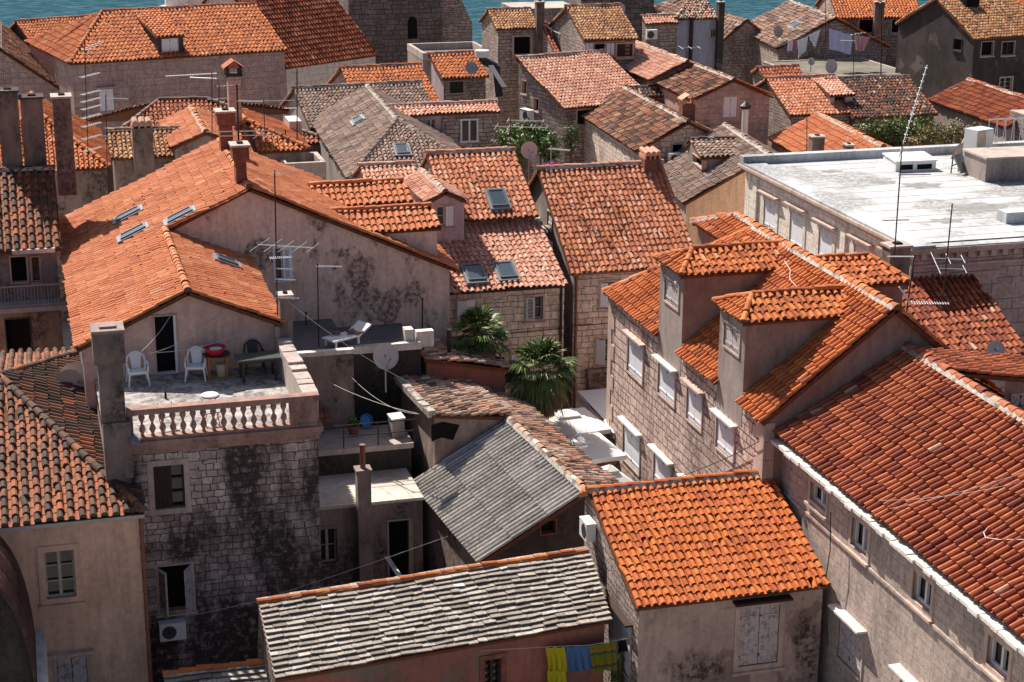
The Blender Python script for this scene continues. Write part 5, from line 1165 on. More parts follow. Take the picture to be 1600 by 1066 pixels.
p = H.p; fr = H.fr; n = fr.sx(1090, 268, p['x1'], p['z1'], .55); xf = n[0]; w0 = fr.x(1097, 244, xf); w1 = fr.x(1075, 229, xf)
dormer_x(H, -1, w0[1], w0[1] + (w1[1] - w0[1]) * .8, w1[1], xf, p['x1'] - .2, (w0[2] + w1[2]) / 2, (w0[2] + w1[2]) / 2 + .42, 'grey', 'p_grey', 'p_dorm', hip=0.0, zb=n[2] - 1.2, wins=[D_(1083, 240, 1097, 264, sw=.04, sill=False)])
H.finish()

# ---- top right houses
H = auto_gx('blue_wall_house', 'old house with a pale blue rendered wall, grey rubble roof and tiny window', (1056, 30), (1124, 28), 11.5, .40, (1040, -8), 'old', 'p_blue', fin=False, wins={'F': [Wn(1111, 46, 1118, 58, 'case', fr='frame_o', sw=.12, bars=0)]}, hipl=2.5)
fr = H.fr; p = H.p; xa = fr.y(1006, 30, p['y0'])[0]; H.shed(xa, p['x0'] + .1, p['y0'] - .4, 11.3, p['y0'] + .6, 11.7, 'pale', 's_rub', oh=.1)
mb = MB(); q = fr.y(1081, 50, p['y0'] - .1); mb.cyl((q[0], p['y0'] - .0, GZ), (q[0], p['y0'] - .0, 11.6), .14, 8); H.add(mb, 'drainpipe', 'rust')
H.chimney(1124, 1133, 3, 104, p['y0'] - .3, mat='p_dark', depth=.5); H.finish()
H = House('rough_stone_gable_house', 'rough stone gable house with a small white shutter beside the blue wall', (60, 100, GZ)); y_ = F0.z(1180, 108, 6.5)[1]; 
l_ = F0.y(1130, 40, y_); m_ = F0.y(1168, 31, y_); r_ = F0.y(1210, 67, y_)
H.gy(y_, y_ + 5, 2 * m_[0] - r_[0], r_[2], m_[0], m_[2], 'old', 's_rub', oh=.1, wins={'F': [S_(1180, 81, 1192, 102, sw=.08, shut='shut_w')]}, caps=False); H.finish()
H = auto_gy('faded_roof_house', 'house with a faded pinkish left slope and orange far slope behind the washing line', (1306, 29), (1235, 2), 11.0, (1222, 80), .5, 'old', 's_rub', fin=False, st2='orange')
p = H.p; H.skylight(H.fr.sx(1243, 41, p['x1'], p['z1'], .5), V(0, -1, 0), unit(V(1, 0, .5)), 1.3, .6, unit(V(-.5, 0, 1))); H.finish()
H = auto_gx('orange_hip_house', 'stone house with an orange roof and two dark windows behind the washing', (1308, 28), (1444, 28), 10.8, .42, (1330, -18), 'orange', 's_rub', fin=False, wins={'F': [D_(1343, 31, 1366, 51, sw=.07), D_(1394, 31, 1412, 51, sw=.07)]})
H.chimney(1368, 1383, 3, 92, H.p['y0'] - .5, mat='chim', depth=.5); H.finish()
a = F0.z(1212, 104, 8.2); b = F0.z(1440, 120, 8.2); c = F0.z(1330, 92, 8.2); dims('laundry', a, b, c)
flatbox('laundry_terrace_house', 'house with a flat concrete terrace where washing hangs', a[0], b[0], F0.z(1330, 119, 8.2)[1], c[1], 8.25, 'p_grey', top='conc_old', par=.06, t=.15)
H = auto_gx('dark_rendered_house', 'sooty dark rendered house with a lichen spotted cream roof at the top right', (1522, 61), (1640, 54), 11.5, .5, (1446, -2), 'yel', 'p_dark', fin=False, wins={'F': [D_(1534, 66, 1551, 86, sw=.05), Wn(1566, 66, 1584, 85, 'case', fr='frame_br', sw=.05), C_(1563, 122, 1580, 142, fr='frame_o', sw=.08)], 'L': [D_(1491, 60, 1502, 79, sw=.05, sur='p_dark')]})
mb = MB(); q = H.fr.sy(1518, 12, H.p['y0'], 11.5, .5); mb.box(q - V(.5, .1, .2), q + V(.5, 1.2, .55)); H.add(mb, 'roof_hatch', 'dark'); H.finish()
auto_gx('corner_orange_house', 'orange roofed house cropped by the top right corner', (1578, 28), (1660, 24), 11.6, .42, (1545, -2), 'orange', 's_rub')
H = auto_gx('dormer_cottage', 'cottage with ribbed orange tiles and one white walled dormer', (1238, 182), (1340, 174), 8.8, .42, (1205, 123), 'rose', 's_rub', fin=False, yaw=0)
p = H.p; yd = p['y0'] + .9; a = F0.y(1298, 150, yd); b = F0.y(1333, 147, yd); tb = F0.sy(1262, 123, p['y0'], p['z0'], .42)
dormer_y(H, a[0], b[0], 0, yd, p['y1'] - .1, a[2] + .05, 0, 'pale', 'p_lav', p['z0'] - .3, [D_(1304, 150, 1320, 166, sw=.03, sill=False, sur='p_lav')], shed=True, zback=p['z1'] + .0); H.finish()
auto_gx('mottled_roof_house', 'long house with a dark lichen mottled tile roof above the hedge', (1337, 186), (1462, 177), 8.6, .42, (1316, 124), 'dark', 's_dark', yaw=0)
auto_gx('red_strip_house', 'low house with a narrow strip of red tiles below the terrace', (1196, 123), (1254, 118), 9.4, .42, (1200, 106), 'red', 's_rub', yaw=0)
auto_gy('tidy_red_roof_house', 'grey rendered house with a tidy dull red roof at the right edge', (1640, 166), (1513, 125), 9.6, (1580, 204), .45, 'redf', 'p_grey')
H = auto_gy('orange_hut', 'low house with a wavy bright orange slope behind the white roof', (1380, 230), (1279, 178), 9.4, (1205, 219), .45, 'a', 'p_grey', fin=False)
for c_ in ((1270, 1289, 214, 244), (1324, 1335, 227, 244)): H.chimney(*c_, F0.z(c_[0], 244, 8.4)[1], mat='chim', cap='slab', depth=.6) if H.fr.yaw == 0 else H.chimney(*c_, H.p['y0'] + (1.2 if c_[0] < 1300 else .6), mat='chim', depth=.6)
H.finish()
q = F0.z(1578, 172, 9.3); H = House('edge_wall_house', 'bare stone wall of a house cut off by the right edge', (q[0], q[1] - 6, GZ)); H.block(q[0], q[0] + 6, q[1] - 3.2, q[1], 9.3, 's_rub', top='conc'); H.finish()

# ---- upper left
H = House('monastery_wing', 'long pinkish ashlar building with a hipped orange roof and white shuttered dormer', (-20, 110, GZ), Fr(yaw_of(F0.z(108, 100, 10.), F0.z(450, 78, 10.)))); fr = H.fr
z0 = 10.0; a, b = fr.z(108, 100, z0), fr.z(450, 78, z0); y0 = (a[1] + b[1]) / 2; k = .42; r = fr.sy(160, 19, y0, z0, k); r2 = fr.sy(432, 4, y0, z0, k); dims('H26 %.1f' % fr.yaw, a, b, r, r2)
y1 = (r[1] + r2[1]) / 2; z1 = z0 + k * (y1 - y0); lf = fr.z(84, 80, z0); y2 = 2 * y1 - y0; xk = r[0]
H.face([(a[0], y0, z0), (b[0], y0, z0), (b[0], y1, z1), (xk, y1, z1)], 'orange_big'); H.face([(a[0], y2, z0), (a[0], y0, z0), (xk, y1, z1)], 'orange_big'); H.face([(b[0], y2, z0), (a[0], y2, z0), (xk, y1, z1), (b[0], y1, z1)], 'orange_big')
H.cap(V(a[0], y0, z0 + .05), V(xk, y1, z1 + .04), 'orange_big', mort=False); H.cap(V(xk, y1, z1 + .03), V(b[0], y1, z1 + .03), 'orange_big')
H.block(a[0] + .18, b[0] - .18, y0 + .18, y2 - .2, z0 - .06, 's_pink', wins={'F': [S_(154, 140, 179, 173, shut='shut_w', sw=.05, lint='trim', hood=.35, sill=False, sur='s_pink')]}); H.wall([(b[0] - .18, y0 + .18, z0 - .07), (b[0] - .18, y2 - .2, z0 - .07), (b[0] - .18, y1, z1 - .13)], 's_pink')
yd = fr.sy(262, 84, y0, z0, k)[1]; wa = fr.y(246, 58, yd); wb = fr.y(286, 55, yd)
dormer_y(H, wa[0], wb[0], 0, yd, y1 + .1, (wa[2] + wb[2]) / 2, 0, 'orange_big', 'p_dark', z0 + .1, [S_(252, 61, 279, 81, sw=.02, sill=False)], shed=True, zback=z1 - .02)
H.finish()
auto_gx('back_gable_house', 'low roofed house half hidden behind the hipped orange roof by the sea', (55, 78), (215, 66), 9.3, .42, (84, 30), 'rside', 'p_dark')
H = auto_gx('church', 'church with a big dull red roof and a small rose window', (447, 107), (592, 86), 7.6, .85, (425, -40), 'red_big', 's_d', fin=False)
q = H.fr.y(527, 128, H.p['y0'] + .18); mb = MB(); A = np.stack([V(1, 0, 0), V(0, 0, 1), V(0, -1, 0)], 1); R_ = .42
mb.lathe(q, [(.001, .01), (R_, .012)], 16, ax=A, mi=1); mb.lathe(q, [(R_, .0), (R_, .05), (R_ + .14, .05), (R_ + .14, .0)], 16, ax=A)
for i in range(8): t_ = i * pi / 8; d_ = V(cos(t_), 0, sin(t_)); mb.obox(q - d_ * R_ + V(0, -.04, 0) - V(-sin(t_), 0, cos(t_)) * .03, d_ * 2 * R_, V(-sin(t_), 0, cos(t_)) * .06, V(0, .025, 0))
H.add(mb, 'rose_window', ['trim', 'dark']); H.finish()
# old keep
yk = 132.0; H = House('ruined_keep', 'dark old stone keep with an arched window opening at the sea front', (20, yk, GZ)); x0, x1 = F0.y(545, 40, yk)[0], F0.y(691, 40, yk)[0]; zt = F0.y(600, -40, yk)[2]
H.block(x0, x1, yk, yk + 7, zt, 's_dark', top='p_dark'); mb = MB(); w0 = F0.y(637, 35, yk - .02); w1 = F0.y(652, 60, yk - .02); xm = (w0[0] + w1[0]) / 2; hw = (w1[0] - w0[0]) / 2
mb.polys([[V(xm - hw, yk - .03, w1[2]), V(xm + hw, yk - .03, w1[2])] + [V(xm + hw * cos(t_), yk - .03, w0[2] + hw * sin(t_) * 1.2) for t_ in np.linspace(0, pi, 9)]]); aw = H.add(mb, 'arched_opening', 'dark')
mb = MB(); 
for i in range(8): t0, t1 = pi * i / 8, pi * (i + 1) / 8; mb.polys([[V(xm + hw * k_ * cos(t_), yk - .035, w0[2] + hw * k_ * 1.2 * sin(t_)) for k_, t_ in ((1, t0), (1.3, t0), (1.3, t1), (1, t1))]])
H.add(mb, 'arch_stones', 's_dark', aw)
xr_ = F0.y(738, 40, yk + 1.5)[0]; H.wall([(x1, yk + 1.5, GZ), (xr_, yk + 1.5, GZ), (xr_, yk + 1.5, F0.y(738, 36, yk + 1.5)[2]), (F0.y(722, 2, yk + 1.5)[0], yk + 1.5, F0.y(722, 2, yk + 1.5)[2]), (x1 + .5, yk + 1.5, zt), (x1, yk + 1.5, zt)], 's_rub'); H.wall([(xr_, yk + 1.5, GZ), (xr_, yk + 5, GZ), (xr_, yk + 5, F0.y(738, 36, yk + 1.5)[2]), (xr_, yk + 1.5, F0.y(738, 36, yk + 1.5)[2])], 's_rub')
H.finish()
# gable at the left edge
H = House('left_edge_gable_house', 'grey stone gable with a blocked window at the left edge', (-30, 100, GZ)); z1 = 10.6; a = F0.z(-2, 76, z1); q = F0.y(101, 143, a[1]); dims('H29', a, q)
H.gy(a[1], a[1] + 14, 2 * a[0] - q[0], q[2], a[0], z1, 'brown', 's_pink', oh=.14, wins={'F': [S_(-6, 108, 17, 131, sw=.04, shut='s_pink', sill=False)]}); H.finish()
# dark house at the left with balcony and three chimney stacks
H = auto_gx('balcony_house', 'shadowed house with a dark lichen covered roof and railed balcony at the left edge', (-70, 400), (96, 386), 11.0, .45, (0, 268), 'n2', 'p_dirty', fin=False, yaw=0, wins={'F': [Wn(16, 402, 43, 440, 'dark', sw=.05, sill=False), C_(48, 402, 64, 440, fr='frame_o', sw=.04, bars=0), D_(8, 500, 50, 560, sw=.04, sill=False, sur='p_dark')]})
p = H.p; yq = p['y0'] - .75; z_ = F0.y(50, 480, yq)[2]; zt = F0.y(50, 446, yq)[2]; xa, xb = p['x0'] + .3, F0.y(104, 480, yq)[0]
mb = MB(); mb.box((xa, yq - .05, z_ - .16), (xb, p['y0'] + .17, z_)); bal = H.add(mb, 'balcony', 'conc'); mb = MB(); mb.box((xa, yq - .03, zt - .03), (xb, yq + .02, zt + .02)); mb.box((xa, yq - .02, z_ + .06), (xb, yq + .01, z_ + .09))
for i in range(int((xb - xa) / .11)): mb.cyl((xa + .11 * i, yq, z_), (xa + .11 * i, yq, zt), .012, 5, cap=False)
H.add(mb, 'railing', 'grey_m', bal)
mb = MB(); g0, g1 = F0.y(19, 394, p['y0'] - .06), F0.y(86, 392, p['y0'] - .06); mb.box((g0[0], p['y0'] - .10, g0[2] - .09), (g1[0], p['y0'] - .02, g0[2] + .06)); H.add(mb, 'eaves_board', 'lite')
for c_, lb in (((-6, 27, 143, 285), None), ((31, 66, 153, 285), None), ((81, 110, 152, 285), None)):
    H.chimney(*c_, p['y1'] + .3 if c_[0] < 60 else p['y1'] - .2, mat='chim', cap='slab', depth=.8, capm='conc' if c_[0] > 60 else 'p_dark')
H.finish()
def hip_y(name, label, apex, zr, kf, eavey, cr, st, mat, depth=5.0, kl=.42, yaw=0.0):
    """ridge along y with a hipped end facing the camera; cr = photo point of the front right corner"""
    fr = Fr(yaw); A = fr.z(*apex, zr); c = fr.pl(*cr, A, unit(V(-0, -kf, 1))); B = V(2 * A[0] - c[0], c[1], c[2]); yb = A[1] + depth; dims(name, A, c)
    H = House(name, label, (A[0], A[1], GZ), fr); E_ = V(A[0], yb, A[2]); H.face([B, c, A], st); H.face([c, V(c[0], yb, c[2]), E_, A], st); H.face([V(B[0], yb, c[2]), B, A, E_], st)
    for a, b in ((B, A), (c, A), (A, E_)): H.cap(a + V(0, 0, .05), b + V(0, 0, .05), st, mort=False)
    H.block(B[0] + .15, c[0] - .15, c[1] + .15, yb, c[2] - .06, mat); H.wall([(c[0] - .15, yb, c[2] - .1), (B[0] + .15, yb, c[2] - .1), (A[0], yb, A[2] - .15)], mat); return H.finish()
hip_y('hipped_orange_house', 'low hipped orange roof behind the three tall chimneys', (52, 172), 11.4, .42, 262, (172, 262), 'orange', 'p_dirty')
H = auto_gx('yellowed_roof_house', 'low roof of yellowed barrel tiles with a sooty tile capped chimney', (172, 248), (290, 243), 10.4, .42, (168, 205), 'yel', 'p_dirty', fin=False, roof='shed', yaw=0)
H.chimney(206, 238, 193, 256, H.p['y0'] - .5, mat='chim', cap='tiles', capm='t_old', depth=.7); H.finish()
z = 10.6; r0 = F0.z(248, 158, z); r1 = F0.z(319, 153, z); c0 = F0.sy(143, 240, r0[1], z, .42); c1 = F0.sy(525, 240, r0[1], z, .42); dims('H31c', r0, r1, c0, c1); H = House('shaded_red_roof_house', 'dark red hipped roof with grey ridge in the shade of the long pink building', (r0[0], c0[1], GZ)); yb_ = 2 * r0[1] - c0[1]
c0 = V(c0[0], c0[1], c0[2]); c1 = V(c1[0], c0[1], c0[2]); y2 = r0[1] + 3.5; z2 = z - .42 * 3.5; H.face([c0, c1, V(r1[0], r0[1], z), r0], 'red'); H.face([V(c1[0], y2, z2), V(c0[0], y2, z2), r0, V(r1[0], r0[1], z)], 'red')
for a, b in ((c0, r0), (c1, V(r1[0], r0[1], z)), (r0, V(r1[0], r0[1], z))): H.cap(a + V(0, 0, .05), b + V(0, 0, .05), 'grey', mort=False)
H.block(c0[0] + .2, c1[0] - .2, c0[1] + .2, r0[1], c0[2] - .1, 'p_dirty'); H.finish()
auto_gy('small_hip_house', 'small roof of light orange tiles behind the twin brick chimneys', (322, 207), (299, 168), 11.6, (252, 198), .42, 'a', 'p_dirty')
hip_y('wavy_ridge_house', 'orange tiled roof with a sagging ridge under the tangle of aerials', (385, 190), 11.0, .42, 245, (484, 234), 'orange', 'p_dirty', depth=4.0)
z = 9.6; a = F0.z(443, 256, z); b = F0.z(508, 252, z); c = F0.z(438, 240, z); flatbox('roof_tank_house', 'small flat roofed block with pale parapet and dark hollow top', a[0], b[0], a[1], c[1], z, 'p_grey', top='dark', par=.7)
z = 10.6; a = F0.z(452, 190, z); b = F0.z(471, 189, z); H = House('white_stair_tower', 'narrow whitewashed stair tower beside the brown tiled gable', (a[0], a[1], GZ)); H.block(a[0], b[0], a[1], a[1] + 1.6, z, 'p_lav', top='lite'); H.finish()
# round pale turret at the top edge
q = F0.y(296, 12, 150.0); o = thing('stone_turret', 'round pale stone turret top rising above the orange ridge', 'turret', tuple(q)); mb = MB(); mb.lathe(V(0, 0, -9), [(1.9, 0), (1.9, 8.6), (2.5, 8.9), (2.5, 9.1), (2.0, 9.2), (2.0, 13)], 24); mb.build('tower_wall', M['lite'], o, smooth=False)
q0, q1 = F0.y(806, 12, 118.), F0.y(1000, 12, 118.); H = House('seafront_wall_house', 'dark stone house wall at the seafront behind the three stepped roofs', (q0[0], 118, GZ)); H.block(q0[0], F0.y(905, 10, 118.)[0], 118, 122, q0[2] - .1, 's_rub', top='conc'); H.block(F0.y(908, 10, 117.9)[0], q1[0] + 1, 117.9, 121, F0.y(950, -6, 117.9)[2], 's_dark', top='conc'); H.finish()
# ================================================================= things standing on, hanging from or growing beside the houses
def grid(mb, fn, nu, nv, mi=0, tint=None):
    P = [[fn(i / nu, j / nv) for j in range(nv + 1)] for i in range(nu + 1)]
    for i in range(nu):
        for j in range(nv): mb.polys([[P[i][j], P[i + 1][j], P[i + 1][j + 1], P[i][j + 1]]], mi, tint)

# ---- terrace furniture
def plastic_chair(label, loc, yaw, mat, group='plastic chairs on the terrace'):
    o = thing('plastic_chair', label, 'chair', loc, yaw, group); m = M[mat]
    mb = MB(); mb.obox(V(-.25, -.24, .41), V(.50, 0, 0), V(0, .46, -.03), V(0, 0, .03)); mb.obox(V(-.27, -.26, .37), V(.54, 0, 0), V(0, .04, 0), V(0, 0, .07)); mb.build('seat', m, o)
    mb = MB(); 
    pts = [V(-.26, .22, .40), V(-.27, .26, .62), V(-.23, .30, .78), V(-.12, .33, .87), V(0, .34, .90), V(.12, .33, .87), V(.23, .30, .78), V(.27, .26, .62), V(.26, .22, .40)]
    mb.tube(pts, .028, 7)
    for k in range(7):
        f = -.75 + 1.5 * k / 6; t_ = V(.20 * f, .335 - .03 * abs(f), .86 - .07 * f * f); b_ = V(.14 * f, .23, .42); mb.obox(b_ - V(.020, 0, 0), V(.040, 0, 0), t_ - b_, V(0, .014, 0))
    mb.build('backrest', m, o)
    for sx in (-1, 1):
        mb = MB(); mb.tube([V(sx * .27, .26, .63), V(sx * .30, .10, .64), V(sx * .30, -.12, .63), V(sx * .29, -.22, .60), V(sx * .28, -.25, .43)], .026, 7); mb.build('armrest', m, o)
        for sy, tilt in ((-1, -.03), (1, .06)):
            mb = MB(); mb.cyl((sx * .25, sy * .22, .42), (sx * .30, sy * .25 + tilt, 0), .032, 7, r2=.022); mb.build('leg', m, o)
    return o
def on_terrace(px, py): q = F0.z(px, py, TZ); return (q[0], q[1], TZ)
plastic_chair('white plastic chair left of the dark terrace door', on_terrace(216, 600), radians(4), 'white')
plastic_chair('white plastic chair between the terrace door and the red basin', on_terrace(307, 592), radians(-12), 'white')
plastic_chair('black plastic chair against the wall behind the garden table', on_terrace(398, 581), radians(0), 'black')
q = on_terrace(340, 588); o = thing('round_table', 'round dark table with an orange tube frame holding the red basin', 'table', q)
mb = MB(); mb.lathe(V(0, 0, 0), [(.001, .69), (.40, .69), (.42, .705), (.40, .72), (.001, .72)], 24); mb.build('tabletop', M['black'], o)
for k in range(4): a = pi / 4 + k * pi / 2; mb = MB(); mb.cyl((.36 * cos(a), .36 * sin(a), .69), (.38 * cos(a), .38 * sin(a), 0), .022, 6); mb.build('leg', M['orange_m'], o)
mb = MB(); mb.tube([V(.385 * cos(t), .385 * sin(t), .03) for t in np.linspace(0, 2 * pi, 21)], .018, 5); mb.tube([V(.37 * cos(t), .37 * sin(t), .63) for t in np.linspace(0, 2 * pi, 21)], .018, 5); mb.build('ring_frame', M['orange_m'], o)
o2 = thing('washing_basin', 'red plastic washing basin on the round dark table', 'basin', (q[0] - .04, q[1], q[2] + .72)); mb = MB(); mb.lathe(V(0, 0, 0), [(.001, .01), (.22, .01), (.29, .20), (.33, .21), (.33, .185), (.30, .18), (.24, 0), (.001, 0)], 24); mb.build('bowl', M['red_p'], o2); mb = MB(); mb.lathe(V(.02, -.03, .10), [(.001, 0), (.17, .03), (.19, .06), (.001, .07)], 16); mb.build('folded_cloth', M['cloth_white'], o2)
o2 = thing('bucket', 'cream plastic bucket standing under the round table', 'bucket', (q[0] + .12, q[1] - .05, q[2])); mb = MB(); mb.lathe(V(0, 0, 0), [(.001, .01), (.13, .01), (.17, .40), (.19, .41), (.175, .42), (.16, .40), (.001, .05)], 18); mb.build('pail', M['cream_p'], o2)
p0 = on_terrace(404, 592); o = thing('garden_table', 'long dark garden table on the terrace half in sunlight', 'table', p0, radians(3)); mb = MB(); mb.box((-.66, -.36, .68), (.64, .36, .72)); mb.build('tabletop', M['slate'], o)
for sx, sy in ((-1, -1), (1, -1), (-1, 1), (1, 1)): mb = MB(); mb.box((sx * .48 - .035, sy * .26 - .03, 0), (sx * .48 + .035, sy * .26 + .03, .68)); mb.build('leg', M['black'], o)
mb = MB(); mb.box((-.46, -.27, .58), (.46, -.25, .67)); mb.box((-.46, .25, .58), (.46, .27, .67)); mb.build('apron', M['black'], o)
for px, py, lb in ((261, 655, 'orange framed folding stool seen through the balusters near the chimney'), (330, 646, 'orange framed folding stool with grey seat behind the middle balusters')):
    q = F0.y(px, py, Y_F + .75); o = thing('folding_stool', lb, 'stool', (q[0], q[1], TZ), radians(10), 'orange folding stools on the terrace')
    mb = MB(); mb.box((-.2, -.17, .40), (.2, .17, .43)); mb.build('seat', M['grey_m'], o)
    for sx in (-1, 1):
        mb = MB(); mb.tube([V(sx * .19, -.19, 0), V(sx * .19, .17, .40), V(sx * .19, .19, .72)], .016, 6); mb.tube([V(sx * .17, .19, 0), V(sx * .17, -.17, .40)], .016, 6); mb.build('side_frame', M['orange_m'], o)
q = on_terrace(328, 619); o = thing('round_tray', 'pale round tray lying on the sunny terrace floor', 'tray', q); mb = MB(); mb.lathe(V(0, 0, 0), [(.26, 0), (.26, .05), (.22, .07), (.001, .075)], 20); mb.build('disc', M['lite'], o)
q = on_terrace(259, 623); o = thing('bottle', 'slim dark green bottle on the terrace floor behind the balusters', 'bottle', q); mb = MB(); mb.lathe(V(0, 0, 0), [(.001, 0), (.035, 0), (.035, .16), (.015, .21), (.015, .27), (.001, .27)], 10); mb.build('body', M['green'], o)
yl = Y_R + .1
for n_, (a, b, sg, lb) in enumerate((((221, 549, Y_R - 1.4), (269, 489, Y_R - .02), .10, 'short clothes line sagging from the left of the terrace door'), ((232, 553, Y_R - 1.4), (356, 481, Y_R - .02), .22, 'clothes line crossing the terrace door to the roof peak'), ((245, 551, Y_R - 1.4), (427, 495, Y_R - .02), .25, 'longest clothes line reaching the right end of the terrace wall'))):
    cable(lb, [F0.y(*a), F0.y(*b)], .009, 'cable', sg, 'clothes_line', group='clothes lines on the terrace')

# ---- air conditioners
UX, UY, UZ = V(1, 0, 0), V(0, 1, 0), V(0, 0, 1)
NX, NY = V(-1, 0, 0), V(0, -1, 0)
ac_unit('air conditioner below the dark window of the blackened stone wall', F0.y(249, 995, Y_F), UX, NY, w=.72, h=.50)
ac_unit('air conditioner on the side wall of the bright orange roofed house', F0.x(934, 846, 14.38), UY, NX, w=.62, h=.52)
wl = WLX
for (px, py), lb in (((846, 357), 'topmost of three air conditioners in the narrow alley'), ((855, 374), 'middle of three air conditioners in the narrow alley'), ((866, 396), 'lowest of three air conditioners in the narrow alley')):
    ac_unit(lb, F0.x(px, py, wl), UY, NX, w=.62, h=.42, d=.34)
fr_ = Fr(15.7); q = fr_.x(836, 190, 52.94 + .18); Mw = rot('z', radians(15.7)); ac_unit('air conditioner on the shaded side wall above the vine', Mw @ q, Mw @ UY, Mw @ NX, w=.95, h=.65, d=.4)
q = F0.y(1042, 254, 82.9); ac_unit('air conditioner below the dark gable window of the patchy brown roofed house', q, UX, NY, w=.75, h=.5)
q = F0.y(1008, 61, 112.6); ac_unit('air conditioner on the stone wall left of the pale blue wall', q, UX, NY, w=.75, h=.62)

# ---- satellite dishes
DG = 'satellite dishes on the roofs'
dish('large pale satellite dish beside the old crooked house', 603, 557, 52.3, .42, 172, 15, pole=1.2, group=DG)
dish('front one of two dishes beside the tall rendered chimney', 108, 601, 52.5, .46, 165, 12, pole=1.0, group=DG)
dish('rear one of two dishes beside the tall rendered chimney', 117, 592, 53.0, .50, 165, 20, pole=1.0, group=DG)
dish('pinkish dish over the alley by the magenta flowers', 827, 235, 68.5, .36, 175, 12, pole=1.4, group=DG)
dish('grey dish on the bright orange cottage roof', 737, 106, 97.6, .36, 180, 30, mat='grey_m', pole=.6, group=DG)
dish('dish behind the yellowed roof ridge at the top centre', 966, 14, 108., .44, 200, 25, pole=1.4, group=DG)
dish('larger dish at the edge of the washing terrace', 1299, 104, 104.5, .46, 170, 10, pole=.8, group=DG)
dish('smaller dish at the edge of the washing terrace', 1268, 96, 108.0, .26, 170, 10, pole=.7, group=DG)
dish('dish lying low on the brick red roof at the right', 1556, 546, 50.2, .30, 200, 30, pole=.8, group=DG)
dish('dish in the dark corner of the faded roof', 1216, 49, 117., .40, 170, 20, mat='conc', pole=.8, group=DG)

# ---- aerials: (fraction up the mast, heading, length, rods, rod length, part behind the mast, rise)
AG = 'television aerials on the roofs'
antenna('tall aerial with long crossed rods beside the terrace pier', 433, 478, 266, Y_R - .35, [(.985, 95, .7, 9, .12, .05), (.45, 118, 1.75, 5, 1.5, .32), (.36, 92, .65, 12, .22, .3), (.28, 112, .5, 4, .10, .0), (.20, 112, .6, 4, .10, .05), (.06, 108, .7, 5, .10, .05)], lean=-4, group=AG)
antenna('thin aerial in front of the stained gable wall', 498, 545, 412, 55.6, [(.97, 108, .85, 12, .22, .05)], lean=-2, group=AG)
antenna('aerial with a ladder of short booms at the far left', 138, 262, 68, 80.5, [(.95, 60, .9, 6, .5, .0, .3)] + [(f, 62, .95, 10, .30, .25, .12) for f in (.74, .60, .54, .48, .41, .34, .24, .14)], lean=-6, group=AG)
antenna('short aerial left of the yellowed tile roof', 167, 255, 148, 80.3, [(.95, 112, 1.1, 4, .15, .05), (.40, 112, .4, 3, .1, .5)], lean=-2, group=AG)
antenna('aerial with a long beaded boom behind the twin chimneys', 331, 218, 112, 72.0, [(.97, 262, 2.1, 20, .14, .1), (.9, 300, 1.2, 12, .2, .2), (.6, 80, .9, 3, .1, .2)], group=AG)
antenna('small aerial right behind the upper brick chimney', 342, 190, 130, 71.0, [(.93, 80, .9, 4, .12, .1)], group=AG)
antenna('thick mast aerial above the lower brick chimney', 373, 232, 131, 61.5, [(.74, 112, .9, 12, .30, .0), (.27, 96, 2.2, 1, .0, .5), (.20, 96, 1.5, 1, .0, .4)], r=.035, lean=-3, group=AG)
antenna('aerial with three long rods over the sagging ridge', 415, 246, 155, 79.0, [(.97, 96, 2.0, 10, .12, .3), (.38, 112, 1.0, 3, 1.6, .35)], lean=-3, group=AG)
antenna('bare pole aerial beside the flat roofed block', 464, 243, 108, 83.0, [(.55, 280, .6, 3, .1, .0)], r=.03, group=AG)
antenna('aerial with a slanting beaded boom over the white flat roof', 1398, 392, 205, 49.0, [(.86, 60, 1.25, 14, .12, .1, 2.2), (.64, 100, 1.05, 3, .06, .05), (.26, 100, .9, 3, .10, .55)], r=.022, lean=13, group=AG)
antenna('aerial with a loop of long rods over the brick red roof', 1475, 448, 318, 49.5, [(.93, 300, .25, 6, .25, .5), (.34, 112, 1.0, 3, 1.35, .45), (.22, 112, .9, 2, 1.2, .3)], lean=13, group=AG)
antenna('aerial on the gable peak of the dormered house', 1413, 505, 398, 42.9, [(.97, 285, .75, 3, .08, .0), (.30, 108, 1.15, 16, .25, -.02), (.36, 300, .3, 10, .2, .1, 1.2)], lean=16, group=AG)
antenna('aerial with three pale rods before the pale blue wall', 1072, 118, 72, 102., [(.95, 100, 1.2, 3, 1.3, .3)], group=AG)
antenna('aerial at the front edge of the washing terrace', 1334, 120, 50, 105., [(.95, 60, 1.6, 5, .15, .2), (.8, 300, 1.0, 4, .1, .1)], group=AG)
antenna('tall bare aerial mast before the orange hipped house', 1377, 112, 2, 106., [(.98, 80, .5, 2, .1, .2)], r=.04, group=AG)
antenna('bare mast beside the washing in front of the faded roof', 1290, 62, -8, 113., [(.98, 80, .5, 2, .1, .2)], group=AG)
antenna('slim aerial on the bright orange slope behind the white roof', 1261, 250, 160, 82.0, [(.38, 105, 1.1, 3, .1, .05)], group=AG)
antenna('aerial with wide crossed rods in front of the green vine', 798, 226, 186, 72., [(.95, 112, 1.6, 3, .9, .1), (.70, 112, 2.3, 5, 1.3, .3)], group=AG)
antenna('pale pole aerial rising through the magenta flowers', 861, 284, 228, 66.0, [(.92, 130, .9, 12, .35, .1)], r=.018, mat='cable', group=AG)
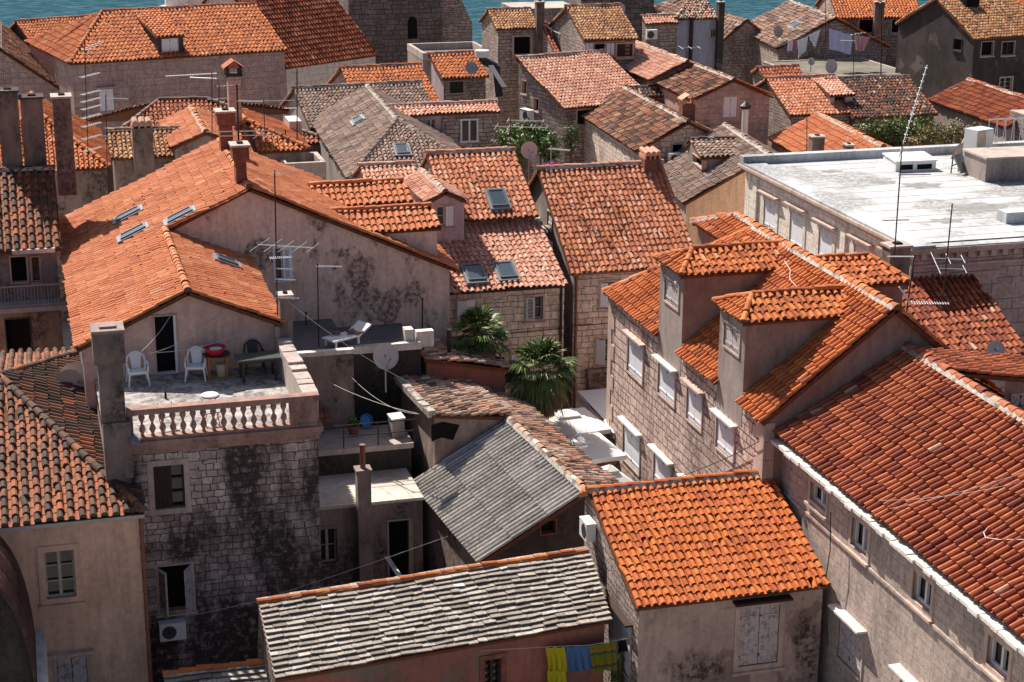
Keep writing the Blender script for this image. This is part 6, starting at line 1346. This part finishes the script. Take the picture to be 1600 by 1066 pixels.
for px, pb, pt, y, lb in ((660, 522, 468, Y_G - .3, 'short iron pole against the stained gable wall'), (478, 532, 490, Y_G - .6, 'short iron rod left of the thin aerial'), (446, 242, 205, 83., 'stub of a pole on the sagging orange ridge')):
    a = F0.y(px, pb, y); b = F0.y(px, pt, y); mb = MB(); mb.cyl(a - V(0, 0, .3), b, .028, 6); mb.cyl(b, b + V(0, 0, .05), .04, 6); o = mb.build('iron_pole', M['rust'], None, a); o.location = tuple(a); tag(o, lb, 'pole')
# flue pipe of the cottage, white chimney pipe
q = F0.y(761, 100, 96.8); o = thing('flue_pipe', 'fat black flue pipe with a white cap beside the bright orange cottage', 'flue pipe', tuple(q)); a = F0.y(753, 82, 96.8) - q; b = F0.y(775, 118, 96.8) - q
mb = MB(); mb.tube([a + V(0, 0, -.2), a + V(.1, 0, -.5), b + V(0, 0, .5), b + V(.2, 0, -1.2)], .22, 8); mb.build('pipe', M['black'], o); mb = MB(); mb.cyl(a + V(0, 0, -.25), a + V(0, 0, .12), .42, 12); mb.build('cap', M['white_m'], o); mb = MB(); mb.obox(a * .4 + b * .6 + V(-.2, -.3, .1), V(.3, 0, 0), b - a * .9, V(0, .2, 0)); mb.build('jacket', M['white_m'], o)
q = F0.y(1163, 212, 86.0); t = F0.y(1167, 170, 86.0); o = thing('chimney_pipe', 'tall white chimney pipe with a dark cowl before the pink stone gable', 'chimney', tuple(q)); mb = MB(); mb.cyl((0, 0, -1), (0, 0, t[2] - q[2]), .17, 12); mb.build('pipe', M['white_m'], o); mb = MB(); mb.lathe(V(0, 0, t[2] - q[2]), [(.24, 0), (.30, .12), (.30, .16), (.001, .42)], 12); mb.build('cowl', M['black'], o)
q = F0.y(368, 170, 84.0); t = F0.y(362, 120, 84.0); w_ = .30; o = thing('house_shaped_chimney', 'pale chimney with a little tiled house top behind the aerials', 'chimney', (q[0], 84.0, q[2])); h = t[2] - q[2]; mb = MB(); mb.box((-w_, 0, -3), (w_, .6, h)); mb.build('shaft', M['s_pink'], o)
mb = MB(); mb.box((-w_ - .1, -.1, h), (w_ + .1, .9, h + .08))
for sx in (-1, 1): mb.box((sx * w_ - .08, 0, h + .08), (sx * w_ + .08, .8, h + .42))
mb.build('smoke_house', M['p_dark'], o); mb = MB()
for sx in (-1, 1): mb.polys([[V(0, -.15, h + .70), V(sx * (w_ + .2), -.15, h + .36), V(sx * (w_ + .2), .95, h + .36), V(0, .95, h + .70)]]); mb.polys([[V(0, -.15, h + .76), V(sx * (w_ + .2), -.15, h + .42), V(sx * (w_ + .2), .95, h + .42), V(0, .95, h + .76)]])
mb.polys([[V(-w_, -.05, h + .42), V(w_, -.05, h + .42), V(0, -.05, h + .66)]]); mb.build('tiled_cap', M['t_red'], o)

# ---- palms
def palm(label, c, R, nleaf, dead, seed):
    rs = np.random.RandomState(seed); c = np.asarray(c); o = thing('palm_tree', label, 'palm tree', (c[0], c[1], GZ), 0, 'fan palms on the square'); h = c[2] - GZ
    mb = MB(); mb.cyl((0, 0, -.1), (.05, 0, h * .5), .17, 10, r2=.14); mb.cyl((.05, 0, h * .5), (0, 0, h), .14, 10, r2=.17); mb.build('trunk', M['bark'], o)
    def leaf(mb, az, el, L, fan, droop, t0, t1, nb=18, spread=150):
        d = V(sin(az) * cos(el), cos(az) * cos(el), sin(el)); side = V(cos(az), -sin(az), 0); up = np.cross(side, d); p = V(0, 0, h) + d * .08; q = p + d * L - V(0, 0, .06 * L)
        mb.polys([[p - side * .012, p + side * .012, q + side * .010, q - side * .010]], 0, t0)
        for k in range(nb):
            a = radians(-spread / 2 + spread * k / (nb - 1)); e = d * cos(a) + side * sin(a); l = fan * (1 - .25 * abs(a) / 1.3) * rs.uniform(.9, 1.05); wv = np.cross(e, up) * .026
            m = q + e * l * .6 + up * .03 * l - V(0, 0, droop * .12 * l); tp = q + e * l - V(0, 0, droop * l * rs.uniform(.35, .65)); ti = np.clip(rs.uniform(t0, t1), 0, 1); f = up * .012 * (1 if k % 2 else -1)
            mb.polys([[q, m - wv + f, tp, m + wv - f]], 0, ti)
    mb = MB()
    for i in range(nleaf):
        el = radians(rs.uniform(-40, 78)); leaf(mb, rs.uniform(0, 2 * pi), el, R * rs.uniform(.40, .60), R * rs.uniform(.52, .68), .6 + .5 * (el < 0), .05, 1.0)
    mb.build('crown', M['palm'], o)
    if dead:
        mb = MB()
        for i in range(dead): leaf(mb, rs.uniform(0, 2 * pi), radians(rs.uniform(-80, -42)), R * rs.uniform(.35, .75), R * rs.uniform(.45, .65), .9, 0, 1, 12, 80)
        mb.build('dead_fronds', M['dead'], o)
palm('larger fan palm with a brown skirt beside the white parasols', F0.y(845, 578, 56.1), 1.25, 92, 60, 3)
palm('smaller fan palm behind the old tiled outhouse', F0.y(748, 523, 57.4), 1.08, 70, 14, 5)

# ---- leafy things
def foliage(name, label, cat, blobs, n, size, mat, seed, stems=None):
    rs = np.random.RandomState(seed); base = np.asarray(blobs[0][0], float); o = thing(name, label, cat, tuple(base)); mb = MB()
    for c, r in blobs:
        c = np.asarray(c) - base; k = int(n)
        d = rs.randn(k, 3); d /= np.linalg.norm(d, axis=1)[:, None]; rad = rs.uniform(.55, 1.05, (k, 1)) * (1 + .25 * np.sin(d[:, :1] * 5 + d[:, 2:] * 7)); p = c + d * np.asarray(r) * rad
        a = rs.randn(k, 3); a /= np.linalg.norm(a, axis=1)[:, None]; b = np.cross(a, d); b /= np.linalg.norm(b, axis=1)[:, None] + 1e-9; s_ = size * rs.uniform(.6, 1.3, (k, 1))
        mb.polys(np.stack([p - a * s_, p + b * s_ * .5, p + a * s_, p - b * s_ * .5], 1), 0, np.clip(rs.rand(k) * .8 + .2 * d[:, 2], 0, 1))
    mb.build('foliage', M[mat], o)
    for c, r in blobs: mb = MB(); c = np.asarray(c) - base; mb.cyl(c - V(0, 0, max(r[2], .3) + 1.5), c + V(0, 0, r[2] * .3), .05, 5); mb.build('stem', M['bark'], o)
    return o
B_ = lambda px, py, y, *r: (F0.y(px, py, y), r)
foliage('clipped_hedge', 'dark green hedge between the mottled roof and the white flat roof', 'hedge', [B_(1355 + 22 * i, 214 + (i % 2) * 3, 84.0, .85, .7, .95) for i in range(5)] + [B_(1395 + 18 * i, 196 + (i % 2) * 2, 85.5, .6, .6, .35) for i in range(3)], 1500, .075, 'leaf', 1)
foliage('olive_shrub', 'olive brown shrub right of the hedge behind the white roof', 'shrub', [B_(1452, 217, 81., .95, .8, .75), B_(1488, 213, 81.5, .9, .8, .75), B_(1520, 212, 82., .7, .7, .6), B_(1432, 228, 80.5, .6, .6, .5)], 1500, .07, 'olive', 2)
foliage('climbing_vine', 'leafy green vine in the alley before the shaded stone wall', 'vine', [B_(795, 218, 76., .6, .5, .55), B_(818, 206, 77., .6, .5, .5), B_(845, 215, 77., .55, .5, .5), B_(812, 232, 75., .8, .5, .6), B_(858, 234, 76., .5, .45, .7)], 1100, .085, 'vine', 3)
foliage('wall_creeper', 'dark creeper below the dark stone window ledge', 'creeper', [B_(893, 216, 81., .45, .35, .7)], 900, .06, 'leaf', 4)
foliage('bougainvillea', 'magenta bougainvillea blooming behind the rosy roof ridge', 'bougainvillea', [B_(851, 260, 68.3, .20, .2, .10), B_(862, 256, 68.4, .20, .2, .10), B_(879, 260, 68.5, .16, .16, .09)], 160, .04, 'bougain', 5)
foliage('potted_climber', 'sparse flowering plant in the bottom corner beside the black washing', 'plant', [B_(974, 1030, 40.2, .16, .16, .28), B_(985, 1052, 40.1, .28, .2, .3), B_(960, 1062, 40.1, .25, .2, .2)], 130, .035, 'vine', 6)

# ---- parasols on the square
def parasol(label, c, s, yaw, drop=.55):
    o = thing('parasol', label, 'parasol', (c[0], c[1], GZ), yaw, 'white parasols on the square'); h = c[2] - GZ; a = s / 2; e = h - drop
    cn = lambda r, z: [V(-r, -r, z), V(r, -r, z), V(r, r, z), V(-r, r, z)]
    mb = MB(); C0 = cn(a, e); C1 = cn(a * .26, h - drop * .26); Cv = cn(a, e - .16)
    for i in range(4): j = (i + 1) % 4; mb.polys([[C0[i], C0[j], C1[j], C1[i]]]); mb.polys([[Cv[i], Cv[j], C0[j], C0[i]]])
    mb.build('canopy', M['parasol'], o); mb = MB(); T0 = cn(a * .34, h - drop * .30 + .05); T1 = V(0, 0, h + .05); Tv = cn(a * .34, h - drop * .30 - .03)
    for i in range(4): j = (i + 1) % 4; mb.polys([[T0[i], T0[j], T1]]); mb.polys([[Tv[i], Tv[j], T0[j], T0[i]]])
    mb.build('vent_flap', M['parasol'], o); mb = MB(); mb.cyl((0, 0, 0), (0, 0, h - .05), .04, 8); mb.build('pole', M['alu'], o)
    for k in range(4): mb = MB(); d = cn(a, e)[k]; mb.cyl((0, 0, h - drop * .5), d, .014, 4); mb.build('rib', M['alu'], o)
parasol('white parasol nearest the palm', F0.z(884, 642, 4.95), 2.5, radians(5), .42); parasol('white parasol in front beside the old tile roof', F0.z(908, 682, 4.9), 2.4, radians(5), .42)
parasol('white parasol half hidden at the lower end of the old tile roof', F0.z(952, 728, 4.8), 1.5, radians(8))
a = F0.z(910, 614, 4.5); b = F0.z(953, 676, 4.5); xa = (a[0] + b[0]) / 2; o = thing('awning', 'wide white awning between the parasols and the shuttered stone house', 'awning', (xa, b[1], 4.1))
y1 = a[1] - b[1]; ym = 56.55 - b[1]; mb = MB(); mb.obox(V(0, 0, .35), V(19.22 - xa, 0, .01), V(0, ym, .08), V(0, 0, .03)); mb.obox(V(0, ym + .004, .43), V(3.0, 0, .05), V(0, y1 - ym, .02), V(0, 0, .03)); mb.build('canopy', M['parasol'], o)
mb = MB(); n = 12
for i in range(n): mb.obox(V(-.01, y1 * i / n + .01, .14), V(-.012, 0, 0), V(0, y1 / n - .02, 0), V(0, 0, .24))
mb.build('valance', M['cloth_white'], o)
for yy in (.1, y1 - .1): mb = MB(); mb.cyl((.05, yy, GZ - 4.1), (.05, yy, .36), .035, 6); mb.build('post', M['alu'], o)
q = F0.z(948, 727, 4.2); o = thing('cushion', 'red patterned cushion glimpsed under the parasols', 'cushion', tuple(q)); mb = MB(); mb.obox(V(-.25, -.2, 0), V(.55, .1, .03), V(-.05, .35, 0), V(0, 0, .10)); mb.build('pad', M['brick'], o)
# shop front and sign
ys = 61.80 + .18; o = thing('shopfront', 'dark grey timber shop front below the casement on the square', 'shop front', tuple(F0.y(940, 600, ys))); q0, q1 = F0.y(916, 576, ys), F0.y(985, 606, ys); bb = np.array(o.location)
mb = MB(); w_ = q1[0] - q0[0]
for k, (f0, f1, dp) in enumerate(((0, .14, .26), (.14, .42, .12), (.44, .74, .14), (.74, .98, .10))): zt = q0[2] + (q1[2] - q0[2]) * f0; zb_ = q0[2] + (q1[2] - q0[2]) * f1; mb.box(V(q0[0] + .03 * k, ys - dp, zb_) - bb, V(q1[0], ys + .02, zt) - bb)
mb.build('fascia', M['p_dirty'], o); mb = MB(); mb.box(V(q0[0] + .2, ys - .05, GZ) - bb, V(q1[0], ys + .01, q1[2]) - bb); mb.build('glazing', M['glass'], o)
a = F0.y(951.5, 594, ys - .25); b = F0.y(962.5, 603, ys - .25); o = thing('shop_sign', 'small white shop sign with black slanted capitals cut off by the stone corner', 'sign', tuple(a)); hh = a[2] - b[2]; L_ = hh * 2.6
mb = MB(); mb.box((0, 0, -hh), (L_, .05, 0)); mb.build('board', M['white'], o)
def slant(x, z): return x + .18 * (z + hh)
mb = MB(); cx_, cz_, rx, rz = hh * .66, -hh * .5, hh * .21, hh * .28
for i in range(16):
    t0, t1 = 2 * pi * i / 16, 2 * pi * (i + 1) / 16
    mb.polys([[V(slant(cx_ + k * rx * cos(t), cz_ + k2 * rz * sin(t)) - .06, -.008, cz_ + k2 * rz * sin(t)) for k, k2, t in ((1, 1, t0), (.45, .62, t0), (.45, .62, t1), (1, 1, t1))]])
x0_ = hh * 1.02; mb.polys([[V(slant(x0_, z) - .06 + d_, -.008, z) for z, d_ in ((-hh * .78, 0), (-hh * .78, hh * .13), (-hh * .22, hh * .13), (-hh * .22, 0))]]); mb.build('lettering', M['black'], o)

# ---- washing
def cloth_piece(label, cat, quad, y, mat, wav=.038, group='washing on the lines', dy=0.0, folds=3, cut=None):
    P = [F0.y(*p, y) for p in quad]; base = P[0]; o_mb = MB(); ph = random.random() * 6
    def fn(u, v, off=0):
        p = (P[0] * (1 - u) + P[1] * u) * (1 - v) + (P[3] * (1 - u) + P[2] * u) * v; return p + V(.012 * sin(v * 5 + ph), wav * (.3 + v) * (sin(u * folds * 2 * pi + ph) + .5 * sin(u * folds * 4.6 * pi + 2 * ph + v * 2)) + off + dy * v, -.035 * abs(sin(u * 2 * pi)) * (1 - v) + .02 * v * sin(u * 7 + ph)) - base
    grid(o_mb, lambda u, v: fn(u, v), 14, 8); grid(o_mb, lambda u, v: fn(u, v, .012), 14, 8)
    o = o_mb.build(cat.replace(' ', '_'), M[mat]); o.location = tuple(base); return tag(o, label, cat, group)
yw = 39.7
WG = 'washing on the lower line'
cloth_piece('yellow towel hanging at the left end of the lower line', 'towel', [(853, 1011), (883, 1010.5), (885, 1048), (855, 1048)], yw, 'cloth_yellow', group=WG); cloth_piece('lower olive yellow cloth below the yellow towel', 'towel', [(855, 1047), (884, 1047), (884, 1084), (853, 1084)], yw + .05, 'cloth_yellow', group=WG)
cloth_piece('grey blue towel in the middle of the lower line', 'towel', [(883.5, 1010.5), (921, 1008), (927, 1046), (888, 1050)], yw, 'cloth_blue', group=WG); cloth_piece('bright sky blue cloth on the line behind the towels', 'towel', [(891, 999), (937, 999), (936, 1012), (892, 1013)], yw + .5, 'cloth_sky', group=WG)
cloth_piece('green and orange striped towel at the right of the lower line', 'towel', [(921.5, 1008), (963, 1002), (963, 1048), (926, 1051)], yw, 'cloth_stripe', group=WG); cloth_piece('small black garment at the right end of the lower line', 'garment', [(965, 1001), (978, 999), (979, 1016), (966, 1022)], yw, 'cloth_black', wav=.06, group=WG)
cable('lower clothes line carrying the yellow, blue and striped towels', [F0.y(750, 1017, yw), F0.y(853, 1011, yw), F0.y(921, 1008, yw), F0.y(985, 997, yw)], .008, 'cable', .0, 'clothes_line', group='clothes lines by the red wall'); cable('upper clothes line carrying the sky blue cloth', [F0.y(765, 1013, yw + .5), F0.y(891, 999, yw + .5), F0.y(986, 997, yw + .5)], .008, 'cable', .01, 'clothes_line', group='clothes lines by the red wall')
yt_ = 110.; TG = 'washing on the far terrace'
for lb, ct, qd, mt in (('small white cloth at the left end of the far washing', 'cloth', [(1231, 64), (1238, 63), (1237, 79), (1231, 80)], 'cloth_white'), ('hot pink cloth on the far washing line', 'cloth', [(1238, 63), (1244, 62), (1243, 81), (1237, 82)], 'cloth_hot'), ('white trousers hanging on the far washing line', 'trousers', [(1245, 63), (1263, 56), (1258, 80), (1247, 91)], 'cloth_white'), ('white shirt hanging by one corner on the far washing line', 'shirt', [(1263, 55), (1282, 46), (1273, 73), (1266, 62)], 'cloth_white'), ('lilac blue sheet on the far washing line', 'sheet', [(1296, 44), (1332, 55), (1328, 85), (1294, 76)], 'cloth_lilac'), ('dusty pink top on the far washing line', 'shirt', [(1333, 54), (1360, 58), (1350, 80), (1338, 79)], 'cloth_pink')):
    cloth_piece(lb, ct, qd, yt_, mt, group=TG, wav=.06)
cable('sagging washing line over the far terrace', [F0.y(1205, 70, yt_), F0.y(1240, 62, yt_), F0.y(1283, 45, yt_), F0.y(1332, 54, yt_), F0.y(1362, 58, yt_), F0.y(1390, 50, yt_)], .012, 'cable', .05, 'clothes_line')

# ---- courtyard odds and ends
yr_ = F0.z(590, 697, 5.9)[1] + .06; o = thing('iron_railing', 'thin rusty railing along the edge of the courtyard platform', 'railing', (8.0, yr_, 5.9)); mb = MB(); xs_ = [F0.y(p, 690, yr_)[0] for p in (537, 591, 648)]
for x in xs_: mb = MB(); mb.cyl((x - 8, 0, -.1), (x - 8, 0, .78), .022, 6); mb.build('post', M['rust'], o)
mb = MB()
for z in (.40, .78): mb.cyl((xs_[0] - 8.3, 0, z), (xs_[2] - 8, 0, z), .018, 6)
mb.build('rail', M['rust'], o)
yb2 = Y_G - 4.35; q = F0.y(572, 657, yb2 - .1); o = thing('plastic_tub', 'bright blue round tub leaning in the dark courtyard corner', 'tub', tuple(q)); A = np.stack([V(1, 0, 0), V(0, .35, .94), V(0, -.94, .35)], 1); mb = MB(); mb.lathe(V(0, 0, 0), [(.001, 0), (.15, 0), (.20, .10), (.22, .10), (.17, -.02), (.001, -.02)], 20, ax=A); mb.build('bowl', M['blue_p'], o)
q = F0.y(553, 684, yb2 - .7); o = thing('flower_pot', 'terracotta flower pot with a green plant on the courtyard platform', 'flower pot', (q[0], q[1], 5.9)); mb = MB(); mb.lathe(V(0, 0, 0), [(.001, 0), (.14, 0), (.20, .30), (.22, .30), (.22, .35), (.19, .35), (.001, .3)], 16); mb.build('pot', M['pvc'], o); rs = np.random.RandomState(9); mb = MB()
for i in range(160): d = unit(rs.randn(3)); c_ = V(0, 0, .48) + d * rs.uniform(.05, .25); a_ = unit(rs.randn(3)) * .05; b_ = unit(np.cross(a_, d)) * .03; mb.polys([[c_ - a_, c_ + b_, c_ + a_, c_ - b_]], 0, rs.rand())
mb.build('plant', M['vine'], o)
q = F0.y(620, 676, yr_ + .75); o = thing('metal_cabinet', 'small grey cabinet with a white lid for its sunlit top on the courtyard platform', 'cabinet', (q[0], q[1], 5.9), radians(8)); mb = MB(); mb.box((-.22, -.2, 0), (.2, .2, .62)); mb.build('body', M['conc'], o); mb = MB(); mb.obox(V(-.25, -.23, .62), V(.48, 0, 0), V(0, .46, .06), V(0, 0, .04)); mb.build('lid', M['white_m'], o)  # white lid colours in the sunlit top of the grey box
q = F0.z(540, 533, 8.55); o = thing('sun_lounger', 'old white sun lounger heaped with broken tiles on the flat roof', 'lounger', (q[0], q[1], 8.46), radians(-62)); mb = MB(); mb.obox(V(-.32, -.75, .24), V(.64, 0, 0), V(0, 1.1, 0), V(0, 0, .06)); mb.obox(V(-.32, .36, .24), V(.64, 0, 0), V(0, .5, .28), V(0, -.03, .06)); mb.build('bed', M['white'], o)
for sx in (-1, 1):
    for yy in (-.65, .3): mb = MB(); mb.box((sx * .27 - .03, yy, 0), (sx * .27 + .03, yy + .06, .24)); mb.build('leg', M['white'], o)
for k, (x, y, r, l) in enumerate(((-.1, -.5, 20, .4), (.12, -.2, 75, .45), (-.05, .1, -30, .4), (.15, .25, 60, .3), (-.2, -.1, 100, .3))):
    o = thing('broken_tile', 'broken red roof tile lying on the old white sun lounger', 'roof tile', tuple(q + V(-.2 + .25 * k - .2, .05 * (k % 2), .26)), radians(r), 'broken tiles on the lounger'); mb = MB(); th = np.linspace(0, pi, 6); L2 = l
    for i in range(5): mb.polys([[V(.09 * cos(th[i]), 0, .07 * sin(th[i])), V(.09 * cos(th[i + 1]), 0, .07 * sin(th[i + 1])), V(.08 * cos(th[i + 1]), L2, .06 * sin(th[i + 1])), V(.08 * cos(th[i]), L2, .06 * sin(th[i]))]])
    mb.build('shell', M['pvc'], o)
a = F0.y(600, 872, 49.6); b = F0.y(622, 905, 48.2); o = thing('plank', 'plain plank sloping down past the dark courtyard door', 'plank', tuple(a), 0); d = b - a; mb = MB(); mb.obox(V(0, 0, 0), d, V(.16, .0, .0), V(0, .0, .05)); mb.build('board', M['lite'], o)

# ---- on the white flat roof
def onD(px, py): q = F0.z(px, py, zDt); return q
for px, py, lb in ((1417, 268, 'left one of two white roof hatches'), (1444, 267, 'right one of two white roof hatches')):
    q = onD(px, py); o = thing('roof_hatch', lb + ' on the flat white roof', 'roof hatch', (q[0], q[1], zDt), radians(-2), 'roof hatches on the white roof'); mb = MB(); mb.box((-.55, 0, 0), (.55, .12, .42)); mb.box((-.55, .12, 0), (-.43, 1.2, .42)); mb.box((.43, .12, 0), (.55, 1.2, .42)); mb.box((-.55, 1.2, 0), (.55, 1.32, .42)); mb.build('curb', M['white_m'], o); mb = MB(); mb.obox(V(-.6, -.05, .43), V(1.2, 0, 0), V(0, 1.4, .12), V(0, 0, .05)); mb.build('lid', M['white'], o); mb = MB(); mb.box((-.35, -.02, .08), (.35, -.005, .30)); mb.build('opening', M['dark'], o)
q = onD(1528, 262); o = thing('white_cabinet', 'tall white equipment cabinet on the flat white roof', 'cabinet', (q[0], q[1], zDt), radians(18)); mb = MB(); mb.box((-.5, -.25, 0), (.55, .5, 1.75)); mb.build('casing', M['white_m'], o); mb = MB(); mb.box((-.45, -.275, .05), (.02, -.251, 1.68)); mb.build('left_door', M['cream_p'], o); mb = MB(); mb.box((.05, -.275, .05), (.5, -.251, 1.68)); mb.box((.10, -.30, .8), (.13, -.276, .9)); mb.build('right_door', M['white'], o)
q = onD(1572, 285); o = thing('plant_housing', 'grey rendered box at the right end of the flat white roof', 'roof box', (q[0], q[1], zDt), radians(-2)); mb = MB(); mb.box((-.9, .2, 0), (4, 2.2, 1.0)); mb.build('housing', M['p_grey'], o); mb = MB(); mb.box((-.98, .12, 1.0), (4.1, 2.3, 1.08)); mb.build('cover_slab', M['conc'], o)
q = onD(1507, 272); o = thing('leaning_panel', 'dark grey panel leaning on a stand on the flat white roof', 'panel', (q[0], q[1], zDt), radians(30)); mb = MB(); mb.obox(V(-.35, 0, .05), V(.7, 0, 0), V(0, .45, .75), V(0, -.05, .03)); mb.build('panel', M['grey_m'], o); mb = MB(); mb.cyl((.3, .5, 0), (.3, .45, .75), .03, 5); mb.cyl((-.3, .5, 0), (-.3, .45, .75), .03, 5); mb.cyl((-.3, .48, .35), (.3, .48, .35), .03, 5); mb.build('stand', M['black'], o)
q = onD(1508, 250); o = thing('broken_slab', 'jagged grey slab standing behind the white cabinet', 'slab', (q[0], q[1], zDt)); mb = MB(); mb.polys([[V(-.5, .3, 0), V(.4, .3, 0), V(.5, .3, .9), V(.1, .3, .95), V(-.05, .3, .7), V(-.3, .3, .55)]]); mb.polys([[V(-.5, .42, 0), V(.4, .42, 0), V(.5, .42, .9), V(.1, .42, .95), V(-.05, .42, .7), V(-.3, .42, .55)]]); mb.polys([[V(-.05, .3, .7), V(.1, .3, .95), V(.1, .42, .95), V(-.05, .42, .7)], [V(.1, .3, .95), V(.5, .3, .9), V(.5, .42, .9), V(.1, .42, .95)]]); mb.build('stone', M['p_grey'], o)
q = onD(1566, 280); o = thing('plastic_bag', 'crumpled blue plastic bag at the edge of the flat white roof', 'bag', (q[0], q[1], zDt)); mb = MB(); rs = np.random.RandomState(4); mb.lathe(V(0, 0, 0), [(.001, .26), (.10, .24), (.24, .16), (.30, .06), (.24, 0)], 9); mb.build('sheet', M['blue_p'], o)
a, b = onD(1553, 240), onD(1600, 236); o = thing('metal_railing', 'ornate pale metal railing behind the grey roof box', 'railing', (a[0], a[1] + .5, zDt)); mb = MB()
for i in range(14): mb.cyl((i * .22, 0, 0), (i * .22 + (.1 if i % 2 else -.1), 0, 1.5), .016, 4)
mb.build('balusters', M['alu'], o); mb = MB(); mb.cyl((-.1, 0, 1.5), (3.2, 0, 1.5), .03, 6); mb.cyl((-.1, 0, .1), (3.2, 0, .1), .02, 6); mb.build('rail', M['alu'], o)

# ---- wires
CG = 'overhead wires'
cable('pale wire from the terrace pier to the old crooked house', [F0.y(446, 468, Y_R - .2), F0.y(643, 600, 48.6)], .008, 'cable', .15, group=CG)
cable('pale wire pair sagging across the courtyard', [F0.y(512, 596, 54.2), F0.y(652, 646, 48.4)], .008, 'cable', .12, group=CG)
cable('thin grey wire crossing the courtyard above the blue tub', [F0.y(545, 585, 54.3), F0.y(600, 630, 51.0), F0.y(655, 647, 48.5)], .006, 'cable', .08, group=CG)
cable('long thin wire from the dark window to the crooked house', [F0.y(228, 976, 45.2), F0.y(405, 938, 42.9), F0.y(700, 838, 43.8)], .006, 'cable', .03, group=CG)
cable('upper wire sagging over the long red roof', [F0.sx(1390, 795, 19.75, 9.25, .57), F0.z(1600, 738, 10.9)], .007, 'cable', .06, group=CG); cable('lower wire sagging over the long red roof', [F0.sx(1372, 782, 19.75, 9.35, .57), F0.z(1600, 752, 10.7)], .007, 'cable', .12, group=CG)
cable('loose white cable lying on the long red roof', [F0.sx(px, py, 19.75, 9.14, .57) for px, py in ((1545, 822), (1537, 832), (1540, 840), (1560, 843), (1600, 843))], .009, 'white', 0, n=2, group='cables on the roofs')
cable('loose white cable lying on the dormered orange roof', [F0.sx(px, py, 19.3, 9.62, .78) for px, py in ((1226, 408), (1235, 422), (1234, 436), (1248, 452), (1248, 458))], .010, 'white', 0, n=2, group='cables on the roofs')
cable('dark wire hanging from the shuttered stone wall', [F0.x(1186, 690, 19.2), F0.x(1060, 745, 19.2), F0.y(912, 755, 43.6)], .013, 'cable_d', .08, group=CG)
cable('dark wire down the long grey wall', [F0.x(1298, 800, 19.6), F0.x(1297, 860, 19.6), F0.x(1290, 905, 19.6), F0.x(1293, 1010, 19.6)], .016, 'cable_d', 0, group=CG)
cable('pale cable looping over the red strip roof', [F0.y(851, 38, 107.), F0.y(880, 54, 105.), F0.y(898, 56, 103.)], .03, 'cable', .1, group=CG)
cable('dark cable along the white stone facades of the square', [F0.y(705, 528, 60.2), F0.y(880, 513, 60.2), F0.y(888, 510, 61.9), F0.y(965, 503, 61.9)], .018, 'cable_d', .02, group=CG)
# ---------------------------------------------------------------- ground, sea, light, camera
mb = MB(); mb.polys([[(-60, 5, GZ), (90, 5, GZ), (90, 165, GZ), (-60, 165, GZ)]]); g = mb.build('ground', M['ground']); tag(g, 'pale stone paving of the lanes and square', 'ground', kind='structure')
def m_sea():
    N = NT('sea_water'); p = N.pos(); w = N.noise(N.map(p, (1, 2.2, 1)), .55, 6, .65, .6)
    N.bump(w, .5, .8); c = N.ramp(w, [(.36, (.014, .052, .070)), (.52, (.038, .095, .125)), (.7, (.085, .165, .195))])
    return N.col(c, .7, 0.0)
M['sea'] = m_sea()
mb = MB(); mb.polys([[(-6000, 120, .8), (6000, 120, .8), (6000, 12000, .8), (-6000, 12000, .8)]]); g = mb.build('sea', M['sea']); tag(g, 'rippled teal sea beyond the roofs', 'sea', kind='structure')
w = bpy.data.worlds.new('World'); SC.world = w; w.use_nodes = True; nt = w.node_tree
sk = nt.nodes.new('ShaderNodeTexSky'); sk.sky_type = 'NISHITA'; sk.sun_disc = False
SUN_AZ, SUN_EL = -22.0, 49.0       # heading from +y towards +x, degrees
sk.sun_elevation = radians(SUN_EL); sk.sun_rotation = radians(SUN_AZ); sk.air_density = .8; sk.dust_density = 2.0; sk.ozone_density = .4
bg = nt.nodes['Background']; nt.links.new(sk.outputs[0], bg.inputs[0]); bg.inputs[1].default_value = .064
L = bpy.data.lights.new('sun', 'SUN'); L.energy = 4.6; L.angle = radians(.5); L.color = (1.0, .93, .84)
lo = bpy.data.objects.new('sun', L); COL.objects.link(lo)
sd = V(sin(radians(SUN_AZ)) * cos(radians(SUN_EL)), cos(radians(SUN_AZ)) * cos(radians(SUN_EL)), sin(radians(SUN_EL)))
import mathutils
lo.rotation_euler = mathutils.Vector(sd).to_track_quat('Z', 'Y').to_euler(); lo.location = (0, 60, 60)
cam = bpy.data.cameras.new('camera'); cam.sensor_width = 36; cam.lens = FPX / 1600 * 36; cam.clip_end = 20000; cam.clip_start = .5
co = bpy.data.objects.new('camera', cam); COL.objects.link(co); co.location = (0, 0, CAMZ); co.rotation_euler = mathutils.Matrix(RC.tolist()).to_euler(); SC.camera = co
vs = SC.view_settings; vs.view_transform = 'Standard'; vs.look = 'None'; vs.exposure = 0.82; vs.gamma = 1
SC.cycles.max_bounces = 6
print('objects', len(SC.objects), 'polys', sum(len(o.data.polygons) for o in SC.objects if o.type == 'MESH'))
